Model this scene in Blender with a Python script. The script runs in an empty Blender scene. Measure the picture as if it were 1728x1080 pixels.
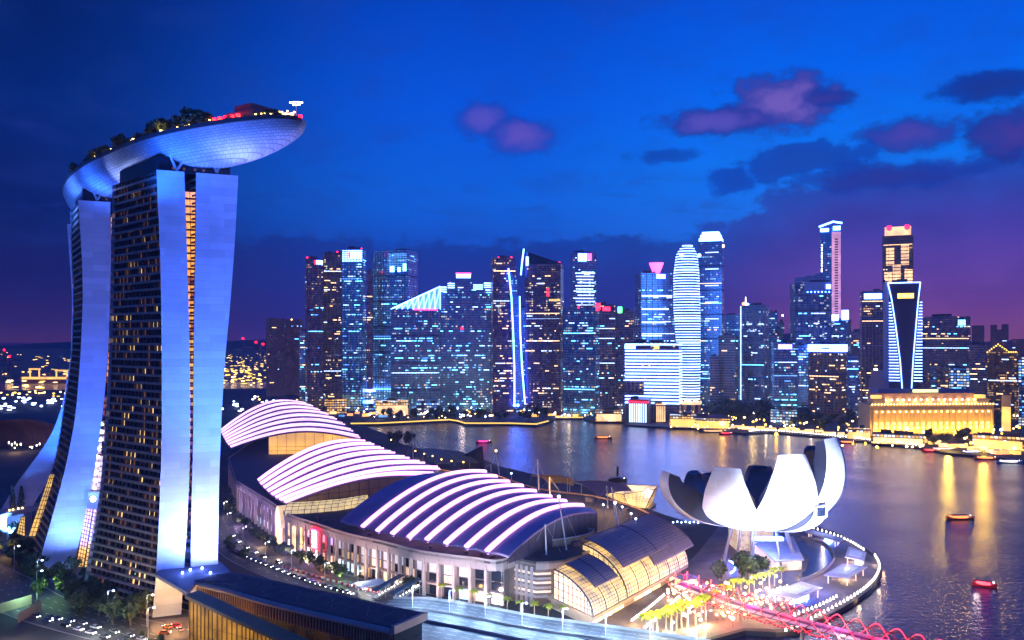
import bpy, math, random
from mathutils import Vector, Matrix
R = math.radians
sc = bpy.context.scene
col = sc.collection
random.seed(11)

# ---------------------------------------------------------------- camera
F = 1400.0; CX = 864.0; HY = 575.0; CAMZ = 120.0
cam_d = bpy.data.cameras.new('camera'); cam = bpy.data.objects.new('camera', cam_d); col.objects.link(cam)
cam.location = (0, 0, CAMZ); cam.rotation_euler = (R(90), 0, 0)
cam_d.sensor_width = 36.0; cam_d.lens = 36.0*F/1728.0
cam_d.shift_y = (HY-540.0)/1728.0
cam_d.clip_start = 1.0; cam_d.clip_end = 60000.0
sc.camera = cam

# ---------------------------------------------------------------- exposure, engine
vs = sc.view_settings
sc.display_settings.display_device = 'sRGB'
vs.view_transform = 'Standard'; vs.look = 'None'; vs.exposure = 0.0; vs.gamma = 1.0
sc.render.engine = 'CYCLES'
cy = sc.cycles
cy.use_denoising = True
cy.max_bounces = 5; cy.diffuse_bounces = 2; cy.glossy_bounces = 3; cy.transmission_bounces = 2
cy.caustics_reflective = False; cy.caustics_refractive = False
cy.sample_clamp_indirect = 6.0; cy.use_light_tree = True
try: cy.denoiser = 'OPENIMAGEDENOISE'
except Exception: pass

# ---------------------------------------------------------------- node helper
def lin(c):
    """sRGB 0-255 to linear"""
    o = []
    for v in c:
        v /= 255.0
        o.append(v/12.92 if v <= 0.04045 else ((v+0.055)/1.055)**2.4)
    return tuple(o)

class NT:
    def __init__(s, tree): s.t = tree; s.n = tree.nodes; s.l = tree.links
    def new(s, typ, **kw):
        nd = s.n.new(typ)
        for k, v in kw.items(): setattr(nd, k, v)
        return nd
    def put(s, sock, v):
        if isinstance(v, bpy.types.NodeSocket): s.l.new(v, sock)
        elif isinstance(v, (tuple, list)) and sock.type == 'RGBA': sock.default_value = (*v[:3], 1)
        else: sock.default_value = v
    def m(s, op, a, b=0.0, c=None, clamp=False):
        nd = s.new('ShaderNodeMath', operation=op, use_clamp=clamp)
        s.put(nd.inputs[0], a); s.put(nd.inputs[1], b)
        if c is not None: s.put(nd.inputs[2], c)
        return nd.outputs[0]
    def ss(s, v, lo, hi, a=0.0, b=1.0, kind='SMOOTHSTEP'):
        nd = s.new('ShaderNodeMapRange', interpolation_type=kind)
        for i, x in enumerate((v, lo, hi, a, b)): s.put(nd.inputs[i], x)
        return nd.outputs[0]
    def mix(s, f, a, b, blend='MIX'):
        nd = s.new('ShaderNodeMix', data_type='RGBA', blend_type=blend)
        s.put(nd.inputs[0], f); s.put(nd.inputs[6], a); s.put(nd.inputs[7], b)
        return nd.outputs[2]
    def noise(s, vec, scale, detail=3.0, rough=0.5, dim='3D', dist=0.0):
        nd = s.new('ShaderNodeTexNoise', noise_dimensions=dim)
        s.put(nd.inputs['Vector'], vec); nd.inputs['Scale'].default_value = scale
        nd.inputs['Detail'].default_value = detail; nd.inputs['Roughness'].default_value = rough
        nd.inputs['Distortion'].default_value = dist
        return nd.outputs[0]
    def comb(s, x, y, z=0.0):
        nd = s.new('ShaderNodeCombineXYZ'); s.put(nd.inputs[0], x); s.put(nd.inputs[1], y); s.put(nd.inputs[2], z)
        return nd.outputs[0]
    def sep(s, v):
        nd = s.new('ShaderNodeSeparateXYZ'); s.put(nd.inputs[0], v); return nd.outputs
    def ramp(s, f, stops, interp='LINEAR'):
        nd = s.new('ShaderNodeValToRGB'); s.put(nd.inputs[0], f); cr = nd.color_ramp; cr.interpolation = interp
        while len(cr.elements) < len(stops): cr.elements.new(0.5)
        for e, (p, c) in zip(cr.elements, stops): e.position = p; e.color = (*c, 1)
        return nd.outputs[0]

# ---------------------------------------------------------------- world: blue-hour sky with clouds
wd = bpy.data.worlds.new('World'); sc.world = wd; wd.use_nodes = True
w = NT(wd.node_tree); w.n.clear()
def azd(px): return math.degrees(math.atan((px-CX)/F))
def eld(px, py):
    x = (px-CX)/F; return math.degrees(math.atan(((HY-py)/F)/math.sqrt(1+x*x)))
tc = w.new('ShaderNodeTexCoord'); D_ = tc.outputs['Generated']
X_, Y_, Z_ = w.sep(D_)[:3]
az = w.m('MULTIPLY', w.m('ARCTAN2', X_, Y_), 57.29578)
el = w.m('MULTIPLY', w.m('ARCSINE', Z_), 57.29578)
elf = w.m('DIVIDE', w.m('MAXIMUM', el, 0.0), 26.0)
def S(*a): return [(p, lin(c)) for p, c in a]
left = w.ramp(elf, S((0, (84, 44, 96)), (.10, (30, 30, 96)), (.30, (8, 30, 100)), (.55, (2, 38, 116)), (.78, (1, 30, 98)), (1, (2, 24, 76))))
mid = w.ramp(elf, S((0, (66, 52, 150)), (.12, (44, 66, 176)), (.22, (14, 80, 200)), (.36, (4, 100, 226)), (.6, (1, 88, 226)), (.8, (1, 74, 206)), (1, (1, 56, 172))))
right = w.ramp(elf, S((0, (120, 66, 140)), (.10, (72, 72, 184)), (.25, (26, 112, 232)), (.45, (6, 122, 250)), (.65, (1, 102, 242)), (.85, (1, 84, 222)), (1, (1, 66, 192))))
base = w.mix(w.ss(az, -31.0, -4.0), left, mid)
base = w.mix(w.ss(az, -2.0, 18.0), base, right)
# behind the camera: dusk blue, brightened low down so tower glass reflects it
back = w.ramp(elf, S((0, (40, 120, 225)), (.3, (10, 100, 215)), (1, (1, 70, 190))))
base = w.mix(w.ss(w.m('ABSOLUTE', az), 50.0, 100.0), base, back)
cv = w.comb(w.m('MULTIPLY', az, 1.0), w.m('MULTIPLY', el, 1.6), 0.0)
n1 = w.noise(cv, 0.42, 6.0, 0.58)
n2 = w.noise(w.comb(w.m('ADD', az, 40.0), w.m('MULTIPLY', el, 2.2), 3.0), 0.22, 4.0, 0.5)
nn = w.m('SUBTRACT', n1, 0.5)
skyc = w.mix(w.ss(n2, 0.42, 0.75, 0.0, 0.22), base, lin((30, 60, 150)))
wv = w.noise(w.comb(w.m('MULTIPLY', az, .5), w.m('MULTIPLY', el, 2.4), 9.0), 0.5, 7.0, 0.62, dist=.6)
skyc = w.mix(w.m('MULTIPLY', w.ss(wv, .52, .78), w.ss(el, 20.0, 5.0, 0.0, .45)), skyc, lin((34, 52, 150)))
# cloud bank, dark and purple, its top edge higher at the right
edge = w.ss(az, 10.0, 23.0, 7.1, 11.2)
edge = w.m('SUBTRACT', edge, w.ss(az, -24.0, -32.0, 0.0, 2.2))
edge = w.m('ADD', edge, w.m('MULTIPLY', nn, 4.6))
bank = w.m('ADD', w.m('MULTIPLY', w.ss(w.m('SUBTRACT', edge, el), -0.15, 0.75), .74), w.m('MULTIPLY', w.ss(w.m('SUBTRACT', edge, el), -0.4, 4.5), .26))
bankc_l = w.ramp(w.m('DIVIDE', w.m('MAXIMUM', el, 0.0), 11.0), S((0, (86, 44, 92)), (.12, (56, 34, 96)), (.35, (28, 28, 96)), (1, (8, 26, 96))))
bankc_m = w.ramp(w.m('DIVIDE', w.m('MAXIMUM', el, 0.0), 11.0), S((0, (50, 44, 132)), (.35, (34, 52, 148)), (.6, (16, 50, 144)), (1, (8, 50, 150))))
bankc_r = w.ramp(w.m('DIVIDE', w.m('MAXIMUM', el, 0.0), 11.0), S((0, (150, 84, 122)), (.15, (142, 76, 146)), (.35, (116, 70, 164)), (.6, (82, 60, 166)), (.85, (52, 54, 160)), (1, (30, 60, 170))))
bankc = w.mix(w.ss(az, -26.0, -10.0), bankc_l, bankc_m)
bankc = w.mix(w.ss(az, 9.0, 25.0), bankc, bankc_r)
bankc = w.mix(w.ss(n2, 0.35, 0.7, 0.0, 0.22), bankc, lin((26, 40, 120)))
skyc = w.mix(w.m('MULTIPLY', bank, 0.92), skyc, bankc)
# separate clouds: azimuth, elevation, half width, half height, colour, density
def cloud(prev, px, py, rx, ry, core, rim, dens=0.9, k=2.6, seed=0.0):
    da = w.m('DIVIDE', w.m('SUBTRACT', az, azd(px)), rx*57.3/F)
    de = w.m('DIVIDE', w.m('SUBTRACT', el, eld(px, py)), ry*57.3/F)
    r = w.m('SQRT', w.m('ADD', w.m('MULTIPLY', da, da), w.m('MULTIPLY', de, de)))
    nz = w.noise(w.comb(w.m('ADD', az, seed), w.m('MULTIPLY', el, 1.5), seed), 0.5, 7.0, 0.6)
    v = w.m('ADD', w.m('SUBTRACT', 1.0, r), w.m('MULTIPLY', w.m('SUBTRACT', nz, 0.5), k))
    a = w.m('MULTIPLY', w.ss(v, -0.06, 0.40), dens)
    c = w.mix(w.ss(v, 0.1, 0.95), lin(rim), lin(core))
    return w.mix(a, prev, c)
PK = (116, 92, 186); RM = (18, 56, 162)
skyc = cloud(skyc, 1322, 174, 104, 54, PK, RM, .95, 1.45, 0)
skyc = cloud(skyc, 1208, 203, 112, 27, (88, 76, 180), RM, .9, 1.5, 8)
skyc = cloud(skyc, 1395, 165, 52, 18, (52, 54, 150), RM, .8, 1.9, 9)
skyc = cloud(skyc, 818, 203, 60, 34, (88, 80, 190), (16, 66, 186), .85, 1.3, 2)
skyc = cloud(skyc, 880, 230, 66, 38, (98, 80, 188), (16, 66, 186), .85, 1.3, 3)
skyc = cloud(skyc, 1540, 226, 90, 28, (78, 58, 160), (16, 56, 162), .85, 1.5, 4)
skyc = cloud(skyc, 1672, 142, 85, 24, (26, 40, 126), (10, 52, 156), .85, 1.5, 5)
skyc = cloud(skyc, 1712, 225, 70, 46, (70, 46, 140), (16, 50, 150), .9, 1.4, 6)
skyc = cloud(skyc, 1345, 272, 125, 34, (22, 56, 160), (10, 66, 180), .8, 2.4, 7)
skyc = cloud(skyc, 1235, 305, 42, 30, (14, 58, 168), (8, 70, 190), .8, 2.2, 10)
skyc = cloud(skyc, 1125, 262, 75, 14, (16, 56, 160), (8, 66, 180), .7, 2.0, 12)
skyc = cloud(skyc, 1500, 300, 150, 26, (40, 46, 144), (14, 60, 170), .7, 2.0, 13)
# below the horizon
skyc = w.mix(w.ss(el, -0.6, 0.0), lin((22, 18, 50)), skyc)
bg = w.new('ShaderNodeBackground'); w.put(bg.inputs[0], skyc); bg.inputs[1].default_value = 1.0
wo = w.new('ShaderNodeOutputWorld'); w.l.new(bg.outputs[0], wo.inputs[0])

# ---------------------------------------------------------------- pixel -> place
def G(px, py, z=2.0):
    D = (CAMZ-z)*F/(py-HY); return Vector(((px-CX)*D/F, D, z))
def PD(px, py, D): return Vector(((px-CX)*D/F, D, CAMZ-(py-HY)*D/F))
def XD(px, D): return (px-CX)*D/F
def ZD(py, D): return CAMZ-(py-HY)*D/F
def lerp(a, b, t): return a+(b-a)*t
def poly_at(tab, v):
    """piecewise-linear table [(v, value)...]"""
    if v <= tab[0][0]: return tab[0][1]
    for (a, x), (b, y) in zip(tab, tab[1:]):
        if v <= b: return x+(y-x)*(v-a)/(b-a)
    return tab[-1][1]

# ---------------------------------------------------------------- materials
M = {}
def mat(name, color, rough=0.6, metal=0.0, var=0.12, vscale=0.3, bump=0.0, bscale=2.0, spec=0.5):
    if name in M: return M[name]
    m = bpy.data.materials.new(name); m.use_nodes = True; t = NT(m.node_tree)
    b = t.n['Principled BSDF']; g = t.new('ShaderNodeNewGeometry')
    nz = t.noise(g.outputs['Position'], vscale, 5.0, 0.6)
    f = t.ss(nz, 0.3, 0.7, 1-var, 1+var, 'LINEAR')
    h = t.new('ShaderNodeHueSaturation'); h.inputs['Color'].default_value = (*color, 1); t.l.new(f, h.inputs['Value'])
    t.l.new(h.outputs[0], b.inputs['Base Color'])
    b.inputs['Roughness'].default_value = rough; b.inputs['Metallic'].default_value = metal
    b.inputs['Specular IOR Level'].default_value = spec
    if bump:
        bn = t.new('ShaderNodeBump'); bn.inputs['Strength'].default_value = bump
        t.l.new(t.noise(g.outputs['Position'], bscale, 4.0), bn.inputs['Height']); t.l.new(bn.outputs[0], b.inputs['Normal'])
    M[name] = m; return m
def emit(name, color, strength, sampled=False, base=(0.6, 0.6, 0.6), vary=0.0, vscale=0.5):
    if name in M: return M[name]
    m = bpy.data.materials.new(name); m.use_nodes = True; t = NT(m.node_tree)
    b = t.n['Principled BSDF']; b.inputs['Base Color'].default_value = (*base, 1)
    b.inputs['Emission Color'].default_value = (*color, 1); b.inputs['Emission Strength'].default_value = strength
    if vary:
        g = t.new('ShaderNodeNewGeometry')
        f = t.ss(t.noise(g.outputs['Position'], vscale, 3.0), 0.3, 0.7, strength*(1-vary), strength*(1+vary), 'LINEAR')
        t.l.new(f, b.inputs['Emission Strength'])
    m.cycles.emission_sampling = 'FRONT_BACK' if sampled else 'NONE'
    M[name] = m; return m

# ---------------------------------------------------------------- meshes and objects
class MB:
    def __init__(s): s.v = []; s.f = []
    def quad(s, a, b, c, d):
        n = len(s.v); s.v += [tuple(a), tuple(b), tuple(c), tuple(d)]; s.f.append((n, n+1, n+2, n+3)); return s
    def tri(s, a, b, c):
        n = len(s.v); s.v += [tuple(a), tuple(b), tuple(c)]; s.f.append((n, n+1, n+2)); return s
    def prism(s, pts, z0, z1, cap=True):
        """vertical prism on a plan outline [(x,y)...]; z0/z1 numbers or lists"""
        n = len(s.v); k = len(pts)
        Z0 = z0 if isinstance(z0, (list, tuple)) else [z0]*k
        Z1 = z1 if isinstance(z1, (list, tuple)) else [z1]*k
        area = sum(pts[i][0]*pts[(i+1) % k][1]-pts[(i+1) % k][0]*pts[i][1] for i in range(k))
        if area < 0: pts = pts[::-1]; Z0 = list(Z0)[::-1]; Z1 = list(Z1)[::-1]
        s.v += [(p[0], p[1], z) for p, z in zip(pts, Z0)]+[(p[0], p[1], z) for p, z in zip(pts, Z1)]
        for i in range(k):
            j = (i+1) % k; s.f.append((n+i, n+j, n+k+j, n+k+i))
        if cap: s.f.append(tuple(n+k+i for i in range(k))); s.f.append(tuple(n+i for i in reversed(range(k))))
        return s
    def box(s, cx, cy, z0, w, d, h, rz=0.0):
        c, q = math.cos(rz), math.sin(rz)
        pts = [(cx+x*c-y*q, cy+x*q+y*c) for x, y in ((-w/2, -d/2), (w/2, -d/2), (w/2, d/2), (-w/2, d/2))]
        return s.prism(pts, z0, z0+h)
    def hexa(s, p):
        """8 corner points: bottom 4 ccw, top 4 ccw"""
        n = len(s.v); s.v += [tuple(x) for x in p]
        for q in ((0, 3, 2, 1), (4, 5, 6, 7), (0, 1, 5, 4), (1, 2, 6, 5), (2, 3, 7, 6), (3, 0, 4, 7)): s.f.append(tuple(n+i for i in q))
        return s
    def tube(s, pts, r, n=6, closed=False, r2=None):
        pts = [Vector(p) for p in pts]; b = len(s.v); k = len(pts)
        for i, p in enumerate(pts):
            a = pts[i-1] if (i or closed) else p; c = pts[(i+1) % k] if (i < k-1 or closed) else p
            t = (c-a).normalized() if (c-a).length > 1e-9 else Vector((0, 0, 1))
            u = t.cross(Vector((0, 0, 1)))
            if u.length < 1e-3: u = Vector((1, 0, 0))
            u.normalize(); v = t.cross(u)
            rr = r if r2 is None else lerp(r, r2, i/max(1, k-1))
            for j in range(n):
                q = 2*math.pi*j/n; s.v.append(tuple(p+u*math.cos(q)*rr+v*math.sin(q)*rr))
        for i in range(k if closed else k-1):
            i2 = (i+1) % k
            for j in range(n):
                j2 = (j+1) % n; s.f.append((b+i*n+j, b+i*n+j2, b+i2*n+j2, b+i2*n+j))
        if not closed:
            s.f.append(tuple(b+j for j in range(n))); s.f.append(tuple(b+(k-1)*n+j for j in reversed(range(n))))
        return s
    def grid(s, P, flip=False):
        """P[i][j] points"""
        b = len(s.v); m = len(P[0])
        for row in P: s.v += [tuple(p) for p in row]
        for i in range(len(P)-1):
            for j in range(m-1):
                f = (b+i*m+j, b+i*m+j+1, b+(i+1)*m+j+1, b+(i+1)*m+j); s.f.append(f[::-1] if flip else f)
        return s
    def slab(s, P, t):
        """closed shell: grid P and the same grid lowered by vector t"""
        t = Vector(t); Q = [[Vector(p)+t for p in row] for row in P]
        s.grid(P); s.grid(Q, True)
        n, m = len(P), len(P[0])
        for i in range(n-1):
            s.quad(P[i][0], P[i+1][0], Q[i+1][0], Q[i][0]); s.quad(P[i+1][m-1], P[i][m-1], Q[i][m-1], Q[i+1][m-1])
        for j in range(m-1):
            s.quad(P[0][j+1], P[0][j], Q[0][j], Q[0][j+1]); s.quad(P[n-1][j], P[n-1][j+1], Q[n-1][j+1], Q[n-1][j])
        return s
    def ball(s, c, r, nu=6, nv=4, sz=1.0):
        b = len(s.v); c = Vector(c)
        s.v.append((c.x, c.y, c.z-r*sz))
        for i in range(1, nv):
            a = -math.pi/2+math.pi*i/nv
            for j in range(nu):
                q = 2*math.pi*j/nu; s.v.append((c.x+r*math.cos(a)*math.cos(q), c.y+r*math.cos(a)*math.sin(q), c.z+r*sz*math.sin(a)))
        s.v.append((c.x, c.y, c.z+r*sz)); top = len(s.v)-1
        for j in range(nu):
            j2 = (j+1) % nu; s.f.append((b, b+1+j2, b+1+j)); s.f.append((top, b+1+(nv-2)*nu+j, b+1+(nv-2)*nu+j2))
        for i in range(nv-2):
            for j in range(nu):
                j2 = (j+1) % nu; q = b+1+i*nu; s.f.append((q+j, q+j2, q+nu+j2, q+nu+j))
        return s
    def build(s, name, m, parent=None, smooth=False, uv=None):
        me = bpy.data.meshes.new(name)
        o = bpy.data.objects.new(name, me); col.objects.link(o)
        if parent is not None:
            org = ORG[parent.name]; o.parent = parent; ORG[o.name] = org
        else:
            zs = min(v[2] for v in s.v); org = Vector((sum(v[0] for v in s.v)/len(s.v), sum(v[1] for v in s.v)/len(s.v), zs))
            o.location = org; ORG[o.name] = org
        me.from_pydata([(v[0]-org[0], v[1]-org[1], v[2]-org[2]) for v in s.v], [], s.f); me.update()
        if isinstance(m, (list, tuple)):
            for k in m: me.materials.append(k)
        elif m: me.materials.append(m)
        if smooth: me.polygons.foreach_set('use_smooth', [True]*len(me.polygons))
        return o
ORG = {}
def tag(o, label, cat, group=None):
    o['label'] = label; o['category'] = cat
    if group: o['group'] = group
    return o
def struct(o, kind='structure'): o['kind'] = kind; return o
def thing(name, loc, label, cat, group=None):
    o = bpy.data.objects.new(name, None); col.objects.link(o); o.location = loc; ORG[o.name] = Vector(loc)
    o.empty_display_size = 1.0
    return tag(o, label, cat, group)
def copy_tree(root, loc, rz=0.0, label=None, group=None, sc_=None):
    c = root.copy(); col.objects.link(c); c.location = loc; c.rotation_euler = (0, 0, rz)
    if sc_: c.scale = (sc_,)*3
    ORG[c.name] = Vector(loc)
    if label: c['label'] = label
    if group: c['group'] = group
    def rec(src, dst):
        for ch in KIDS.get(src.name, []) or [x for x in src.children]:
            d = ch.copy(); col.objects.link(d); d.parent = dst; rec(ch, d)
    rec(root, c)
    return c
KIDS = {}
def inst(name, me, parent, loc, scale=(1, 1, 1), rz=0.0):
    """a part that shares mesh data; loc in world"""
    o = bpy.data.objects.new(name, me); col.objects.link(o)
    org = ORG[parent.name]; o.parent = parent; o.location = Vector(loc)-org; o.rotation_euler = (0, 0, rz); o.scale = scale
    ORG[o.name] = org
    return o
def unit_box(name, m):
    me = bpy.data.meshes.new(name)
    me.from_pydata([(x, y, z) for z in (-.5, .5) for x, y in ((-.5, -.5), (.5, -.5), (.5, .5), (-.5, .5))], [],
        [(0, 3, 2, 1), (4, 5, 6, 7), (0, 1, 5, 4), (1, 2, 6, 5), (2, 3, 7, 6), (3, 0, 4, 7)])
    me.materials.append(m); return me
def lamp(kind, loc, color, power, target=None, size=1.0, angle=60, blend=0.6, sx=None, sy=None):
    d = bpy.data.lights.new('floodlight', kind); d.color = color; d.energy = power
    if kind == 'SPOT': d.spot_size = R(angle); d.spot_blend = blend; d.shadow_soft_size = size
    elif kind == 'POINT': d.shadow_soft_size = size
    elif kind == 'AREA':
        d.size = size
        if sx: d.shape = 'RECTANGLE'; d.size = sx; d.size_y = sy
        d.spread = R(angle) if angle <= 180 else R(180)
    o = bpy.data.objects.new('floodlight', d); col.objects.link(o); o.location = loc
    if target is not None:
        v = Vector(target)-Vector(loc); o.rotation_euler = v.to_track_quat('-Z', 'Y').to_euler()
    return o
# ================================================================ materials of the place
CLAD = None
def cladding(name, color, w_=13.0, h_=3.4, rough=0.45, mort=0.07, jd=.72):
    m = bpy.data.materials.new(name); m.use_nodes = True; t = NT(m.node_tree); b = t.n['Principled BSDF']
    g = t.new('ShaderNodeNewGeometry'); x, y, z = t.sep(g.outputs['Position'])[:3]
    br = t.new('ShaderNodeTexBrick'); t.l.new(t.comb(t.m('ADD', x, t.m('MULTIPLY', y, 0.4)), z), br.inputs['Vector'])
    br.inputs['Scale'].default_value = 1.0; br.inputs['Brick Width'].default_value = w_; br.inputs['Row Height'].default_value = h_
    br.inputs['Mortar Size'].default_value = mort; br.inputs['Mortar Smooth'].default_value = 0.3
    br.inputs['Color1'].default_value = (*[c*0.86 for c in color], 1); br.inputs['Color2'].default_value = (*[min(1, c*1.1) for c in color], 1)
    br.inputs['Mortar'].default_value = (*[c*jd for c in color], 1)
    nz = t.noise(g.outputs['Position'], 0.07, 5.0, 0.65)
    c = t.mix(t.ss(nz, 0.35, 0.7, 0.0, 0.35), br.outputs[0], (color[0]*.6, color[1]*.6, color[2]*.62))
    t.l.new(c, b.inputs['Base Color']); b.inputs['Roughness'].default_value = rough; b.inputs['Specular IOR Level'].default_value = .2
    M[name] = m; return m
WHITE = cladding('white_cladding', (0.60, 0.63, 0.72))
HULLM = cladding('hull_panels', (0.46, 0.47, 0.52), 1.9, .95, 0.4, .10, .40)
DARKG = mat('dark_glass', (0.012, 0.016, 0.03), 0.12, 0, .3)
SLABM = mat('balcony_concrete', (0.36, 0.29, 0.25), 0.7)
FINM = mat('partition_concrete', (0.08, 0.07, 0.07), 0.7)
STEEL = mat('painted_steel', (0.65, 0.65, 0.68), 0.4)
DSTEEL = mat('dark_steel', (0.05, 0.05, 0.06), 0.45)
CONC = mat('concrete', (0.34, 0.31, 0.30), 0.75, vscale=0.15, bump=.2)
TAN = mat('sand_render', (0.42, 0.33, 0.24), 0.7, vscale=0.2)
E_YEL = emit('window_yellow', (1.0, 0.62, 0.14), 1.5, vary=.35, vscale=.6)
E_DIM = emit('window_dim', (0.9, 0.36, 0.14), 0.13, base=(.05, .04, .04), vary=.6)
E_AMB = emit('atrium_amber', (1.0, 0.36, 0.03), 1.5, vary=.4, vscale=.5)
E_AMBD = emit('atrium_amber_dim', (1.0, 0.24, 0.05), 0.35, vary=.4, vscale=.5)
E_WHT = emit('lamp_white', (1.0, 0.96, 0.9), 9.0)
E_WRM = emit('lamp_warm', (1.0, 0.60, 0.18), 9.0)
E_BLU = emit('lamp_blue_white', (0.45, 0.6, 1.0), 10.0)
E_RED = emit('lamp_red', (1.0, 0.006, 0.012), 6.0)
E_PNK = emit('glazing_pink', (0.75, 0.35, 0.8), 0.55, vary=.4, vscale=.3)
E_GOLD = emit('glazing_gold', (1.0, 0.55, 0.06), 1.1, vary=.5, vscale=.25)

# ================================================================ hotel towers
UU = Vector((0.921, 0.391, 0)); NN = Vector((-0.391, 0.921, 0))
def curve_on(tab, P0):
    out = []
    P0 = Vector((*P0, 0))
    for px, py in tab:
        r = (px-CX)/F; t = P0.dot(NN)/(r*NN.x+NN.y)
        out.append((CAMZ-(py-HY)*t/F, r*t, t))
    out.sort()
    def f(z):
        if z <= out[0][0]:
            (z0, x0, y0), (z1, x1, y1) = out[0], out[1]
        elif z >= out[-1][0]:
            (z0, x0, y0), (z1, x1, y1) = out[-2], out[-1]
        else:
            for a, b in zip(out, out[1:]):
                if a[0] <= z <= b[0]: (z0, x0, y0), (z1, x1, y1) = a, b; break
        # smooth with neighbours
        k = (z-z0)/(z1-z0); return Vector((x0+(x1-x0)*k, y0+(y1-y0)*k, z))
    def g(z):
        return (f(z-7)+f(z)*2+f(z+7))/4 if 12 < z < 186 else f(z)
    return lambda z: Vector((g(z).x, g(z).y, z))
ZTOP = 193.0; FLH = 3.42
def leg(root, nL, nR, fL, fR, outer_left, nbay, lit, seed, z0=2.0, facade=True):
    """one bowed slab of a tower: end walls, glazed core, balcony slabs, partitions, lit windows"""
    rnd = random.Random(seed)
    N = 44; zs = [z0+(ZTOP-z0)*i/N for i in range(N+1)]
    ew = MB()   # the near end wall as a thick bowed panel, and the plain inner flank
    T = NN*1.6
    ew.slab([[nL(z), nR(z)] for z in zs], T)
    ew.build('end_wall', WHITE, root)
    ew = MB(); ew.slab([[fR(z), fL(z)] for z in zs], -T); ew.build('end_wall', WHITE, root)
    IN = Vector((0.75, 0.66, 0))*1.3 if outer_left else Vector((0, 0, 0))
    c = MB()
    A = [nL(z)+IN+T for z in zs]; B = [nR(z)+T for z in zs]; Cc = [fR(z)-T for z in zs]; Dd = [fL(z)+IN-T for z in zs]
    if facade:
        c.grid([[B[i], Cc[i]] for i in range(N+1)]); c.quad(A[-1], B[-1], Cc[-1], Dd[-1]); c.build('core', DARKG, root)
        nfl = int((ZTOP-z0)/FLH); fm = MB(); mi = []
        def P(t, z): return lerp(nL(z)+T, fL(z)-T, t)+IN
        for k in range(nfl):
            za, zb = z0+k*FLH, z0+(k+1)*FLH
            for j in range(nbay):
                t0, t1 = j/nbay, (j+1)/nbay; fm.quad(P(t1, za), P(t0, za), P(t0, zb), P(t1, zb))
                mi.append(1 if rnd.random() < 0.24 else 0)
        o = fm.build('room_glazing', [DARKG, E_DIM], root); o.data.polygons.foreach_set('material_index', mi)
        OUT = -IN.normalized()*0.15
        for k in range(nfl+1):
            z = min(z0+k*FLH, ZTOP-.35); a, b = nL(z)+T*.9, fL(z)-T*.9
            MB().prism([(a.x, a.y), (a.x+IN.x, a.y+IN.y), (b.x+IN.x, b.y+IN.y), (b.x, b.y)], z-.3, z+.75).build('balcony_slab', SLABM, root)
        for j in range(1, nbay):
            f_ = MB()
            P2 = [[P(j/nbay, z), P(j/nbay, z)-IN*.85] for z in zs[::2]]
            f_.slab(P2, (-0.25*.7, .25*.7, 0)); f_.build('balcony_partition', FINM, root)
        cells = set()
        while len(cells) < lit:
            k = rnd.randrange(3, nfl-1); j = rnd.randrange(0, nbay); cells.add((k, j))
            if rnd.random() < .35 and j+1 < nbay: cells.add((k, j+1))
        for k, j in sorted(cells):
            za, zb = z0+k*FLH+.8, z0+(k+1)*FLH-.45; t0, t1 = (j+.14)/nbay, (j+.62+.2*rnd.random())/nbay; n = OUT
            MB().hexa([P(t0, za), P(t0, za)+n, P(t1, za)+n, P(t1, za), P(t0, zb), P(t0, zb)+n, P(t1, zb)+n, P(t1, zb)]).build('lit_window', E_YEL, root)
    else:
        c.grid([[B[i], Cc[i]] for i in range(N+1)]); c.grid([[Dd[i], A[i]] for i in range(N+1)])
        c.quad(A[-1], B[-1], Cc[-1], Dd[-1]); c.build('core', DARKG, root)

def atrium(root, a, b, z0, fl_hi, amber, seed):
    """lit glazing between the two slabs of a tower, recessed; a, b bounding curves"""
    rnd = random.Random(seed); T = NN*5.0; m = MB(); mi = []; n = int((ZTOP-4-z0)/FLH)
    for k in range(n):
        za, zb = z0+k*FLH, z0+(k+1)*FLH
        for s0, s1 in ((.02, .44), (.52, .98)):
            A0, B0, A1, B1 = a(za)+T, b(za)+T, a(zb-.9)+T, b(zb-.9)+T
            m.quad(lerp(A0, B0, s0), lerp(A0, B0, s1), lerp(A1, B1, s1), lerp(A1, B1, s0))
            q = rnd.random(); up = k/n
            mi.append((0 if q < .35+.7*up else 1) if up > .30 else (1 if q < .35 else 2))
    o = m.build('atrium_glazing', [E_AMB if amber else E_PNK, E_AMBD, DARKG], root); o.data.polygons.foreach_set('material_index', mi)
    fr = MB()
    for k in range(0, n):
        z = z0+k*FLH-.45; A0, B0 = a(z)+T*.8, b(z)+T*.8
        fr.prism([(A0.x, A0.y), (B0.x, B0.y), (B0.x+T.x*.4, B0.y+T.y*.4), (A0.x+T.x*.4, A0.y+T.y*.4)], z-.35, z+.35)
    fr.build('atrium_floor_beams', DSTEEL, root)
    bk = MB(); zs = [z0, 60, 100, 150, ZTOP-4]; bk.grid([[a(z)+T*1.3, b(z)+T*1.3] for z in zs]); bk.build('atrium_back', DARKG, root)

def off(f, d): d = Vector(d); return lambda z: f(z)+d
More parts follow.
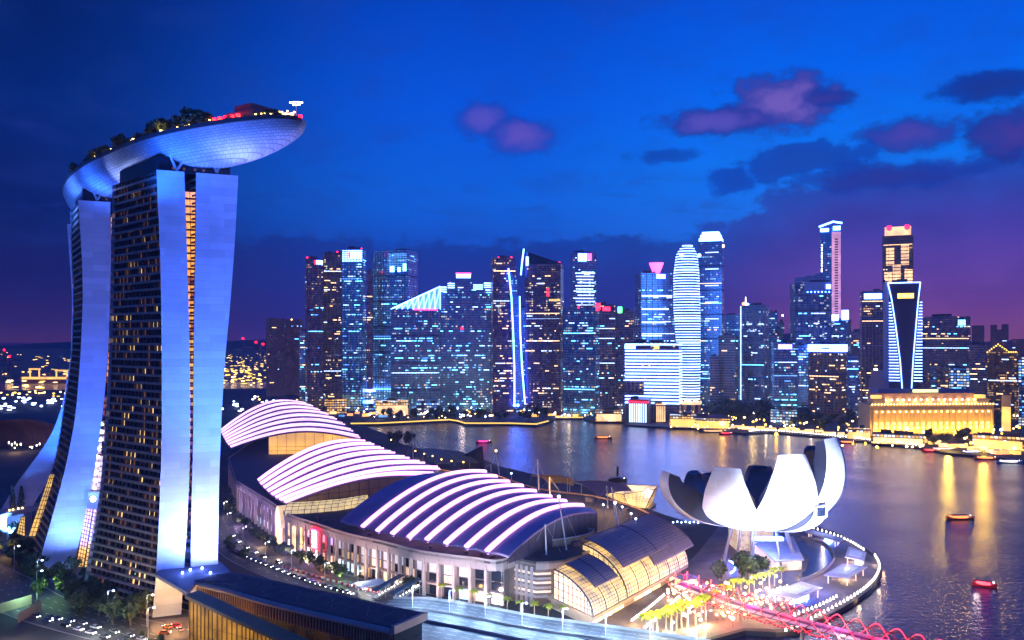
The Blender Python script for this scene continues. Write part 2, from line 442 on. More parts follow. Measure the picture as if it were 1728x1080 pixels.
# nearest tower
P3, P3f = (-152, 354), (-188, 390)
t3nL = curve_on([(264, 287), (271, 450), (273, 600), (273, 750), (268, 880), (264, 960), (256, 1055)], P3)
t3nR = curve_on([(311, 289), (315, 400), (318, 500), (320, 580), (321, 700), (320, 800), (316, 880), (311, 957), (305, 1050)], P3)
t3fL = curve_on([(190, 314), (187, 450), (184, 600), (179, 700), (172, 800), (163, 870), (152, 930), (138, 1000)], P3f)
t3wL = curve_on([(331, 288), (330, 400), (328, 500), (327, 600), (326, 750), (323, 850), (321, 1030)], P3)
t3wR = curve_on([(402, 297), (397, 400), (388, 520), (380, 600), (374, 700), (370, 800), (368, 900), (367, 1025)], P3)
def fol(nA, nB, fA): return lambda z: fA(z)+(nB(z)-nA(z))
T3 = thing('hotel_tower', (-150, 375, 2), 'nearest and largest bowed hotel tower with dark balcony face and amber slot between slabs', 'hotel tower', 'three bowed hotel towers under the boat shaped roof park')
leg(T3, t3nL, t3nR, t3fL, fol(t3nL, t3nR, t3fL), True, 14, 96, 3)
leg(T3, t3wL, t3wR, fol(t3nL, t3wL, t3fL), fol(t3nL, t3wR, t3fL), False, 0, 0, 4)
atrium(T3, t3nR, t3wL, 22, .4, True, 5)
P2, P2f = (-225, 431), (-250, 469)
t2nL = curve_on([(132, 338), (138, 430), (140, 500), (136, 600), (128, 700), (115, 770), (100, 830), (83, 890), (66, 950)], P2)
t2nR = curve_on([(186, 340), (187, 430), (185, 520), (182, 600), (175, 680), (168, 740), (158, 800), (148, 850), (137, 900), (127, 945)], P2)
t2fL = curve_on([(119, 357), (121, 450), (124, 500), (121, 600), (112, 660), (104, 715), (95, 769), (81, 812), (68, 854), (52, 902)], P2f)
t2wL = curve_on([(199, 340), (194, 500), (186, 600), (180, 680), (177, 720), (175, 960)], P2)
t2wR = curve_on([(262, 340), (252, 500), (238, 600), (228, 700), (224, 960)], P2)
T2 = thing('hotel_tower', (-228, 450, 2), 'middle bowed hotel tower, blue end wall sweeping down left to dark trees', 'hotel tower', 'three bowed hotel towers under the boat shaped roof park')
leg(T2, t2nL, t2nR, t2fL, fol(t2nL, t2nR, t2fL), True, 12, 60, 6)
leg(T2, t2wL, t2wR, fol(t2nL, t2wL, t2fL), fol(t2nL, t2wR, t2fL), False, 0, 0, 7)
atrium(T2, t2nR, t2wL, 60, .4, True, 8)
P1, P1f = (-278, 519), (-298, 562)
t1nL = curve_on([(113, 378), (117, 430), (122, 500), (120, 600), (107, 680), (89, 730), (64, 770), (40, 798), (12, 842), (-12, 885)], P1)
t1nR = curve_on([(158, 378), (165, 500), (160, 600), (142, 690), (125, 730), (104, 770), (88, 800), (60, 845), (38, 885)], P1)
T1 = thing('hotel_tower', (-278, 535, 2), 'farthest hotel tower, mostly hidden, its pale splayed blue foot at far left', 'hotel tower', 'three bowed hotel towers under the boat shaped roof park')
leg(T1, t1nL, t1nR, off(t1nL, (-20, 43, 0)), off(t1nR, (-20, 43, 0)), False, 10, 0, 9)
w1L = curve_on([(170, 380), (165, 600), (160, 880)], P1); w1R = curve_on([(215, 380), (205, 600), (200, 880)], P1)
leg(T1, w1L, w1R, off(w1L, (-20, 43, 0)), off(w1R, (-20, 43, 0)), False, 10, 0, 10)

# plant rooms between roof and hull, with struts
for T, nl, wr, fl in ((T3, t3nL, t3wR, t3fL), (T2, t2nL, t2wR, t2fL)):
    a, b, f_ = nl(ZTOP), wr(ZTOP), fl(ZTOP); g_ = f_+(b-a); ins = 3.0
    c_ = (a+b+f_+g_)/4
    pts = [c_+(p-c_)*.88 for p in (a, b, g_, f_)]
    MB().prism([(p.x, p.y) for p in pts], ZTOP-.2, ZTOP+6.5).build('roof_glass_storey', DARKG, T)
    e = MB(); 
    for s in (.2, .35, .5, .62, .8): p = lerp(pts[0], pts[1], s)-NN*.3; e.box(p.x, p.y, ZTOP+1.2, .9, .4, 1.0)
    e.build('storey_lights', E_DIM, T)
def PN(px, py, P0, back=0.0):
    P0 = Vector((*P0, 0))+NN*back; r = (px-CX)/F; t = P0.dot(NN)/(r*NN.x+NN.y); return Vector((r*t, t, CAMZ-(py-HY)*t/F))
for T, P0, V in ((T3, P3, ((284, 262), (298, 288), (317, 268))), (T2, P2, ((150, 314), (164, 338), (178, 320))), (T3, P3, ((352, 268), (366, 291), (380, 273)))):
    q = [PN(x, y, P0, 1.5) for x, y in V]
    for k in (0, 2): MB().tube([q[1], q[k]+Vector((0, 0, 2.0))], 0.55, 8).build('roof_strut', STEEL, T, True)

# ================================================================ roof park: a boat-shaped deck over the towers
rimL = [(-87, 327), (-96, 324), (-112, 331), (-139, 346), (-162, 362), (-190, 389), (-212, 412), (-235, 441), (-258, 476), (-276, 512), (-290, 552), (-296, 590)]
CL = [(-83, 327, .4), (-84.5, 328.2, 3.6), (-88, 331, 7.0), (-94, 335.5, 10.0), (-103, 342, 13.5), (-115, 351, 16.5)]
for i in range(3, 12):
    a_, b_ = Vector((*rimL[i-1], 0)), Vector((*rimL[min(11, i+1)], 0)); d = (b_-a_).normalized(); n_ = Vector((d.y, -d.x, 0))
    if n_.x < 0: n_ = -n_
    hw = [0, 0, 0, 18.2, 19, 19, 19, 19, 19, 18, 14, 2][i]; p = Vector((*rimL[i], 0))+n_*hw
    if i > 3: CL.append((p.x, p.y, hw))
    else: CL.append((-129, 361, 18.2))
def spl(tab, t):
    n = len(tab)-1; x = t*n; i = min(int(x), n-1); u = x-i
    def g(k): return tab[max(0, min(n, k))]
    def h(a, b, c, d): return .5*(2*b+(c-a)*u+(2*a-5*b+4*c-d)*u*u+(3*b-a-3*c+d)*u**3)
    return tuple(h(*[g(i+k)[q] for k in (-1, 0, 1, 2)]) for q in range(len(tab[0])))
NS = 90; RIMZ = 208.0
hull = []; rimc = []
for i in range(NS+1):
    t = i/NS; x, y, hw = spl(CL, t); q0 = spl(CL, max(0, t-.02)); q1 = spl(CL, min(1, t+.02))
    d = Vector((q1[0]-q0[0], q1[1]-q0[1], 0)).normalized(); nrm = Vector((d.y, -d.x, 0))
    if nrm.x < 0: nrm = -nrm
    hw = max(.3, hw); ww = 2*hw; p = Vector((x, y, 0))-nrm*hw
    rimc.append((p, nrm, ww))
    dep = 12.5*min(1.0, (hw/19.0)**.6); rz_ = RIMZ-.8*(1-min(1, t*6))
    row = []
    for j in range(17):
        s = j/16; x = 2*s-1; zz = rz_-dep*max(0.0, 1-abs(x)**2.3)**.62
        row.append(p+nrm*(ww*s)+Vector((0, 0, zz)))
    hull.append(row)
SP = thing('roof_park', (-190, 440, 196), 'long boat shaped roof park resting across the tower tops, its panelled underside glowing blue', 'roof park')
h_ = MB(); h_.grid(hull); h_.build('hull', HULLM, SP, True)
dk = MB(); dk.grid([[r[0]+Vector((0, 0, -.6)), r[-1]+Vector((0, 0, -.6))] for r in hull], True); dk.build('deck', mat('timber_deck', (0.10, 0.07, 0.05), .7), SP)
rl = MB(); rl.slab([[r[0]-Vector((0, 0, .7)), r[0]+Vector((0, 0, 1.1))] for r in hull], (0.35, 0.35, 0)); rl.build('parapet', mat('bronze_parapet', (.10, .07, .08), .5), SP)
# lounge block and terraces on the deck
def deckpt(t, s, dz=0.0):
    i = min(NS-1, int(t*NS)); u = t*NS-i; p, n, ww = rimc[i]; p2, n2, w2 = rimc[i+1]
    q = lerp(p+n*ww*s, p2+n2*w2*s, u); q.z = RIMZ-.6+dz; return q
blk = MB()
for t0, t1, s0, s1, h in ((.27, .35, .25, .75, 6.5), (.285, .335, .3, .7, 9.5), (.22, .27, .3, .7, 3.5), (.14, .22, .35, .65, 3.0)):
    a, b, c, d = deckpt(t0, s0), deckpt(t1, s0), deckpt(t1, s1), deckpt(t0, s1)
    blk.prism([(q.x, q.y) for q in (a, b, c, d)], RIMZ-.6, RIMZ-.6+h)
blk.build('lounge_pavilion', mat('pavilion_render', (.22, .13, .16), .7), SP)
um = unit_box('deck_lamp', E_WRM); ur = unit_box('red_lamp', E_RED)
for k in range(90):
    t = .06+.62*random.random(); s = random.choice((.03, .06, .1, .2)); p = deckpt(t, s, random.uniform(1.2, 3.0) if s > .05 else 1.4)
    inst('deck_lamp', um, SP, p, (.5, .5, .45))
for k in range(5): inst('red_lamp', ur, SP, deckpt(.30+.016*k, .16, 4.0), (1.5, 1.5, 1.0))
inst('red_lamp', ur, SP, deckpt(.012, .3, 1.0), (1.3, 1.3, 1.0))
# floodlight mast on the bow
mp = deckpt(.10, .5)
ms = thing('floodlight_mast', mp, 'small mast with a fan of bright lamps standing near the tip of the roof park', 'light mast')
MB().tube([mp, mp+Vector((0, 0, 6))], .14, 6).build('mast', STEEL, ms)
for k, a in enumerate((-1, -.62, -.25, .25, .62, 1)): inst('lamp_head', unit_box('lamp_head', E_WHT), ms, mp+Vector((a*2.3, 0, 7.2-abs(a)*.1)), (.55, .5, .5))
for k, a in enumerate((-.7, -.2, .3, .75)): inst('lamp_head', unit_box('lamp_head', E_WHT), ms, mp+Vector((a*1.7, 0, 6.2)), (.45, .4, .4))
MB().tube([mp+Vector((-2.5, 0, 6.9)), mp+Vector((2.5, 0, 6.9))], .1, 5).build('lamp_bar', STEEL, ms)

# blue floods on the ends and on the hull (lamps unseen; those for the hull hang in mid-air)
BLU = (0.035, 0.125, 1.0); VIO = (0.10, 0.145, 1.0)
def wallflood(f1, f2, zc, dist, side, z, power, color, angle=60, z2=None):
    c = (f1(zc)+f2(zc))/2; b = (f1(z)+f2(z))/2; p = b-NN*dist+UU*side; p.z = z
    lamp('SPOT', p, color, power, c, 1.2, angle, .9)
wallflood(t3nL, t3nR, 52, 15, 3, 24, 6e4, (.03, .16, 1), 150); wallflood(t3nL, t3nR, 140, 46, 30, 30, 2.8e5, (.0, .11, 1), 70)
wallflood(t3wL, t3wR, 60, 20, 3, 26, 4.4e5, (.26, .32, 1), 150); wallflood(t3wL, t3wR, 145, 46, 30, 30, 1.9e6, (.03, .14, 1), 70)
wallflood(t2nL, t2nR, 60, 20, 4, 10, 2.4e5, (.09, .2, 1), 140); wallflood(t2nL, t2nR, 140, 40, 26, 20, 9e5, (.03, .12, 1), 70)
wallflood(t1nL, t1nR, 40, 24, 4, 8, 1.3e6, (.07, .22, 1), 150); wallflood(t1nL, t1nR, 120, 46, 20, 16, 1.4e6, (.02, .14, 1), 76)
def hullflood(loc, tgt, power, color, angle=110, sx=18, sy=3):
    o = lamp('AREA', loc, color, power, tgt, 4, angle, sx=sx, sy=sy); return o
c3 = Vector((-142, 352, 0))
hullflood((-118, 345, 186), (-108, 340, 200), 8e3, (.22, .28, 1.0), 160, 24, 8)
hullflood((-128, 322, 178), (-118, 336, 200), 1.5e4, (.04, .15, 1.0), 150, 20, 10)
hullflood((-152, 340, 176), (-146, 352, 200), 1.2e4, (.01, .12, 1.0), 100, 10, 6)
hullflood((-218, 412, 180), (-208, 420, 198), 1.3e4, (.02, .13, 1.0), 100, 10, 6)
hullflood((-246, 430, 182), (-238, 448, 198), 1.6e4, (.06, .2, 1.0), 100, 8, 6)
hullflood((-196, 396, 192), (-184, 392, 199), 2.5e3, (.3, .42, 1.0), 120, 16, 1)
# ================================================================ ground, water, roads
def water_mat():
    m = bpy.data.materials.new('bay_water'); m.use_nodes = True; t = NT(m.node_tree); b = t.n['Principled BSDF']
    g = t.new('ShaderNodeNewGeometry'); P = g.outputs['Position']
    b.inputs['Base Color'].default_value = (0.006, 0.012, 0.06, 1); b.inputs['Roughness'].default_value = 0.16
    b.inputs['IOR'].default_value = 1.40; b.inputs['Specular IOR Level'].default_value = 0.9; b.inputs['Specular Tint'].default_value = (.62, .64, 1, 1)  # reflections tinted blue by the material, more than real water would
    n1 = t.noise(P, 0.35, 4.0, 0.6); n2 = t.noise(P, 1.6, 3.0, 0.6); n3 = t.noise(P, 0.018, 3.0, 0.5)
    h = t.m('ADD', t.m('MULTIPLY', n1, 1.0), t.m('MULTIPLY', n2, 0.22))
    bm = t.new('ShaderNodeBump'); bm.inputs['Strength'].default_value = 0.55; bm.inputs['Distance'].default_value = 0.8
    t.l.new(h, bm.inputs['Height']); t.l.new(bm.outputs[0], b.inputs['Normal'])
    t.l.new(t.ss(n3, .35, .65, .10, .17), b.inputs['Roughness'])
    return m
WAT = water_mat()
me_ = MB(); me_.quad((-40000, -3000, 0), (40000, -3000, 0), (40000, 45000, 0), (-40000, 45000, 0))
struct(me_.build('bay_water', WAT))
GRD = mat('ground_dark', (0.045, 0.045, 0.05), .85, vscale=.02, var=.5)
PAV = mat('paving', (0.16, 0.14, 0.15), .7, vscale=.12, var=.3)
ASP = mat('asphalt', (0.07, 0.07, 0.08), .65, vscale=.2, var=.3)
def sheet(name, pts, z, m, zb=None):
    q = [G(px, py, z) if not isinstance(px, Vector) else px for px, py in pts]
    o = MB().prism([(p.x, p.y) for p in q], z-.004 if zb is None else zb, z).build(name, m)
    return struct(o)
def xy(px, py, z=2.0): p = G(px, py, z); return (p.x, p.y)
shore = [(1150, 1092), (1190, 1082), (1258, 1064), (1310, 1067), (1345, 1064), (1395, 1040), (1440, 1015), (1470, 993), (1485, 974), (1488, 956), (1478, 938), (1457, 922), (1432, 908), (1405, 896), (1375, 888), (1340, 882), (1280, 880), (1215, 882), (1170, 884), (1120, 868), (1050, 842), (960, 812), (900, 800), (840, 786), (810, 772), (760, 764), (710, 757), (680, 750), (650, 732), (612, 718),
         (590, 716.5), (640, 716), (700, 713), (760, 710), (772, 712), (785, 716.5), (860, 716), (905, 718), (927, 712), (938, 706), (985, 706), (1000, 712), (1052, 711.5), (1060, 717), (1128, 721), (1180, 722), (1255, 731), (1300, 729), (1400, 738), (1560, 756), (1602, 765), (1660, 769), (1728, 778), (1900, 800)]
land = [xy(*p) for p in shore]
land += [(2200, 700), (9000, 2500), (9000, 16000), (-40, 16000), (-430, 2100), (-900, 2000), (-3000, 1900), (-3000, -200), (60, -200)]
struct(MB().prism(land, -2.0, 2.0).build('ground', GRD))
# port land across the strait
struct(MB().prism([(-6000, 2500), (-460, 2450), (-500, 14000), (-12000, 14000)], -1.5, 1.6).build('harbour_ground', mat('harbour_ground', (.16, .10, .05), .8, vscale=.005, var=.5)))
for k, (x, y, sx, sy, h) in enumerate(((-4200, 13000, 5200, 900, 170), (-900, 13500, 3600, 900, 120), (5200, 14500, 6000, 900, 260), (1500, 15000, 3500, 700, 140))):
    P = []
    for i in range(25):
        u = i/24*2-1; row = []
        for j in range(9):
            v = j/8*2-1; q = max(0, (1-u*u))*max(0, 1-v*v)
            row.append((x+u*sx, y+v*sy, h*q*(0.75+.35*math.sin(7*u+k)*math.cos(13*u))))
        P.append(row)
    struct(MB().grid(P).build('hills', mat('far_hills', (.03, .03, .05), .9)))
def ribbon(name, pts, width, z, m, cat=None, zb=None):
    c = [Vector((*xy(*p, z), z)) for p in pts]; L = []; Rr = []
    for i, p in enumerate(c):
        d = (c[min(i+1, len(c)-1)]-c[max(i-1, 0)]).normalized(); n = Vector((-d.y, d.x, 0)); L.append(p+n*width/2); Rr.append(p-n*width/2)
    b = MB(); b.grid([[l, r] for l, r in zip(L, Rr)])
    return b, c, L, Rr
def smooth_path(pts, n=6):
    out = []
    for i in range(len(pts)-1):
        for k in range(n): out.append(spl2(pts, i+k/n))
    out.append(pts[-1]); return out
def spl2(tab, x):
    n = len(tab)-1; i = min(int(x), n-1); u = x-i
    def g(k): return tab[max(0, min(n, k))]
    return tuple(.5*(2*g(i)[q]+(g(i+1)[q]-g(i-1)[q])*u+(2*g(i-1)[q]-5*g(i)[q]+4*g(i+1)[q]-g(i+2)[q])*u*u+(3*g(i)[q]-g(i-1)[q]-3*g(i+1)[q]+g(i+2)[q])*u**3) for q in range(len(tab[0])))
MARK = mat('road_paint', (.75, .75, .72), .6)
def road(pts, width, lanes, dashes=True):
    pp = smooth_path(pts, 5)
    b, c, L, Rr = ribbon('road', pp, width, 2.0, ASP)
    for q in b.v[:]: pass
    b.v = [(x, y, 2.012) for x, y, z in b.v]; struct(b.build('road', ASP))
    k = MB()
    for side in (L, Rr):
        for p, q in zip(side, side[1:]):
            d = (q-p).normalized(); n = Vector((-d.y, d.x, 0))*.25
            k.hexa([Vector((*(p-n).xy, 2.0)), Vector((*(q-n).xy, 2.0)), Vector((*(q+n).xy, 2.0)), Vector((*(p+n).xy, 2.0)), Vector((*(p-n).xy, 2.16)), Vector((*(q-n).xy, 2.16)), Vector((*(q+n).xy, 2.16)), Vector((*(p+n).xy, 2.16))])
    struct(k.build('kerb', CONC))
    mk = MB()
    for ln in range(1, lanes):
        f = ln/lanes; line = [lerp(a, b_, f) for a, b_ in zip(L, Rr)]
        for p, q in zip(line, line[1:]):
            n_ = max(1, int((q-p).length/7)); d = (q-p).normalized(); nn_ = Vector((-d.y, d.x, 0))*.11
            for i in range(n_):
                a = lerp(p, q, i/n_); e = a+d*min(3.0, (q-p).length/n_*.5)
                mk.quad(*[Vector((*v.xy, 2.02)) for v in (a-nn_, e-nn_, e+nn_, a+nn_)])
    struct(mk.build('road_markings', MARK)); return c, L, Rr
AVE = [(374, 845), (378, 880), (398, 912), (440, 941), (510, 970), (600, 998), (690, 1022), (760, 1040)]
ave = road(AVE, 30, 6)
LOW = [(-60, 955), (0, 985), (60, 1022), (130, 1044), (210, 1064), (300, 1086), (420, 1110)]
low = road(LOW, 26, 5)
# paved forecourts
sheet('plaza', [(905, 1046), (985, 1052), (1060, 1015), (1150, 960), (1180, 930), (1215, 885), (1280, 882), (1340, 884), (1400, 896), (1455, 925), (1480, 945), (1484, 965), (1460, 996), (1400, 1036), (1330, 1062), (1255, 1060), (1180, 1080), (1000, 1100)], 2.02, PAV, 2.0)
sheet('pavement', [(400, 890), (430, 905), (490, 935), (560, 960), (640, 985), (740, 1012), (850, 1036), (905, 1044), (880, 1052), (760, 1030), (640, 1002), (560, 975), (470, 945), (420, 920)], 2.03, PAV, 2.0)

# ---------------------------------------------------------------- trees
LEAF = mat('leaves', (0.055, 0.085, 0.03), .6, vscale=.6, var=.5)
LEAFY = mat('palm_leaves', (0.36, 0.40, 0.03), .5, vscale=.8, var=.4)
BARK = mat('bark', (0.10, 0.07, 0.05), .9)
PALMB = mat('palm_bark', (0.42, 0.36, 0.28), .8)
def crown_me(name, r, h, seed, nl=420, leaf=.62, blobs=9, m=LEAF):
    rn = random.Random(seed); b = MB(); bl = []
    for k in range(blobs):
        a = rn.random()*6.283; q = rn.random()**.5*.62; bl.append((math.cos(a)*q*r, math.sin(a)*q*r, h*(.38+.5*rn.random()), r*(.34+.24*rn.random())))
    for k in range(nl):
        x, y, z, s = bl[rn.randrange(blobs)]
        d = Vector((rn.gauss(0, 1), rn.gauss(0, 1), rn.gauss(0, .8))).normalized()*s*(.72+.4*rn.random())
        c = Vector((x, y, z))+d; u = Vector((rn.gauss(0, 1), rn.gauss(0, 1), rn.gauss(0, 1))).normalized(); v = u.cross(d).normalized(); l = leaf*(.6+.8*rn.random())
        b.quad(c-u*l-v*l*.7, c+u*l-v*l*.7, c+u*l+v*l*.7, c-u*l+v*l*.7)
    me = bpy.data.meshes.new(name); me.from_pydata(b.v, [], b.f); me.materials.append(m); return me
def trunk_me(name, r, h, seed, m=BARK):
    rn = random.Random(seed); b = MB(); b.tube([(0, 0, -.2), (.1*r, 0, h*.25), (0, .1, h*.45)], .42, 7, r2=.28)
    for k in range(5):
        a = k*1.26+rn.random(); b.tube([(0, 0, h*(.34+.02*k)), (math.cos(a)*r*.25, math.sin(a)*r*.25, h*.55), (math.cos(a)*r*.5, math.sin(a)*r*.5, h*.74)], .2, 5, r2=.07)
    me = bpy.data.meshes.new(name); me.from_pydata(b.v, [], b.f); me.materials.append(m); return me
TREES = [(crown_me('crown', 4.6, 9.5, s), trunk_me('trunk', 4.6, 9.5, s)) for s in (1, 2, 3, 4)]
PLN = []
def tree(x, y, z, s, label, group, kind=None, name='broadleaf_tree', cat='tree'):
    cm, tm = TREES[random.randrange(4)] if kind is None else kind
    t = thing(name, (x, y, z), label, cat, group)
    for n, me in (('trunk', tm), ('crown', cm)):
        o = bpy.data.objects.new(n, me); col.objects.link(o); o.parent = t
        o.rotation_euler = (0, 0, 0)
    t.scale = (s*random.uniform(.9, 1.1), s*random.uniform(.9, 1.1), s*random.uniform(.85, 1.15)); t.rotation_euler = (0, 0, random.random()*6.28)
    return t
def palm_meshes(seed, m, hh=8.0, fl=2.9):
    rn = random.Random(seed); b = MB()
    for k in range(13):
        a = k*6.283/13+rn.random()*.3; up = rn.uniform(.2, 1.0); pr = None
        for i in range(6):
            u = i/5; rr = fl*u; z = hh+up*1.3*u*(1-u)*2.4-1.5*u*u*(1.3-up); w_ = .62*math.sin(math.pi*min(1, u*.85+.12))+.05
            c = Vector((math.cos(a)*rr, math.sin(a)*rr, z)); n = Vector((-math.sin(a), math.cos(a), -.35))*w_; n2 = Vector((math.sin(a), -math.cos(a), -.35))*w_
            if pr: b.quad(pr[0], c, c+n, pr[1]); b.quad(c, pr[0], pr[2], c+n2)
            pr = (c, c+n, c+n2)
    me = bpy.data.meshes.new('fronds'); me.from_pydata(b.v, [], b.f); me.materials.append(m)
    t = MB().tube([(0, 0, -.1), (.1, .05, hh*.5), (0, 0, hh)], .34, 7, r2=.22)
    tm = bpy.data.meshes.new('trunk'); tm.from_pydata(t.v, [], t.f); tm.materials.append(PALMB); return me, tm
PALMS = [palm_meshes(s, LEAFY) for s in (1, 2, 3)]
def palm(x, y, z, s, label, group):
    fm, tm = PALMS[random.randrange(3)]; t = thing('palm_tree', (x, y, z), label, 'palm', group)
    for n, me in (('trunk', tm), ('fronds', fm)):
        o = bpy.data.objects.new(n, me); col.objects.link(o); o.parent = t
    t.scale = (s, s, s*random.uniform(.9, 1.1)); t.rotation_euler = (0, 0, random.random()*6.28); return t

# ---------------------------------------------------------------- street lamps and cars
def lamp_meshes(h, head, arm=1.8):
    p = MB().tube([(0, 0, 0), (0, 0, h)], .11, 6, r2=.07); p.tube([(0, 0, h), (arm*.6, 0, h+.35), (arm, 0, h+.3)], .06, 5)
    a = bpy.data.meshes.new('pole'); a.from_pydata(p.v, [], p.f); a.materials.append(STEEL)
    b = MB(); b.ball((arm, 0, h+.15), .42, 7, 5, .6); c = bpy.data.meshes.new('lamp_head'); c.from_pydata(b.v, [], b.f); c.materials.append(head); return a, c
LM = {'warm': lamp_meshes(8, E_WRM), 'white': lamp_meshes(10, E_WHT), 'blue': lamp_meshes(10, E_BLU), 'red': lamp_meshes(4, E_RED, .1)}
def street_lamp(x, y, z, kind, label, group, power=0, s=1.0, color=None):
    t = thing('street_lamp', (x, y, z), label, 'street lamp', group); a, c = LM[kind]
    for n, me in (('pole', a), ('lamp_head', c)):
        o = bpy.data.objects.new(n, me); col.objects.link(o); o.parent = t
    t.scale = (s, s, s)
    if power:
        hh = {'warm': 8, 'white': 10, 'blue': 10, 'red': 4}[kind]
        lamp('POINT', (x, y, z+hh*s-.8), color or {'warm': (1, .62, .25), 'white': (1, .93, .85), 'blue': (.45, .6, 1), 'red': (1, .1, .1)}[kind], power, size=.5)
    return t
GLS = mat('car_glass', (.01, .01, .015), .1)
TYRE = mat('tyre', (.02, .02, .02), .8)
E_HEAD = emit('headlight', (1, .97, .92), 14.0); E_TAIL = emit('tail_light', (1, .03, .03), 6.0)
def car_meshes(cm, taxi=False):
    W, L_ = .9, 2.25; b = MB()
    prof = [(-2.25, .45), (-2.25, .95), (-1.9, 1.02), (-1.35, 1.05), (1.0, 1.05), (1.9, .92), (2.25, .75), (2.25, .4)]
    n = len(prof); base = len(b.v)
    for sx in (-1, 1): b.v += [(x, sx*W*(.96 if z > 1 else 1), z) for x, z in prof]
    b.f.append(tuple(reversed(range(n)))); b.f.append(tuple(range(n, 2*n)))
    for i in range(n): j = (i+1) % n; b.f.append((i, j, n+j, n+i))
    c = MB().hexa([(-1.75, -.84, 1.04), (1.15, -.84, 1.04), (1.15, .84, 1.04), (-1.75, .84, 1.04), (-1.2, -.68, 1.48), (.45, -.68, 1.48), (.45, .68, 1.48), (-1.2, .68, 1.48)])
    r = MB().hexa([(-1.2, -.68, 1.482), (.45, -.68, 1.482), (.45, .68, 1.482), (-1.2, .68, 1.482), (-1.15, -.64, 1.53), (.4, -.64, 1.53), (.4, .64, 1.53), (-1.15, .64, 1.53)])
    b.v += r.v; k = len(b.v)-8; b.f += [tuple(k+i for i in f) for f in r.f]
    def me(nm, mb, m): q = bpy.data.meshes.new(nm); q.from_pydata(mb.v, [], mb.f); q.materials.append(m); return q
    parts = [('body', me('body', b, cm)), ('cabin_glass', me('cabin_glass', c, GLS))]
    for x in (-1.4, 1.4):
        for y in (-.82, .82):
            t = MB().tube([(x, y-.11, .33), (x, y+.11, .33)], .33, 10); parts.append(('wheel', me('wheel', t, TYRE)))
    for y in (-.6, .6):
        parts.append(('headlight', me('headlight', MB().box(2.27, y, .62, .1, .42, .24), E_HEAD))); parts.append(('tail_light', me('tail_light', MB().box(-2.27, y, .75, .08, .36, .18), E_TAIL)))
    return parts
CARC = {'white': mat('car_white', (.7, .7, .7), .25), 'silver': mat('car_silver', (.35, .36, .38), .25, .5), 'black': mat('car_black', (.02, .02, .025), .2), 'red': mat('car_red', (.5, .02, .02), .25), 'orange': mat('car_orange', (.75, .2, .02), .3), 'blue': mat('car_blue', (.03, .08, .3), .25)}
CARM = {k: car_meshes(m) for k, m in CARC.items()}
def car(x, y, z, rz, colr, label, group):
    t = thing('parked_car' if 'parked' in label else 'car', (x, y, z), label, 'car', group)
    for n, me in CARM[colr]:
        o = bpy.data.objects.new(n, me); col.objects.link(o); o.parent = t
    t.rotation_euler = (0, 0, rz); return t
# ================================================================ the city across the bay
def facade(name, glass, cells, lit, cols, strength, rough=.12, wall=None, wallf=.0, haze=(0, 0, 0), rowk=.35, metal=0.0, seed=0.0, dim=.24):
    """curtain wall: floors and bays, some rooms lit; cells = (bay width, storey height)"""
    m = bpy.data.materials.new(name); m.use_nodes = True; t = NT(m.node_tree); b = t.n['Principled BSDF']
    tc = t.new('ShaderNodeTexCoord'); oi = t.new('ShaderNodeObjectInfo'); x, y, z = t.sep(tc.outputs['Object'])[:3]
    hx = t.m('DIVIDE', t.m('ADD', x, y), cells[0]); vz = t.m('DIVIDE', z, cells[1])
    fh, fv = t.m('FLOOR', hx), t.m('FLOOR', vz); rh, rv = t.m('FRACT', hx), t.m('FRACT', vz)
    ox = t.sep(oi.outputs['Location'])[0]; sd = t.m('ADD', ox, seed)
    wn = t.new('ShaderNodeTexWhiteNoise', noise_dimensions='3D'); t.l.new(t.comb(fh, fv, sd), wn.inputs[0])
    wr = t.new('ShaderNodeTexWhiteNoise', noise_dimensions='3D'); t.l.new(t.comb(fv, sd, 7.0), wr.inputs[0])
    big = t.noise(t.comb(t.m('MULTIPLY', fh, .35), t.m('MULTIPLY', fv, .12), sd), 1.0, 2.0)
    on = t.m('ADD', t.m('ADD', t.m('MULTIPLY', wn.outputs[0], .42), t.m('MULTIPLY', wr.outputs[0], rowk)), t.m('MULTIPLY', big, .95))
    mx = .42+rowk+.62
    onm = t.m('GREATER_THAN', on, mx*(1-lit))
    win = t.m('MULTIPLY', t.ss(t.m('ABSOLUTE', t.m('SUBTRACT', rh, .5)), .36, .44, 1, 0), t.ss(t.m('ABSOLUTE', t.m('SUBTRACT', rv, .45)), .22, .32, 1, 0))
    rr = t.ramp(wn.outputs[0], [(i/len(cols), c) for i, c in enumerate(cols)], 'CONSTANT')
    gy = t.sep(wn.outputs[1])
    amp = t.m('MULTIPLY', win, t.m('ADD', t.m('MULTIPLY', onm, t.ss(gy[1], 0, 1, .2*strength, strength, 'LINEAR')), t.m('MULTIPLY', t.m('MULTIPLY', gy[0], big), dim)))  # unlit panes also get a faint added glow
    band = t.ss(t.m('ABSOLUTE', t.m('SUBTRACT', rv, .45)), .3, .4, 0, 1)
    if wall:
        t.l.new(t.mix(t.m('MULTIPLY', band, 1.0 if not wallf else wallf), glass, wall), b.inputs['Base Color'])
        t.l.new(t.ss(band, 0, 1, rough, .7), b.inputs['Roughness'])
    else:
        t.l.new(t.mix(t.m('MULTIPLY', band, .6), glass, tuple(c*.4 for c in glass)), b.inputs['Base Color']); b.inputs['Roughness'].default_value = rough
    b.inputs['Metallic'].default_value = metal
    t.l.new(rr, b.inputs['Emission Color']); t.l.new(amp, b.inputs['Emission Strength'])
    m.cycles.emission_sampling = 'NONE'; M[name] = m; return m
CY, WH, WM, YL, BL = (.28, .72, 1.0), (.85, .92, 1), (1, .66, .34), (1, .5, .12), (.08, .3, 1.0)
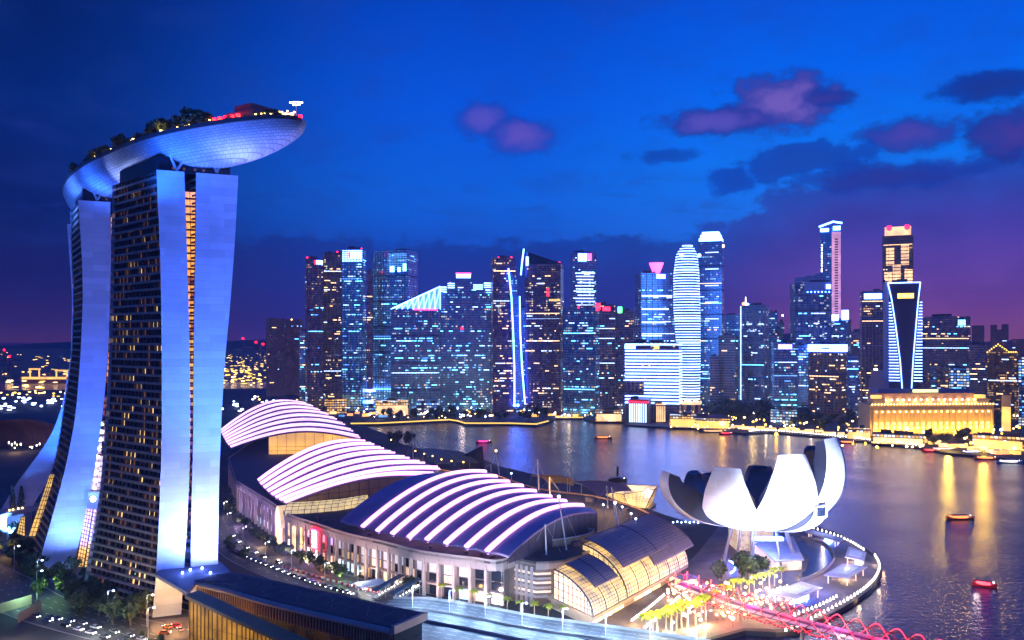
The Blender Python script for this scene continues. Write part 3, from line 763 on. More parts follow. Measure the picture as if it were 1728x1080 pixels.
TEAL = facade('teal_curtain_wall', (.34, .66, .92), (3.2, 4.0), .25, [CY, CY, WH, BL, CY], 1.3, .22, metal=.85, rowk=.6, dim=.45)
TEALD = facade('deep_blue_curtain_wall', (.15, .38, .68), (3.4, 4.0), .22, [WH, CY, WM, CY], 1.3, .2, metal=.8)
DARKC = facade('dark_curtain_wall', (.06, .10, .26), (3.2, 4.0), .15, [WM, WH, YL, WM], 1.4, .2, metal=.7)
WARMC = facade('dark_tower_warm_rooms', (.07, .05, .16), (3.0, 3.6), .19, [WM, YL, WH, WM], 1.5, .3, metal=.5)
RESI = facade('dark_residential_wall', (.02, .02, .05), (3.0, 3.1), .10, [(1, .5, .7), WM, (.8, .4, .8)], .35, .5, wall=(.05, .04, .08))
PINKW = facade('pale_ribbed_wall', (.03, .03, .06), (3.4, 4.2), .14, [WH, CY, WM], 1.2, .3, wall=(.34, .26, .36))
BROWN = facade('brown_ribbed_wall', (.03, .025, .05), (3.4, 4.2), .18, [WM, WH, YL], 1.2, .3, wall=(.32, .20, .20))
BLUEW = facade('pale_blue_ribbed_wall', (.04, .07, .16), (3.4, 4.2), .20, [WH, CY, WH], 1.3, .3, wall=(.22, .28, .5))
GOLDR = facade('gold_speckled_wall', (.05, .03, .02), (3.0, 3.4), .3, [YL, WM, YL], .8, .5, wall=(.12, .06, .05))
LOWW = facade('lowrise_warm_wall', (.12, .07, .04), (4.0, 4.0), .55, [YL, WM, WH, YL], 2.2, .5, wall=(.3, .2, .12))
LOWB = facade('lowrise_blue_wall', (.06, .08, .14), (4.0, 4.0), .45, [CY, WH, WH, BL], 2.0, .4, wall=(.16, .16, .24))
E = {'cy': emit('window_cyan', (.12, .55, 1), 5.5), 'wh': emit('window_white', (.42, .6, 1), 3.8), 'wm': emit('window_warm', (1, .58, .24), 3.2), 'bl': emit('window_blue', (.08, .3, 1), 2.5),
     'sign': emit('sign_white', (.06, .16, 1), 26.0, True), 'signb': emit('sign_blue', (.05, .25, 1), 18.0, True), 'signp': emit('sign_magenta', (1, .06, .4), 6.0, True), 'signv': emit('sign_violet', (.12, .08, 1), 18.0, True),
     'red': emit('sign_red', (1, .004, .012), 12.0, True), 'green': emit('sign_green', (.1, 1, .25), 5.0), 'yel': emit('bulb_yellow', (1, .62, .04), 3.5), 'gold': emit('flood_gold', (1, .5, .04), 1.9, vary=.3, vscale=.1),
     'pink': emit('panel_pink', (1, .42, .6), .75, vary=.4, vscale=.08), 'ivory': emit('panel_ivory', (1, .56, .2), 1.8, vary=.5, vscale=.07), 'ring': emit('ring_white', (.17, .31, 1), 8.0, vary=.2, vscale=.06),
     'wash': emit('wash_blue', (.1, .4, 1), 1.2, vary=.5, vscale=.06)}
WB = {k: unit_box('lit_window', E[k]) for k in ('cy', 'wh', 'wm', 'bl')}
PAL = {'teal': ('cy', 'cy', 'wh', 'bl'), 'mix': ('wh', 'cy', 'wm'), 'warm': ('wm', 'wm', 'wh'), 'white': ('wh', 'wh', 'cy')}
class Tw: pass
def tower(px0, px1, ytop, D, m, label, yaw=0.0, ratio=.8, pal='mix', nw=36, floor=4.0, name='office_tower', cat='office tower', group='city towers across the bay', z0=2.0, steps=None, body=True, ysh=0.0, seed=None, plan=None, bars=1.0):
    rn = random.Random(int(px0*7+px1)) if seed is None else random.Random(seed)
    T = Tw(); pc = (px0+px1)/2; phi = math.atan((pc-CX)/F); W = (px1-px0)*D/F*math.cos(phi)
    th = R(yaw); w_ = W/(math.cos(th)+ratio*abs(math.sin(th))); d_ = w_*ratio; h = ZD(ytop, D)-z0
    T.w, T.d, T.h, T.D = w_, d_, h, D
    dist = D+d_*.5
    x = XD(pc, D)*(dist/D)
    t = thing(name, (x, dist, z0), label, cat, group); t.rotation_euler = (0, 0, -phi+th); ORG[t.name] = Vector((0, 0, 0)); T.t = t
    T.rot = t.rotation_euler
    if body:
        b = MB()
        if steps:
            for x0, x1, yt in steps:
                hh = ZD(yt, D)-z0; a0, a1 = -w_/2+w_*x0, -w_/2+w_*x1
                b.prism([(a0, -d_/2), (a1, -d_/2), (a1, d_/2), (a0, d_/2)], 0, hh)
        else:
            b.prism([(-w_/2, -d_/2), (w_/2, -d_/2), (w_/2, d_/2), (-w_/2, d_/2)], 0, h)
            b.prism([(-w_/2+.4, -d_/2+.4), (w_/2-.4, -d_/2+.4), (w_/2-.4, d_/2-.4), (-w_/2+.4, d_/2-.4)], h, h+1.2)
        b.build('wall', m, t)
        if not steps and D < 1700:
            r_ = MB()
            for k in range(rn.randrange(2, 5)): r_.box(rn.uniform(-.3, .3)*w_, rn.uniform(-.25, .25)*d_, h+1.2, rn.uniform(.12, .35)*w_, rn.uniform(.15, .4)*d_, rn.uniform(2, 5))
            r_.build('roof_plant', DSTEEL, t)
    if nw >= 20 and body and not steps:
        fn = MB(); kf = max(5, int(w_/rn.choice((5, 7, 9)))); dp = rn.uniform(.5, 1.1)
        for i in range(kf+1): fn.box(-w_/2+w_*i/kf, -d_/2-dp/2, 0, .45, dp, h)
        for i in range(1, int(h/floor/rn.choice((8, 11, 14)))): zz_ = h-i*floor*11; (fn.prism([(-w_/2-.6, -d_/2-dp-.1), (w_/2+.6, -d_/2-dp-.1), (w_/2+.6, d_/2+.6), (-w_/2-.6, d_/2+.6)], zz_, zz_+1.6) if zz_ > 5 else None)
        fn.build('facade_fins', mat('fin_%d' % (rn.randrange(3)), ((.10, .16, .3), (.2, .2, .26), (.06, .07, .12))[rn.randrange(3)], .4), t)
        for i in range(rn.randrange(1, 4)):
            z = rn.randrange(4, int(h/floor)-2)*floor+floor*.45; inst('lit_storey', WB[rn.choice(PAL[pal])], t, (0, -d_/2-.1, z), (w_*.94, .4, floor*.3))
    hmax = h
    def hat(xx):
        if not steps: return h
        u = (xx+w_/2)/w_
        for x0, x1, yt in steps:
            if x0 <= u <= x1: return ZD(yt, D)-z0
        return 0
    kk = PAL[pal]; n = 0; tries = 0; rows = [rn.randrange(2, max(3, int(h/floor)-1)) for _ in range(max(4, nw//4))]
    while n < nw and tries < nw*6:
        tries += 1
        r = rn.choice(rows) if rn.random() < .72 else rn.randrange(1, max(2, int(h/floor)-1)); z = r*floor+floor*.45
        L = rn.choice((2.2, 2.6, 4.5, 6, 9))*bars
        side = rn.random() < (abs(math.sin(th))*ratio/(math.cos(th)+abs(math.sin(th))*ratio+1e-6))
        if side:
            sx = -1 if th > 0 else 1
            yy = rn.uniform(-d_/2+L/2, d_/2-L/2) if d_ > L else 0
            if z > hat(sx*(w_/2-.5))-floor or L > d_: continue
            loc = (sx*(w_/2+.15), yy, z); scl = (.5, L, floor*.36)
        else:
            if L > w_: continue
            xx = rn.uniform(-w_/2+L/2, w_/2-L/2)
            if z > hat(xx)-floor: continue
            loc = (xx, -d_/2-.15, z); scl = (L, .5, floor*.36)
        inst('lit_window', WB[rn.choice(kk)], t, loc, scl); n += 1
    return T
def bx(T, name, m, x0, x1, z0, z1, y0=-.6, y1=.4, front=True):
    """box on the front face; x in fractions of the width, z in metres below/above the roof when negative-or-given"""
    w_, d_ = T.w, T.d; yy = -d_/2
    return MB().prism([(-w_/2+w_*x0, yy+y0), (-w_/2+w_*x1, yy+y0), (-w_/2+w_*x1, yy+y1), (-w_/2+w_*x0, yy+y1)], z0, z1).build(name, m, T.t)
def redlight(T, x=0.0, y=0.0, r=1.6, dz=2.5): MB().ball((x*T.w, y*T.d, T.h+dz), r, 7, 5).build('aviation_light', E['red'], T.t)

# --- south-west cluster
a = tower(449, 481, 538, 1750, RESI, 'dark flat topped residential block leftmost of the skyline', 18, .7, 'warm', 5); 
a = tower(479, 512, 540, 1800, RESI, 'dark narrow block directly left of the tall blue office towers', -20, .7, 'teal', 5); MB().ball((0, -a.d/2, a.h+1), 1.6).build('roof_light', E_WRM, a.t)
b_ = tower(515, 546, 437, 1400, DARKC, 'dark blue tower with small bright sign at its upper right, left of the twin towers', 12, .7, 'teal', 30); bx(b_, 'roof_sign', E['sign'], .55, .95, b_.h-9, b_.h-2); bx(b_, 'roof_sign_emblem', E['red'], .42, .53, b_.h-8.5, b_.h-2.5); redlight(b_, -.45)
c_ = tower(546, 580, 427, 1430, WARMC, 'dark tower with yellow lit rooms and a red roof lamp between two blue towers', -10, .6, 'warm', 44); redlight(c_, .2)
d__ = tower(577, 618, 421, 1390, TEAL, 'teal tower whose top storeys glow white behind a bright sign', -14, .7, 'teal', 60)
for k in range(6): bx(d__, 'crown_band', E['ring'], .02, .98, d__.h-3-3.4*k, d__.h-1.2-3.4*k, -.5, .2)
bx(d__, 'roof_sign', E['sign'], .42, .93, d__.h-14, d__.h-4, -1.2, -.55); bx(d__, 'roof_sign_emblem', E['red'], .33, .41, d__.h-13, d__.h-5, -1.2, -.55); redlight(d__, .35)
s_ = tower(619, 629, 458, 1420, DARKC, 'slim dark stair tower with one red lamp beside the teal tower', 0, .8, 'warm', 10); redlight(s_, 0)
f_ = tower(629, 706, 424, 1440, TEAL, 'broad teal tower with white glow washing its upper right corner', -24, .7, 'teal', 50); redlight(f_, -.35)
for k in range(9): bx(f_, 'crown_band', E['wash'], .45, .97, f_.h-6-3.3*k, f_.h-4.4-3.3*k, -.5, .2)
bx(f_, 'crown_lamp', E['sign'], .50, .62, f_.h-36, f_.h-26); bx(f_, 'crown_lamp', E['sign'], .72, .80, f_.h-36, f_.h-28); bx(f_, 'crown_lamp', E['sign'], .87, .96, f_.h-35, f_.h-22)
# slanted lattice crown
def slanted(px0, px1, yl, yr, D, m, label, pal, nw):
    T = tower(px0, px1, yl, D, m, label, 0, .5, pal, nw); hr = ZD(yr, D)-2-T.h; w_, d_ = T.w, T.d
    c = MB()
    for u in [i/9 for i in range(10)]:
        x = -w_/2+w_*u; c.tube([(x, -d_/2-.3, T.h), (x, -d_/2-.3, T.h+hr*u+1)], .45, 5)
        if u < 1: x2 = -w_/2+w_*(u+1/9); c.tube([(x, -d_/2-.3, T.h), (x2, -d_/2-.3, T.h+hr*(u+1/9))], .35, 5)
    c.tube([(-w_/2, -d_/2-.3, T.h+.5), (w_/2, -d_/2-.3, T.h+hr+1)], .9, 6)
    c.build('crown_lattice', E['sign'], T.t)
    MB().hexa([(-w_/2, -d_/2+.5, T.h), (w_/2, -d_/2+.5, T.h), (w_/2, -d_/2+6, T.h), (-w_/2, -d_/2+6, T.h), (-w_/2, -d_/2+.5, T.h+.6), (w_/2, -d_/2+.5, T.h+hr), (w_/2, -d_/2+6, T.h+hr), (-w_/2, -d_/2+6, T.h+.6)]).build('crown_screen', E['wash'], T.t)
    return T
g_ = slanted(660, 743, 522, 484, 1350, TEALD, 'blue office block with a white lit lattice crown rising to the right', 'teal', 90)
bx(g_, 'ledge_light', E['signp'], .45, .95, g_.h-1.2, g_.h+.6, -.7, -.3)
h__ = tower(742, 832, 460, 1370, TEALD, 'wide stepped blue tower, pink framed bright sign on its middle step', 0, .6, 'teal', 95, steps=((0, .14, 482), (.14, .29, 476), (.29, .61, 462), (.61, .82, 478), (.82, 1, 475)))
for x0, x1, yt in ((.02, .13, 482), (.15, .28, 476), (.63, .81, 478), (.83, .99, 475)):
    zz = ZD(yt, 1370)-2
    for k in range(3): bx(h__, 'crown_band', E['ring'], x0, x1, zz-3.5-3.4*k, zz-1.8-3.4*k, -.5, .2)
zz = ZD(462, 1370)-2; bx(h__, 'roof_sign', E['sign'], .31, .58, zz-7, zz-1); bx(h__, 'sign_frame', E['signp'], .30, .59, zz-.5, zz+1.5, -1, -.3)
bx(h__, 'red_shop_sign', E['red'], .40, .44, zz-92, zz-88)
# the two sail-like towers
i_ = tower(828, 871, 436, 1330, WARMC, 'dark tower with scattered warm windows and two red lamps left of white light blades', 8, .7, 'warm', 55); redlight(i_, -.2); redlight(i_, .35)
j_ = tower(886, 952, 445, 1330, WARMC, 'dark tower with red lantern and a sloping roof right of the light blades', -10, .6, 'warm', 60)
hh = ZD(423, 1330)-2-j_.h
MB().hexa([(-j_.w/2, -j_.d/2, j_.h), (j_.w/2, -j_.d/2, j_.h), (j_.w/2, j_.d/2, j_.h), (-j_.w/2, j_.d/2, j_.h), (-j_.w/2, -j_.d/2, j_.h+hh), (j_.w/2, -j_.d/2, j_.h+.8), (j_.w/2, j_.d/2, j_.h+.8), (-j_.w/2, j_.d/2, j_.h+hh)]).build('sloping_roof', DARKG, j_.t)
bx(j_, 'crown_panel', E['ring'], .02, .10, j_.h+hh-24, j_.h+hh-9); bx(j_, 'gold_storey', E['gold'], .68, .99, j_.h-60, j_.h-57); bx(j_, 'red_lantern', E['red'], .62, .68, j_.h-52, j_.h-40); redlight(j_, .42, 0)
bld = thing('light_blades', (XD(870, 1322), 1322, 2), 'tall bowed glass fin edged by white light lines between two dark towers', 'glass fin tower')
def PDl(px, py, D=1322): return PD(px, py, D)
MB().slab([[PDl(lerp(858, 868, u), lerp(455, 690, u), 1326), PDl(lerp(872, 886, u), lerp(470, 690, u), 1326)] for u in [i/12 for i in range(13)]], (0, 14, 0)).build('glass_fin', TEALD, bld)
for pts, r in ((((884, 420), (881, 442), (879, 464)), 1.3), (((858, 453), (863, 500), (866, 560), (868, 620), (868, 682)), 1.2), (((877, 500), (878, 560), (881, 620), (886, 682)), 1.2)):
    MB().tube([PDl(x, y) for x, y in pts], r, 6).build('light_line', E['sign'], bld, True)
for px, py in ((868, 684), (874, 684)): MB().ball(PDl(px, py, 1318), 2.4).build('base_light', E['sign'], bld)
k_ = tower(962, 1006, 426, 1400, TEALD, 'tower with blazing white and magenta roof sign and glowing upper storeys', 10, .7, 'white', 50)
bx(k_, 'roof_sign', E['sign'], .22, .58, k_.h-15, k_.h-2, -1.2, -.5); bx(k_, 'roof_sign_emblem', E['signp'], .60, .80, k_.h-13, k_.h-2, -1.2, -.5)
for k in range(12): bx(k_, 'lit_storey', E['wh'] if k % 3 else E['ring'], .1+.03*(k % 4), .95-.04*(k % 3), k_.h-36-5.3*k, k_.h-34.2-5.3*k)
l_ = tower(950, 1012, 520, 1300, TEALD, 'lower dark blue block with cyan windows in front of the bright signed tower', -12, .6, 'teal', 60); bx(l_, 'red_beacon', E['red'], .45, .5, l_.h, l_.h+4)
m_ = tower(1000, 1038, 515, 1340, DARKC, 'dark block carrying two red roof signs', 8, .7, 'mix', 22); bx(m_, 'roof_sign', E['red'], .05, .28, m_.h-7, m_.h+3); bx(m_, 'roof_sign', E['red'], .4, .75, m_.h-9, m_.h-3)
n_ = tower(1036, 1072, 526, 1345, DARKC, 'dark block carrying one green roof sign', -8, .7, 'mix', 18); bx(n_, 'roof_sign', E['green'], .2, .42, n_.h-2, n_.h+8)
o_ = tower(1071, 1140, 462, 1380, TEALD, 'glass tower with magenta funnel on its roof and a white sign', 14, .7, 'white', 70)
fu = MB(); fu.tube([(0, -o_.d*.2, o_.h), (0, -o_.d*.2, o_.h+19)], 5.0, 12, r2=12.5); fu.build('roof_funnel', E['signp'], o_.t, True); bx(o_, 'roof_sign', E['sign'], .45, .70, o_.h-8, o_.h-1, -1.5, -.5)
for k in range(4): bx(o_, 'lit_storey', E['wh'], .03, .9-.1*k, o_.h-38-22*k, o_.h-35.6-22*k)
# the ringed tower
def ringed():
    D = 1250; t = thing('ringed_tower', (XD(1165, D), D+16, 2), 'slender bowed tower wrapped in white glowing floor rings, standing on pillars', 'office tower', 'city towers across the bay')
    L = [(412, 1156), (420, 1149), (430, 1144), (460, 1140), (520, 1140), (600, 1146), (676, 1152)]; Rr = [(412, 1172), (420, 1177), (430, 1181), (460, 1184), (520, 1186), (600, 1186), (676, 1185)]
    def prof(py, dep=15.0, grow=1.0):
        x0, x1 = XD(poly_at(L, py), D), XD(poly_at(Rr, py), D); c = (x0+x1)/2; a = (x1-x0)/2*grow; sc_ = min(1, a/16)
        return [(c+a*math.cos(q), D+16+dep*sc_*grow*math.sin(q)) for q in [2*math.pi*i/20 for i in range(20)]]
    b = MB(); ys = [412+(676-412)*i/30 for i in range(31)]
    P = [[Vector((x, y, ZD(py, D))) for x, y in prof(py, grow=.955)+[prof(py, grow=.955)[0]]] for py in ys]; b.grid(P); n = len(b.v)
    b.v += [tuple(v) for v in P[0][:-1]]; b.f.append(tuple(range(n, n+20))); b.build('wall', DARKG, t)
    rn = random.Random(3)
    for k in range(58):
        py = 413.5+k*(676-413.5)/57.5; z = ZD(py, D); p = prof(py, grow=1.0)
        hh = 1.15 if (k % 9) else 2.2
        MB().prism(p, z-hh/2-.4, z+hh/2).build('floor_ring', E['ring'] if rn.random() < .85 or k < 3 else E['wh'], t)
    for px, py in ((1150, 431), (1180, 431)): MB().ball(Vector((XD(px, D), D, ZD(py, D))), 3.0).build('crown_lamp', E['sign'], t)
    q = prof(676); 
    for k in range(0, 20, 3): MB().tube([(q[k][0], q[k][1], 2), (q[k][0], q[k][1], ZD(676, D))], 1.4, 8).build('pillar', TAN, t)
    MB().prism([(x*1.0, y) for x, y in prof(676, grow=1.15)], ZD(683, D), ZD(678, D)).build('canopy_ring', E['ivory'], t)
ringed()
q_ = tower(1178, 1222, 408, 1500, TEALD, 'tall dark blue tower with stepped white glowing crown behind the ringed tower', -6, .8, 'mix', 34)
for k, (g1, z0_, z1_) in enumerate(((.94, 0, 6), (.84, 7, 12), (.70, 13, 17.5))):
    a_ = g1*q_.w/2; b__ = g1*q_.d/2; MB().prism([(-a_, -b__), (a_, -b__), (a_, b__), (-a_, b__)], q_.h+1.3+z0_, q_.h+1.3+z1_).build('crown_tier', E['sign'], q_.t)
MB().ball((q_.w*.52, -q_.d*.4, q_.h-8), 3.2).build('corner_lamp', E_WRM, q_.t)
for k in range(5): bx(q_, 'lit_storey', E['wh'], .3, .85, q_.h-20-30*k, q_.h-18.4-30*k)
# striped hotel
r_ = tower(1054, 1151, 579, 1200, DARKC, 'broad hotel block striped with white light bands, standing by the water', -8, .45, 'mix', 0, name='striped_hotel', cat='hotel')
for k in range(19):
    z = r_.h-2.0-k*4.7
    if z < 14: break
    if k == 1: continue
    MB().prism([(-r_.w/2+(r_.w*.36 if k in (12, 13, 14, 15) else .2), -r_.d/2-.9), (r_.w/2-.2, -r_.d/2-.9), (r_.w/2-.2, -r_.d/2+.1), (-r_.w/2+(r_.w*.36 if k in (12, 13, 14, 15) else .2), -r_.d/2+.1)], z-1.15, z+1.15).build('light_band', E['ring'], r_.t)
    MB().prism([(r_.w/2-.1, -r_.d/2-.9), (r_.w/2+.8, -r_.d/2-.9), (r_.w/2+.8, r_.d/2), (r_.w/2-.1, r_.d/2)], z-1.1, z+1.1).build('light_band', E['ring'], r_.t)
bx(r_, 'roof_sign', E['sign'], .0, .2, r_.h-8.5, r_.h-2.5, -1.6, -1)
bx(r_, 'gold_letters', E['yel'], .56, .64, r_.h-8.5, r_.h-4.0, -1.6, -1)
for k in range(5): bx(r_, 'tall_window_pier', STEEL, .03+.075*k, .045+.075*k, r_.h-68, r_.h-52)
# columned pavilion at the waterside
def colhall(px0, px1, y0, y1, D, label, ncol, m, yaw):
    t = tower(px0, px1, y0, D, mat('hall_wall', (.2, .14, .1), .6), label, yaw, .8, 'warm', 0, name='waterside_hall', cat='hall', group='waterside halls')
    for k in range(ncol): bx(t, 'lit_column', m, .06+.9*k/ncol, .06+.9*k/ncol+.42/ncol, 1.5, t.h-4.5, -1.1, -.2)
    bx(t, 'cornice', E['red'] if ncol > 6 else E['gold'], .0, 1.0, t.h-2.5, t.h-1.2, -1.4, -.2)
    return t
ch = colhall(1060, 1100, 676, 714, 1185, 'waterside hall with tall white lit columns below the striped hotel', 8, E['wh'], -12)
ch2 = colhall(1100, 1128, 680, 716, 1195, 'smaller hall with yellow lit columns right of the white columned hall', 6, E['ivory'], 20)
# middle right cluster
tower(1212, 1246, 567, 1350, PINKW, 'pale ribbed block with lilac bands behind the shore trees', -18, .6, 'mix', 10, name='office_block')
tower(1198, 1214, 602, 1345, PINKW, 'narrow pale block left of the lilac ribbed block', 0, .8, 'mix', 4)
tower(1222, 1252, 532, 1500, TEALD, 'dark blue block behind the lilac ribbed block', 0, .6, 'teal', 10)
u_ = tower(1250, 1298, 516, 1380, BLUEW, 'pale ribbed tower topped by a beacon spire with orange light', -16, .7, 'white', 22)
MB().tube([(-u_.w*.4, 0, u_.h), (-u_.w*.4, 0, u_.h+16), ], 1.1, 6, r2=.4).build('spire', E_WHT, u_.t); MB().ball((-u_.w*.46, -2, u_.h+4), 3.4).build('beacon', emit('beacon_orange', (1, .2, .03), 6), u_.t); MB().ball((-u_.w*.3, -2, u_.h+3), 2.6).build('beacon', E['sign'], u_.t)
bx(u_, 'edge_light', E['ring'], -.015, .015, 4, u_.h, -1, 0)
tower(1297, 1313, 528, 1480, TEALD, 'thin blue block between the beacon tower and the pale capped tower', 0, .8, 'teal', 6)
v_ = tower(1311, 1323, 544, 1450, BLUEW, 'thin pale block with one white roof lamp', 0, .8, 'teal', 4); MB().ball((v_.w*.3, -v_.d/2, v_.h+12), 1.6).build('roof_lamp', E_WHT, v_.t)
w_ = tower(1332, 1403, 478, 1330, BLUEW, 'blue ribbed tower with a pale cap and arched roof openings', 16, .6, 'white', 40)
bx(w_, 'cap_wall', mat('pale_wall', (.5, .5, .62), .6), .25, 1.0, w_.h-11, w_.h+2, -1, 1); bx(w_, 'roof_sign', E['sign'], .85, .97, w_.h-9, w_.h-2, -1.8, -1.1)
for k in range(7): bx(w_, 'cap_lamp', E['sign'], .32+.1*k, .35+.1*k, w_.h-15, w_.h-13, -1.2, -.3)
for k in range(3): MB().prism([(-w_.w/2+w_.w*(.1+.28*k), -w_.d*.3), (-w_.w/2+w_.w*(.34+.28*k), -w_.d*.3), (-w_.w/2+w_.w*(.34+.28*k), w_.d*.3), (-w_.w/2+w_.w*(.1+.28*k), w_.d*.3)], w_.h+1.3, w_.h+10+3*k).build('roof_house', TEALD, w_.t)
x_ = tower(1384, 1419, 384, 1450, TEALD, 'tallest thin tower with rosy lit edge panel and angled white crown', 0, .9, 'white', 14)
bx(x_, 'lit_edge_panel', E['pink'], .56, .99, x_.h*.02, x_.h-8, -2.2, -.3);  # pink light on this face put in as a glowing panel
for k in range(52): bx(x_, 'panel_window', DARKG, .70, .86, x_.h-22-4.5*k, x_.h-19.8-4.5*k, -2.5, -2.15)
MB().tube([(-x_.w/2-2, -x_.d/2-1, x_.h+2), (x_.w*.12, -x_.d/2-2, x_.h+10), (x_.w/2+2, -x_.d/2-1, x_.h+7)], 1.7, 6).build('crown_light', E['sign'], x_.t)
bx(x_, 'crown_lamp', E['sign'], .0, .42, x_.h-7, x_.h-1, -1.5, -.5); bx(x_, 'crown_lamp', E['sign'], .62, .98, x_.h-5, x_.h+2, -2.9, -2.3)
for k in range(11): MB().ball((-x_.w*.42, -x_.d/2-1, x_.h-30-4.6*k), 1.1, 6, 4).build('edge_lamp', E_WHT, x_.t)
y_ = tower(1393, 1437, 540, 1360, BLUEW, 'dark blue block with blazing stepped crown below the tallest thin tower', -14, .6, 'white', 30)
bx(y_, 'crown_lamp', E['sign'], .0, .16, y_.h-2, y_.h+7, -1, 3); bx(y_, 'crown_lamp', E['sign'], .28, .56, y_.h-1, y_.h+9, -1, 3); bx(y_, 'crown_lamp', E['sign'], .72, 1.0, y_.h, y_.h+16, -1, 3)
z_ = tower(1302, 1346, 580, 1240, TEALD, 'dark blue office block with a violet glowing roof sign', 10, .6, 'teal', 32); bx(z_, 'roof_sign', E['signv'], .18, .76, z_.h-8, z_.h-1)
tower(1344, 1368, 583, 1260, TEALD, 'dark teal block joined between the violet signed block and white banded block', 0, .7, 'teal', 16)
aa = tower(1364, 1429, 582, 1215, BROWN, 'office block with broad white band at the roof over brown ribs', -22, .6, 'warm', 36)
MB().prism([(-aa.w/2-.8, -aa.d/2-.8), (aa.w/2+.8, -aa.d/2-.8), (aa.w/2+.8, aa.d/2+.8), (-aa.w/2-.8, aa.d/2+.8)], aa.h-10, aa.h+.5).build('roof_band', E['sign'], aa.t)
bx(aa, 'band_lettering', DSTEEL, .45, .68, aa.h-6, aa.h-4.2, -1.3, -.9)
tower(1429, 1449, 602, 1300, BLUEW, 'narrow purple block with stacked white lamps', 0, .8, 'white', 12)
bb = tower(1450, 1491, 492, 1340, DARKC, 'dark tower with wide glowing white sign under its flat roof', 8, .7, 'warm', 34); bx(bb, 'roof_sign', E['sign'], .12, .92, bb.h-12, bb.h-3)
cc = tower(1489, 1541, 398, 1480, BROWN, 'tall stone tower floodlit ivory at the top with two red roof lamps', 0, .9, 'warm', 20)
for u, z0_, z1_ in ((.12, 20, 52), (.60, 16, 52), (.34, 50, 92), (.06, 64, 92), (.72, 60, 92)): bx(cc, 'floodlit_pier', E['ivory'], u, u+.26, cc.h-z1_, cc.h-z0_)  # floodlighting put into the piers as emission
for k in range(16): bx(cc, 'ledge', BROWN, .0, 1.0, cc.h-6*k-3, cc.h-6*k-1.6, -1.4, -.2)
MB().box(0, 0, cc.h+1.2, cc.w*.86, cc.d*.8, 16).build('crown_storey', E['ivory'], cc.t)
for s in (-.28, .30): MB().ball((s*cc.w, -cc.d*.42, cc.h+15), 5.2).build('aviation_light', E['red'], cc.t)
# diabolo tower
dd = tower(1498, 1553, 477, 1170, mat('dusk_wall', (.05, .035, .07), .4), 'waisted tower outlined by two white curves with white bands alongside', 0, .7, 'warm', 0)
LL = [(0, 0), (.12, .12), (.24, .30), (.38, .55), (.46, .8), (.48, 1)]; RR = [(1, 0), (.94, .12), (.87, .30), (.78, .55), (.72, .8), (.70, 1)]
for T_ in (LL, RR): MB().tube([(-dd.w/2+dd.w*x, -dd.d/2-1.3, dd.h*(1-u)+.5) for x, u in T_], .85, 6).build('light_curve', E['ring'], dd.t, True)
MB().tube([(-dd.w/2, -dd.d/2-1.3, dd.h), (dd.w/2, -dd.d/2-1.3, dd.h)], .95, 6).build('light_curve', E['ring'], dd.t)
bx(dd, 'gold_sign', E['yel'], .3, .8, dd.h-22, dd.h-15)
bx(dd, 'gold_sign_glow', E['ivory'], .3, .8, dd.h-20, dd.h-17.5, -1, -.65)
lt = [(u, x) for x, u in LL]; rt = [(u, x) for x, u in RR]
for k in range(27):
    z = dd.h-28-k*4.25; u = 1-z/dd.h
    if z < 6: break
    a0, a1 = poly_at(lt, u), poly_at(rt, u)
    bx(dd, 'light_band', E['ring'], -.06, a0-.05, z-.75, z+.75)
    bx(dd, 'light_band', E['ring'], a1+.05, 1.06, z-.75, z+.75)
tower(1490, 1500, 478, 1180, mat('pale_wall', (.5, .5, .62), .6), 'pale windowless slab along the left side of the waisted tower', 0, 2.0, 'mix', 0)
ee = tower(1553, 1637, 535, 1400, DARKC, 'wide black block with one blue sign at upper right', 0, .4, 'mix', 34); bx(ee, 'roof_sign', E['signb'], .76, .9, ee.h-14, ee.h-5)
tower(1570, 1580, 618, 1180, BLUEW, 'small pale blue block behind the golden hall', 0, .8, 'teal', 3, name='office_block')
tower(1580, 1602, 622, 1185, BROWN, 'small brown block behind the golden hall', 0, .8, 'warm', 3, name='office_block')
f2 = tower(1600, 1636, 624, 1190, LOWB, 'small block washed in blue light behind the golden hall', 0, .7, 'teal', 14, name='office_block')
gg = tower(1636, 1667, 583, 1300, DARKC, 'dark block left of the gabled yellow outlined block', 0, .7, 'warm', 14)
tower(1640, 1661, 550, 2000, RESI, 'distant grey residential tower behind the right edge skyline', 0, .7, 'warm', 3)
tower(1671, 1702, 549, 2000, RESI, 'distant twin topped residential tower with a red lamp', 0, .7, 'warm', 4, steps=((0, .38, 548), (.38, .62, 556), (.62, 1, 547)))
tower(1706, 1740, 573, 1900, RESI, 'distant dark residential tower at the right edge', 0, .7, 'warm', 4)
hh_ = tower(1666, 1718, 595, 1250, GOLDR, 'gabled block with its roof edge outlined in yellow bulbs', 0, .6, 'warm', 20)
zg = ZD(582, 1250)-2
MB().hexa([(-hh_.w/2, -hh_.d/2, hh_.h), (hh_.w*.2, -hh_.d/2, hh_.h), (hh_.w*.2, hh_.d/2, hh_.h), (-hh_.w/2, hh_.d/2, hh_.h), (-hh_.w*.16, -hh_.d/2, zg), (-hh_.w*.14, -hh_.d/2, zg), (-hh_.w*.14, hh_.d/2, zg), (-hh_.w*.16, hh_.d/2, zg)]).build('gable', GOLDR, hh_.t)
gp = [(-hh_.w/2, hh_.h+.5), (-hh_.w*.15, zg+1), (hh_.w*.2, hh_.h+1), (hh_.w/2, hh_.h+1)]
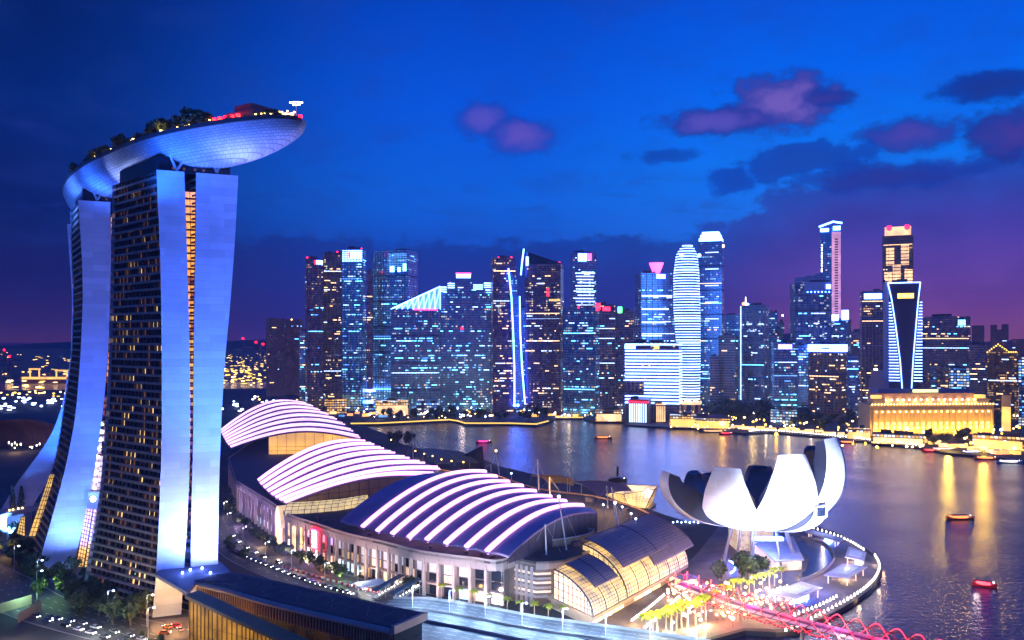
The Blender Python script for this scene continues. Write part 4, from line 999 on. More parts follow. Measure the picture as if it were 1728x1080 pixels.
for (xa, za), (xb, zb) in zip(gp, gp[1:]):
    n = max(3, int(abs(xb-xa)/2.4))
    for k in range(n): MB().ball((lerp(xa, xb, k/n), -hh_.d/2-.6, lerp(za, zb, k/n)), 1.05, 6, 4).build('roof_bulb', E['yel'], hh_.t)
tower(1719, 1745, 604, 1150, LOWB, 'white lit block cut by the right edge of the picture', 0, .7, 'white', 10, name='office_block')
jj = tower(1466, 1499, 640, 1120, mat('rosy_render', (.6, .4, .4), .7), 'rosy stone block with stepped top left of the golden hall', -20, .7, 'warm', 10, name='stone_block', cat='office block')
bx(jj, 'upper_block', M['rosy_render'], .12, .7, jj.h, jj.h+12, 1, 16); MB().box(-jj.w*.1, -jj.d*.3, jj.h+12.2, 4, 3, 2).build('roof_lamp', E_WHT, jj.t)
# filler towers low behind the front rank
for k, (p0, p1, yt, m) in enumerate(((505, 518, 560, TEALD), (618, 664, 560, TEALD), (705, 712, 500, TEALD), (938, 966, 545, WARMC), (1046, 1058, 560, DARKC), (1128, 1146, 500, TEALD), (1186, 1200, 560, TEALD), (1290, 1306, 560, BLUEW), (1434, 1454, 560, DARKC), (1560, 1600, 600, DARKC), (870, 892, 520, TEALD))):
    tower(p0, p1, yt, 1520+6*k, m, ['dark blue block filling the gap beside the residential towers', 'dark teal block below the broad teal tower', 'sliver of blue tower right of the broad teal tower', 'dark block left of the bright signed tower', 'dark sliver beside the green signed block', 'blue glass block left of the ringed tower', 'blue block right of the ringed tower', 'pale blue block right of the beacon tower', 'dark block left of the white signed tower', 'dark low block below the wide black block', 'blue block seen between the light blades'][k], 0, .6, 'mix', 14)
# ================================================================ podium, street and mall
DECKM = mat('dark_roof_membrane', (0.05, 0.045, 0.06), .8, vscale=.3, var=.3)
GOLDB = mat('bronze_band', (.36, .22, .10), .5)
pod = thing('hotel_podium', (-120, 335, 2), 'low curved hotel podium with dark roof, blue lit deck beside the nearest tower foot', 'podium building')
def V2(px, py, z): p = G(px, py, z); return (p.x, p.y)
dz = 22.0
dk_ = [V2(*p, dz) for p in ((262, 968), (292, 986), (316, 999), (330, 983), (390, 966), (375, 950), (360, 940), (345, 925), (318, 925), (300, 930))]
MB().prism(dk_, dz-1.4, dz).build('roof_deck', mat('lit_deck', (.25, .25, .32), .6), pod)
frontT = [(328, 981), (380, 992), (442, 1010), (520, 1029), (600, 1047), (660, 1060)]; backT = [(390, 966), (450, 978), (508, 991), (570, 1004), (640, 1020), (716, 1036)]
fz, bz = smooth_path(frontT, 5), smooth_path(backT, 5)
fr_ = [V2(*p, dz) for p in fz]; bk_ = [V2(*p, dz) for p in bz]
MB().prism(fr_+bk_[::-1], dz-1.2, dz+.4).build('roof', DECKM, pod)
sm = MB(); rr0 = random.Random(9)
for i in range(2, len(fr_)-2, 4):
    a, b = Vector((*fr_[i], 0)), Vector((*bk_[i], 0)); c = lerp(a, b, .5); L1 = (b-a).length*.33
    e = [c+(b-a).normalized()*L1*math.sin(q)+Vector((fr_[i+1][0]-fr_[i][0], fr_[i+1][1]-fr_[i][1], 0)).normalized()*L1*1.3*math.cos(q)+Vector((0, 0, dz+.45)) for q in [2*math.pi*j/20 for j in range(20)]]
    sm.tube(e, .14, 4, closed=True); sm.tube([a+Vector((0, 0, dz+.45)), b+Vector((0, 0, dz+.45))], .1, 4)
for v in (.12, .5, .88): sm.tube([Vector((*p, dz+.46)).lerp(Vector((*q, dz+.46)), v) for p, q in zip(fr_, bk_)], .12, 4)
sm.build('roof_seams', mat('seam_metal', (.16, .13, .16), .5), pod)
cen = Vector((0, 0))
def shrink(poly, k):
    c = [sum(p[i] for p in poly)/len(poly) for i in (0, 1)]; return [(c[0]+(p[0]-c[0])*k, c[1]+(p[1]-c[1])*k) for p in poly]
def inset_line(line, back, d): return [tuple(Vector(a)+(Vector(b)-Vector(a)).normalized()*d) for a, b in zip(line, back)]
ed = MB(); E1 = [Vector((*p, dz-.2)) for p in fr_]; ed.tube([p+Vector((0, 0, -.9)) for p in E1], 1.15, 8); ed.build('rounded_eave', CONC, pod)
f1 = inset_line(fr_, bk_, 1.6); b1 = inset_line(bk_, fr_, 1.2)
MB().prism(f1+b1[::-1], 2, dz-1.2).build('upper_wall', DARKG, pod)
sv = MB()
f0 = [Vector((*p, 0)) for p in f1]
for i in range(len(f0)-1):
    for k in range(3):
        p = lerp(f0[i], f0[i+1], k/3); d = (f0[i+1]-f0[i]).normalized(); n = Vector((d.y, -d.x, 0)); q = p+n*.35
        ang = math.atan2(d.y, d.x); sv.box(q.x, q.y, 14.6, .35, .7, dz-1.2-14.6, ang)
sv.build('upper_fins', mat('fin_copper', (.30, .17, .12), .5), pod)
fe = fr_[-1]; be = bk_[-1]; MB().hexa([(fe[0], fe[1], dz-2), (fe[0]+1.2, fe[1]-.6, dz-2), (be[0]+1.2, be[1]-.6, dz-2), (be[0], be[1], dz-2), (fe[0], fe[1], dz+.8), (fe[0]+1.2, fe[1]-.6, dz+.8), (be[0]+1.2, be[1]-.6, dz+.8), (be[0], be[1], dz+.8)]).build('end_coping', mat('coping_salmon', (.55, .33, .25), .6), pod)
# lower storey reaches out further, gold lit eave band
lowT = [(312, 1004, 22), (350, 1022, 19.5), (400, 1046, 17), (440, 1064, 15.4), (480, 1082, 14)]
lw = [G(a, b, c) for a, b, c in lowT]; lw.append(lw[-1]+(lw[-1]-lw[-2])*1.6)
band = MB()
inn = []
for i, p in enumerate(lw):
    d = (lw[min(i+1, len(lw)-1)]-lw[max(0, i-1)]); d.z = 0; d.normalize(); n = Vector((-d.y, d.x, 0)); inn.append((p+n*7, n, d))
band.slab([[p, q[0]] for p, q in zip(lw, inn)], (0, 0, -1.4)); band.build('lower_eave', GOLDB, pod)
g1 = MB(); g1.slab([[p+q[1]*2.5-Vector((0, 0, 1.3)), Vector((*(p+q[1]*2.5).xy, 2))] for p, q in zip(lw, inn)], (.3, .3, 0)); g1.build('lower_glazing', emit('lobby_glass', (1, .45, .04), .4, base=(.04, .03, .02), vary=.8, vscale=.12), pod)
mu = MB()
for i in range(len(lw)-1):
    for k in range(6):
        p = lerp(lw[i]+inn[i][1]*2.3, lw[i+1]+inn[i+1][1]*2.3, k/6); mu.box(p.x, p.y, 2, .22, .5, p.z-3.3, math.atan2(inn[i][2].y, inn[i][2].x))
for zz in (6, 10): mu.tube([Vector((*(p+q[1]*2.3).xy, zz)) for p, q in zip(lw, inn)], .12, 4)
mu.build('mullions', mat('mullion_gold', (.4, .26, .10), .5), pod)
for p in ((336, 936), (346, 943), (321, 963), (341, 960), (355, 968), (308, 968)):
    q = G(*p, dz+.3); MB().ball(q+Vector((0, 0, .4)), .55, 7, 5).build('deck_uplight', E_BLU, pod); lamp('POINT', q+Vector((0, 0, 2.2)), (.12, .22, 1), 900, size=.6)
# warm lit foot of the nearest tower and the lobby
for px, py, zz, pw in ((283, 1000, 14, 2200), (300, 1030, 8, 1500), (262, 1045, 6, 1200), (345, 1040, 9, 1500), (420, 1068, 8, 1600), (300, 1050, 6, 900)):
    lamp('POINT', G(px, py, zz)-Vector((0, 2, 0)), (1, .52, .14), pw*2.2, size=.6)
sheet('forecourt', [(250, 1046), (330, 1040), (350, 1075), (300, 1090), (258, 1068)], 2.03, PAV, 2.0)
cars_fc = [(282, 1060, 2.6, 'orange'), (296, 1058, 2.9, 'red'), (278, 1070, .2, 'orange'), (304, 1064, 2.2, 'white')]
for k, (px, py, rz, c) in enumerate(cars_fc):
    p = G(px, py, 2.04); car(p.x, p.y, 2.04, rz, c, ['orange taxi waiting left under the gold lit tower foot', 'red car at the gold lit tower foot', 'orange taxi nearest the hedge below the tower foot', 'white car right of the others at the tower foot'][k], 'cars at the hotel forecourt')

# ---------------------------------------------------------------- the mall body
mall = thing('waterfront_mall', (-60, 450, 2), 'long curved shopping mall with tall columns and lit shop windows along the avenue', 'shopping mall')
ZR = 22.0
frontpx = [(398, 812), (430, 832), (461, 851), (485, 869), (530, 884), (585, 902), (651, 917), (711, 932), (801, 944), (837, 948), (868, 941)]
fpl = [Vector((-262, 880, 0)), Vector((-236, 690, 0))]+[Vector((*V2(*p, ZR), 0)) for p in smooth_path(frontpx, 3)]
nosepx = [(905, 948), (955, 944), (1010, 926), (1050, 913), (1085, 904), (1112, 894), (1118, 884), (1100, 870), (1060, 853), (1000, 838), (950, 832), (900, 824), (860, 811), (820, 798), (760, 796), (720, 787), (680, 771), (650, 758), (620, 746), (600, 739), (560, 712)]
npl = [Vector((*V2(*p, ZR), 0)) for p in smooth_path(nosepx, 2)]
body = [(p.x, p.y) for p in fpl+npl]+[(-200, 1040), (-262, 1040)]
MB().prism(body, ZR-1.0, ZR).build('roof_deck', DECKM, mall)
cxm, cym = -70, 540
def inner(pts, d):
    out = []
    for i, p in enumerate(pts):
        a, b = pts[max(0, i-1)], pts[min(len(pts)-1, i+1)]; t_ = (b-a).normalized(); n = Vector((-t_.y, t_.x, 0)); out.append(p+n*d)
    return out
fin = inner(fpl, 3.5)
nin = inner(npl, 1.5)
MB().prism([(p.x, p.y) for p in fin+nin]+[(-205, 1036), (-258, 1036)], 2, ZR-1.0).build('inner_wall', mat('mall_wall', (.26, .19, .17), .6), mall)
fas = MB(); fas.slab([[p+Vector((0, 0, ZR-4.2)), p+Vector((0, 0, ZR+.9))] for p in fpl], (.25, .45, 0)); fas.build('fascia', mat('mall_fascia', (.46, .36, .34), .6, vscale=.3), mall)
rim = MB(); rim.tube([p+Vector((0, 0, ZR+.4)) for p in npl[3:]], .55, 5); rim.build('roof_edge', mat('edge_gold', (.7, .42, .2), .5), mall)
MB().slab([[p+Vector((0, 0, ZR-3.5)), p+Vector((0, 0, ZR))] for p in npl], (-.1, .1, 0)).build('fascia', M['mall_fascia'], mall)
sm = MB(); rr0 = random.Random(12)
for p, q in zip(fin[::2], inner(fpl, 13)[::2]): sm.tube([Vector((*p.xy, ZR+.05)), Vector((*q.xy, ZR+.05))], .12, 4)
for p in inner(fpl, 7)[3:]:
    if rr0.random() < .4: MB().box(p.x, p.y, ZR, rr0.uniform(1, 3), rr0.uniform(1, 2), rr0.uniform(.6, 1.6), rr0.random()*3).build('roof_plant', DSTEEL, mall)
for p in inner(npl, 10)[4:-4]:
    if rr0.random() < .6: MB().box(p.x+rr0.uniform(-5, 5), p.y+rr0.uniform(-5, 5), ZR, rr0.uniform(1.5, 5), rr0.uniform(1.5, 3), rr0.uniform(.6, 2.2), rr0.random()*3).build('roof_plant', mat('roof_plant_grey', (.16, .14, .17), .6), mall)
sm.build('roof_seams', DSTEEL, mall)
# columns and bays along the avenue
def along(pts, step, start=0.0):
    out = []; acc = -start; 
    for a, b in zip(pts, pts[1:]):
        L = (b-a).length; d = (b-a).normalized()
        while acc+step <= L: acc += step; out.append((a+d*acc, d))
        acc -= L
    return out
colm = mat('mall_column', (.48, .38, .34), .6)
pts_ = along(fpl[1:], 8.2); shopc = ['sw', 'sg', 'sb', 'sg', 'sv', 'dk', 'sg', 'dk']
SH = {'sw': emit('shop_white', (1, .95, .9), 2.0, vary=.6, vscale=.4), 'sg': emit('shop_gold', (1, .55, .14), .75, vary=.6, vscale=.3), 'sb': emit('shop_blue', (.35, .65, 1), 2.2, vary=.5, vscale=.5), 'sv': emit('shop_violet', (.6, .35, 1), 1.2, vary=.6, vscale=.5),
      'dk': DARKG, 'scr': emit('upper_screen', (.42, .32, .55), .30, vary=.4, vscale=.2), 'lav': emit('screen_lilac', (.55, .62, .9), .6, vary=.3, vscale=.3)}
rn = random.Random(8)
for k, (p, d) in enumerate(pts_):
    ang = math.atan2(d.y, d.x); n = Vector((-d.y, d.x, 0))
    MB().box(p.x+n.x*.4, p.y+n.y*.4, 2, 1.3, 1.6, ZR-4.4, ang).build('column', colm, mall)
    if k+1 < len(pts_):
        q = p+d*4.1+n*3.3; far = p.x < -100
        lo = rn.choice(('sv', 'sg', 'sw', 'sv', 'sb')) if far else rn.choice(('sb', 'sg', 'sw', 'dk', 'sg'))
        MB().box(q.x, q.y, 2.4, 5.6, .4, 4.4, ang).build('shop_window', SH[lo], mall)
        up = 'sv' if (far and rn.random() < .5) else ('lav' if 26 < k and rn.random() < .6 else rn.choice(('dk', 'scr', 'dk')))
        MB().box(q.x, q.y, 8.6, 5.8, .4, 3.4, ang).build('upper_window', SH[rn.choice(('dk', 'sg', 'dk', 'scr'))], mall)
        MB().box(q.x, q.y, 12.6, 5.8, .4, 4.6, ang).build('upper_window', SH[up], mall)
        MB().box(q.x-n.x*.5, q.y-n.y*.5, 7.2, 6.8, 1.4, .7, ang).build('storey_ledge', colm, mall)
# portal arch and banner sign
pa = G(473, 862, ZR); pd = (Vector((*V2(485, 869, ZR), 0))-Vector((*V2(461, 851, ZR), 0))).normalized(); pn = Vector((-pd.y, pd.x, 0))
ar = MB(); P_ = []
for i in range(11):
    q = math.pi*i/10; o_ = Vector((pa.x, pa.y, 0))+pd*(-math.cos(q)*7.5)+Vector((0, 0, 14+11.0*math.sin(q))); P_.append([o_-pn*1.5, o_+pn*26])
ar.slab(P_, (0, 0, -.5)); ar.build('portal_vault', emit('vault_gold', (1, .62, .18), .7, vary=.5, vscale=.3), mall)
MB().slab([[Vector((pa.x, pa.y, 0))+pd*s-pn*1.0+Vector((0, 0, 2)), Vector((pa.x, pa.y, 0))+pd*s-pn*1.0+Vector((0, 0, 14+10.5*math.sqrt(max(0, 1-(s/7.5)**2))))] for s in (-7.4, -6, -4, -2, 0, 2, 4, 6, 7.4)], (pn.x*.4, pn.y*.4, 0)).build('portal_glazing', emit('portal_gold', (1, .66, .28), 1.5, vary=.5, vscale=.3), mall)
s0 = G(534, 886, ZR); sd_ = (Vector((*V2(560, 894, ZR), 0))-Vector((*V2(510, 878, ZR), 0))).normalized(); sn = Vector((-sd_.y, sd_.x, 0)); so = Vector((s0.x, s0.y, 0))-sn*1.2
sg = MB().hexa([so+sd_*a+sn*b+Vector((0, 0, c)) for c in (9.5, 20) for a, b in ((-3.2, 0), (3.2, 0), (3.2, .6), (-3.2, .6))])
sgo = sg.build('illuminated_sign', E['red'], mall)
gl = MB()
def stroke(x0, z0_, x1, z1_, wd=.42):
    a = so+sd_*x0-sn*.12+Vector((0, 0, 14.75+z0_)); b = so+sd_*x1-sn*.12+Vector((0, 0, 14.75+z1_)); gl.tube([a, b], wd, 5)
for s in ((-2, 4, 2.2, 4), (0, 4.6, 0, 1.6), (-2, 2.6, -1, 1.8), (2, 2.8, .9, 1.6), (-2.2, .8, 2.2, .8), (-1.2, .6, -1.9, -1.8), (0, .6, 0, -3.8), (1.2, .6, 2.1, -1.6), (-1.6, -2.2, 1.7, -2.2), (-2.1, -4, 2.1, -4), (-1.2, -.8, 1.3, -.8)): stroke(*s)
gl.build('sign_strokes', E['sign'], mall)
sh2 = MB().hexa([so+sd_*a+sn*b+Vector((0, 0, c)) for c in (3.5, 6.5) for a, b in ((-3, 0), (3, 0), (3, .6), (-3, .6))]); sh2.build('shop_window', SH['sw'], mall)
# two tall gold openings beside the portal
for px in (497, 508):
    a = G(px, 873, ZR); o_ = Vector((a.x, a.y, 0))-sn*.6; MB().hexa([o_+sd_*a_+sn*b+Vector((0, 0, c)) for c in (5, 17) for a_, b in ((-1.7, 0), (1.7, 0), (1.7, .5), (-1.7, .5))]).build('tall_window', emit('portal_gold', (1, .66, .28), 1.5), mall)
# open parking floors at the near end of the mall
for k, (px, py) in enumerate(((872, 941), (880, 942), (888, 944), (897, 946))): q = G(px, py, ZR); MB().box(q.x, q.y-.8, 2, 1.2, 1.2, ZR-4.4, .1).build('column', colm, mall)
pe = [Vector((*V2(x, y, ZR), 0)) for x, y in ((868, 941), (905, 948), (930, 947))]
for z in (6.5, 10.5, 14.5):
    MB().slab([[p+Vector((0, -.5, z-.5)), p+Vector((0, -.5, z+.6))] for p in pe], (0, .3, 0)).build('parking_parapet', colm, mall)
    MB().slab([[p+Vector((0, -.1, z+1.6)), p+Vector((0, -.1, z+2.6))] for p in pe], (0, .2, 0)).build('parking_lights', SH['sg'], mall)
# light on the facade: unseen spots added out in the street, lilac at the far end
for i, (p, d) in enumerate(along(fpl[2:], 22, 5)):
    n = Vector((-d.y, d.x, 0)); far = p.x < -120
    lamp('SPOT', p-n*12+Vector((0, 0, 4)), (.62, .42, 1) if far else (1, .66, .60), 16000 if far else 22000, p+Vector((0, 0, 15)), 1.0, 110, .8)

# ---------------------------------------------------------------- striped vaulted roofs
E_STR = emit('roof_strip', (1.0, .42, .98), 2.9, True, vary=.15, vscale=.1)
E_STR3 = emit('roof_strip_far', (1.0, .55, .88), 1.9, True, vary=.25, vscale=.05)
SHEL = mat('vault_skin', (.42, .26, .46), .45, vscale=.1)
def vault(label, starts, ends, zs0, ze, lit, wid, estr, bulge=5.5, extra_l=0, extra_r=0, r=.42):
    """ribs i: starts[i] -> ends[i]; unlit ribs are extrapolated at both sides"""
    S0 = [G(x, y, zs0) for x, y in starts]; n = len(S0); E0 = [G(x, y, lerp(ze[0], ze[1], i/(n-1))) for i, (x, y) in enumerate(ends)]
    def at(L, i):
        if i < 0: return L[0]+(L[0]-L[1])*(-i)
        if i > n-1: return L[-1]+(L[-1]-L[-2])*(i-n+1)
        a = int(i); b = min(a+1, n-1); return lerp(L[a], L[b], i-a)
    def rib(i, up=0.0, side=0.0):
        out = []; a, b = at(S0, i), at(E0, i)
        if i < 0: b = lerp(a, b, 1+i*.10); b.z -= (i*i)*.35
        if i > n-1: b = lerp(a, b, 1-(i-n+1)*.04)
        for k in range(15):
            u = k/14; p = lerp(a, b, u); h = (b.z-a.z); p.z = a.z+h*math.sin(u*math.pi/2)**.9+bulge*math.sin(math.pi*u)+up; out.append(p)
        return out
    t = thing('vaulted_roof', (S0[n//2]+E0[n//2])/2*1.0-Vector((0, 0, 12)), label, 'vaulted roof', 'striped vaulted mall roofs')
    i0, i1 = -extra_l, n-1+extra_r; K = int((i1-i0)*6)
    ribs = [rib(i0+(i1-i0)*k/K) for k in range(K+1)]
    for k, rb in enumerate(ribs):       # shallow corrugation: a crease at each rib
        ph = (i0+(i1-i0)*k/K) % 1.0; 
        for p in rb: p.z += .5*math.sin(math.pi*ph)
    m_ = MB(); m_.slab(ribs, (0, 0, -1.0)); m_.build('roof_shell', SHEL, t)
    for i in range(n):
        for dw in wid:
            MB().tube(rib(i+dw, .75-.75*(r > 1)), r, 8).build('light_strip', estr, t)
    # the far edge: a line of props carrying the eave
    return t, rib, at, S0, E0, i0, i1
v1 = vault('nearest vaulted roof with eight separate thick pink white light strips on purple skin', [(612, 890), (637, 897), (662, 902), (690, 908), (720, 912), (752, 918), (787, 924), (822, 931)],
    [(819, 797), (837, 805), (858, 814), (881, 821), (903, 830), (929, 839), (954, 847), (983, 854)], 25.5, (44, 34), None, (0,), E_STR, 4.5, 1.6, 1.0, 1.5)
v2 = vault('middle vaulted roof packed with close pink white light strips', [(436, 812), (440, 818), (446, 824), (452, 830), (459, 836), (466, 841), (473, 845), (481, 849)],
    [(613, 744), (628, 750), (644, 757), (662, 764), (686, 773), (711, 781), (744, 791), (728, 801)], 25.5, (42, 32), None, (-.17, .17), E_STR, 4.5, .3, .35, .62)
v3 = vault('farthest vaulted roof glowing with fine pink stripes behind the middle roof', [(373, 727), (374, 731), (376, 735), (378, 739), (380, 743), (382, 747), (385, 751), (389, 755)],
    [(514, 680), (526, 685), (538, 692), (552, 699), (566, 707), (580, 716), (594, 727), (607, 738)], 28, (46, 34), None, (-.15, .15), E_STR3, 9.0, .3, .3, .62)
# gold glazed gables under the rims of the middle and far roofs
def gable(v, i, m, name, zb, k0=0, k1=15):
    rb = v[1](i)[k0:k1]; b = MB(); b.slab([[p-Vector((0, 0, .9)), Vector((p.x, p.y, zb))] for p in rb], (.3, .5, 0))
    o = b.build(name, m, v[0]); fr = MB()
    for p in rb[::1]: fr.tube([p-Vector((.5, .9, 1)), Vector((p.x-.5, p.y-.9, zb))], .16, 4)
    for z in (zb+3, zb+6.5): fr.tube([Vector((p.x-.5, p.y-.9, min(z, p.z-1))) for p in rb], .14, 4)
    fr.build('gable_frame', DSTEEL, v[0]); return o
gable(v3, 7.3, emit('gable_amber', (1, .48, .03), 1.0, vary=.4, vscale=.06), 'gable_glazing', 22, 4, 15)
gable(v2, 7.35, mat('gable_louvre', (.32, .2, .12), .6), 'gable_glazing', 22)
gable(v1, 8.0, mat('gable_glass', (.08, .06, .12), .3), 'gable_glazing', 22.2)
# glazed gold link vault between roofs
lk = thing('glass_link_vault', G(560, 852, 22), 'low gold lit glazed vault between the middle and nearest striped roofs', 'glass vault')
lp = [G(x, y, 24) for x, y in ((487, 858), (530, 856), (575, 852), (618, 845))]; P_ = []
for p in lp:
    row = []
    for k in range(9): q = math.pi*k/8; row.append(p+Vector((0, -8*math.cos(q), -2+5.5*math.sin(q))))
    P_.append(row)
b_ = MB(); b_.slab(P_, (0, 0, -.3)); b_.build('vault_glazing', emit('link_gold', (1, .72, .15), .75, vary=.4, vscale=.3), lk, True)
fr = MB()
for j in range(0, 9): fr.tube([r_[j]+Vector((0, 0, .12)) for r_ in P_], .14, 4)
for i in range(13):
    u = i/12*3; a = int(min(2, u)); fr.tube([lerp(P_[a][j], P_[a+1][j], u-a)+Vector((0, 0, .12)) for j in range(9)], .14, 4)
fr.build('vault_frame', DSTEEL, lk)
# oval roof terrace with rail at the near end of the mall
ov = thing('oval_roof_terrace', G(930, 920, 22), 'oval roof terrace with a pale slatted screen behind the nearest striped roof', 'roof terrace')
c0 = G(935, 915, 22); O1 = []
for k in range(25):
    q = -.15*math.pi+1.25*math.pi*k/24+math.pi; O1.append(c0+Vector((24*math.cos(q)*.83-9*math.sin(q)*.4, 24*math.cos(q)*.45+9*math.sin(q), 0)))
m_ = MB(); m_.slab([[p+Vector((0, 0, .3)), p+Vector((0, 0, 3.6))] for p in O1], (.2, .2, 0)); m_.build('screen_wall', mat('slat_screen', (.45, .38, .22), .6), ov)
MB().prism([(p.x, p.y) for p in O1], ZR+.02, ZR+.9).build('terrace_floor', mat('terrace_floor', (.16, .12, .10), .7), ov)
rr = MB(); rr.tube([p+Vector((0, 0, 3.9)) for p in O1], .3, 5); rr.build('top_rail', STEEL, ov)
lamp('POINT', c0+Vector((-6, -8, 5)), (1, .75, .4), 1500, size=.6)
# masts of the roof cables
mcnt = 0
for (x0, y0, z0_, x1, y1), lb, lt_ in (((956, 928, 22, 943, 840), 'tall leaning cable mast crossing the last light strip', 1), ((922, 936, 22, 920, 884), 'short pale cable mast at the left end of the oval terrace', 0), ((1026, 858, 26, 1024, 820), 'leftmost mast of the close group on the roof end', 0), ((1040, 884, 24, 1032, 822), 'middle mast of the close group on the roof end', 0), ((1046, 900, 22, 1038, 850), 'right mast of the close group on the roof end', 1),
    ((909, 828, 26, 907, 775), 'tall thin mast behind the seventh light strip', 0), ((928, 834, 26, 927, 805), 'short mast right of the tall thin mast', 0), ((829, 795, 30, 828, 783), 'short mast at the tip of the first light strip', 0), ((843, 803, 30, 837, 762), 'mast with an orange lamp beside the nearest roof crest', 1), ((697, 775, 24, 697, 738), 'tall blue mast at the edge of the middle roof', 0)):
    p0 = G(x0, y0, z0_); q = PD(x1, y1, p0.y*.995); t = thing('cable_mast', p0, lb, 'mast', 'cable masts on the mall roofs'); ORG[t.name] = p0.copy()
    MB().tube([p0, q], .42, 7, r2=.24).build('mast', STEEL, t, True)
    if lt_: MB().ball(q+Vector((0, 0, .5)), .75, 7, 5).build('mast_lamp', E_BLU if mcnt != 8 else E_WRM, t)
    cb = MB()
    for dx in (-7, 7): cb.tube([q, Vector((p0.x+dx, p0.y+4, p0.z))], .06, 4)
    cb.build('stay_cables', STEEL, t); mcnt += 1
for k in range(12):
    x, y = ((701, 772), (716, 777), (730, 781), (745, 787), (762, 790), (782, 792), (660, 752), (1050, 872), (1065, 884), (1073, 893), (863, 812), (1018, 868))[k]
    p = G(x, y, 23); t = thing('roof_bollard_light', p, 'small roof light post on the mall roof deck', 'light post', 'roof light posts on the mall'); ORG[t.name] = p.copy()
    MB().tube([p, p+Vector((0, 0, 5))], .2, 5).build('post', DSTEEL if k < 7 else STEEL, t); MB().ball(p+Vector((0, 0, 5.4)), .6, 6, 4).build('lamp', E_BLU if k > 6 else E_WRM, t)
# ---------------------------------------------------------------- gold canopies and screen by the event plaza
def canopy(label, P, zlo, zhi, m, n=7):
    t = thing('timber_canopy', G(*P[0], 2), label, 'canopy', 'slatted waterfront canopies')
    a, b, c, d = [G(x, y, z) for (x, y), z in zip(P, (zlo, zlo, zhi, zhi))]; rows = []
    for i in range(9):
        u = i/8; rows.append([lerp(lerp(a, b, u), lerp(d, c, u), v/6)+Vector((0, 0, 2.2*math.sin(math.pi*v/6)+1.2*math.sin(math.pi*u))) for v in range(7)])
    MB().slab(rows, (0, 0, -.35)).build('canopy_skin', m, t)
    rb = MB()
    for i in range(0, 9): rb.tube([p+Vector((0, 0, .25)) for p in rows[i]], .22, 4)
    rb.build('canopy_ribs', mat('rib_bronze', (.3, .16, .07), .5), t)
    for p in (rows[1][1], rows[7][1], rows[1][5], rows[7][5]): MB().tube([Vector((p.x, p.y, 2)), p], .25, 6).build('post', STEEL, t)
    return t
CAN = mat('canopy_timber', (.55, .33, .14), .5, vscale=.4)
canopy('large golden ribbed canopy beside the water left of the dark screen', ((735, 783), (808, 781), (770, 762), (700, 757)), 9, 15, CAN)
canopy('small golden ribbed canopy above the crest of the nearest striped roof', ((925, 815), (968, 819), (965, 808), (898, 803)), 13, 18, CAN)
canopy('purple brown ribbed canopy left of the crystal pavilion', ((1010, 838), (1066, 828), (1040, 816), (965, 812)), 13, 18, mat('canopy_dusk', (.32, .2, .2), .5))
for px, py in ((760, 785), (985, 828), (730, 772), (790, 780), (945, 815), (1030, 830)): lamp('POINT', G(px, py, 34), (1, .6, .22), 16000, size=1)  # unseen lamps added above the canopies to brighten their tops
for px, py in ((700, 765), (1010, 838)): lamp('POINT', G(px, py, 8), (1, .65, .25), 4000, size=1)
scn = thing('event_screen', G(800, 790, 2), 'dark triangular backdrop wall standing at the water edge', 'backdrop wall')
a = G(775, 790, 2); b = G(818, 792, 2); MB().hexa([a, b, b+Vector((0, 1, 0)), a+Vector((0, 1, 0)), a+Vector((0, 0, 10)), b+Vector((-2, 0, 22)), b+Vector((-2, 1, 22)), a+Vector((0, 1, 10))]).build('screen_wall', DSTEEL, scn)
# crystal pavilion
cp = thing('crystal_pavilion', G(1070, 850, .0), 'faceted crystal pavilion glowing gold on the water', 'pavilion')
def W0(px, py, z): return G(px, py, z)
base = [W0(1042, 846, 1), W0(1062, 857, 1), W0(1088, 860, 1), W0(1100, 850, 1), W0(1070, 842, 1)]
topp = [PD(1008, 828, base[0].y), PD(1052, 834, base[1].y), PD(1104, 826, base[2].y), PD(1110, 820, base[3].y), PD(1045, 818, base[4].y)]
cg = MB(); nb = len(base)
for i in range(nb): j = (i+1) % nb; cg.quad(base[i], base[j], topp[j], topp[i])
nv_ = len(cg.v); cg.v += [tuple(p) for p in topp]; cg.f.append(tuple(range(nv_, nv_+nb)))
cg.build('crystal_glass', emit('crystal_gold', (1, .66, .2), 1.5, True, vary=.75, vscale=.12), cp)
fr = MB()
for i in range(nb):
    j = (i+1) % nb
    fr.tube([base[i], topp[i]], .3, 5); fr.tube([topp[i], topp[j]], .3, 5)
    for k in range(1, 7):
        fr.tube([lerp(base[i], base[j], k/7)-Vector((0, .2, 0)), lerp(topp[i], topp[j], k/7)-Vector((0, .2, 0))], .12, 4)
        fr.tube([lerp(base[i], topp[i], k/7)-Vector((0, .2, 0)), lerp(base[j], topp[j], k/7)-Vector((0, .2, 0))], .1, 4)
fr.build('crystal_frame', GOLDB, cp)
MB().prism([(p.x, p.y) for p in [Vector((0, 0, 0))+lerp(sum(base, Vector())/nb, q, 1.25) for q in base]], -.5, 1).build('plinth', CONC, cp)
MB().ball(PD(1093, 829, base[2].y-1), 1.6).build('spot_lamp', E['sign'], cp)

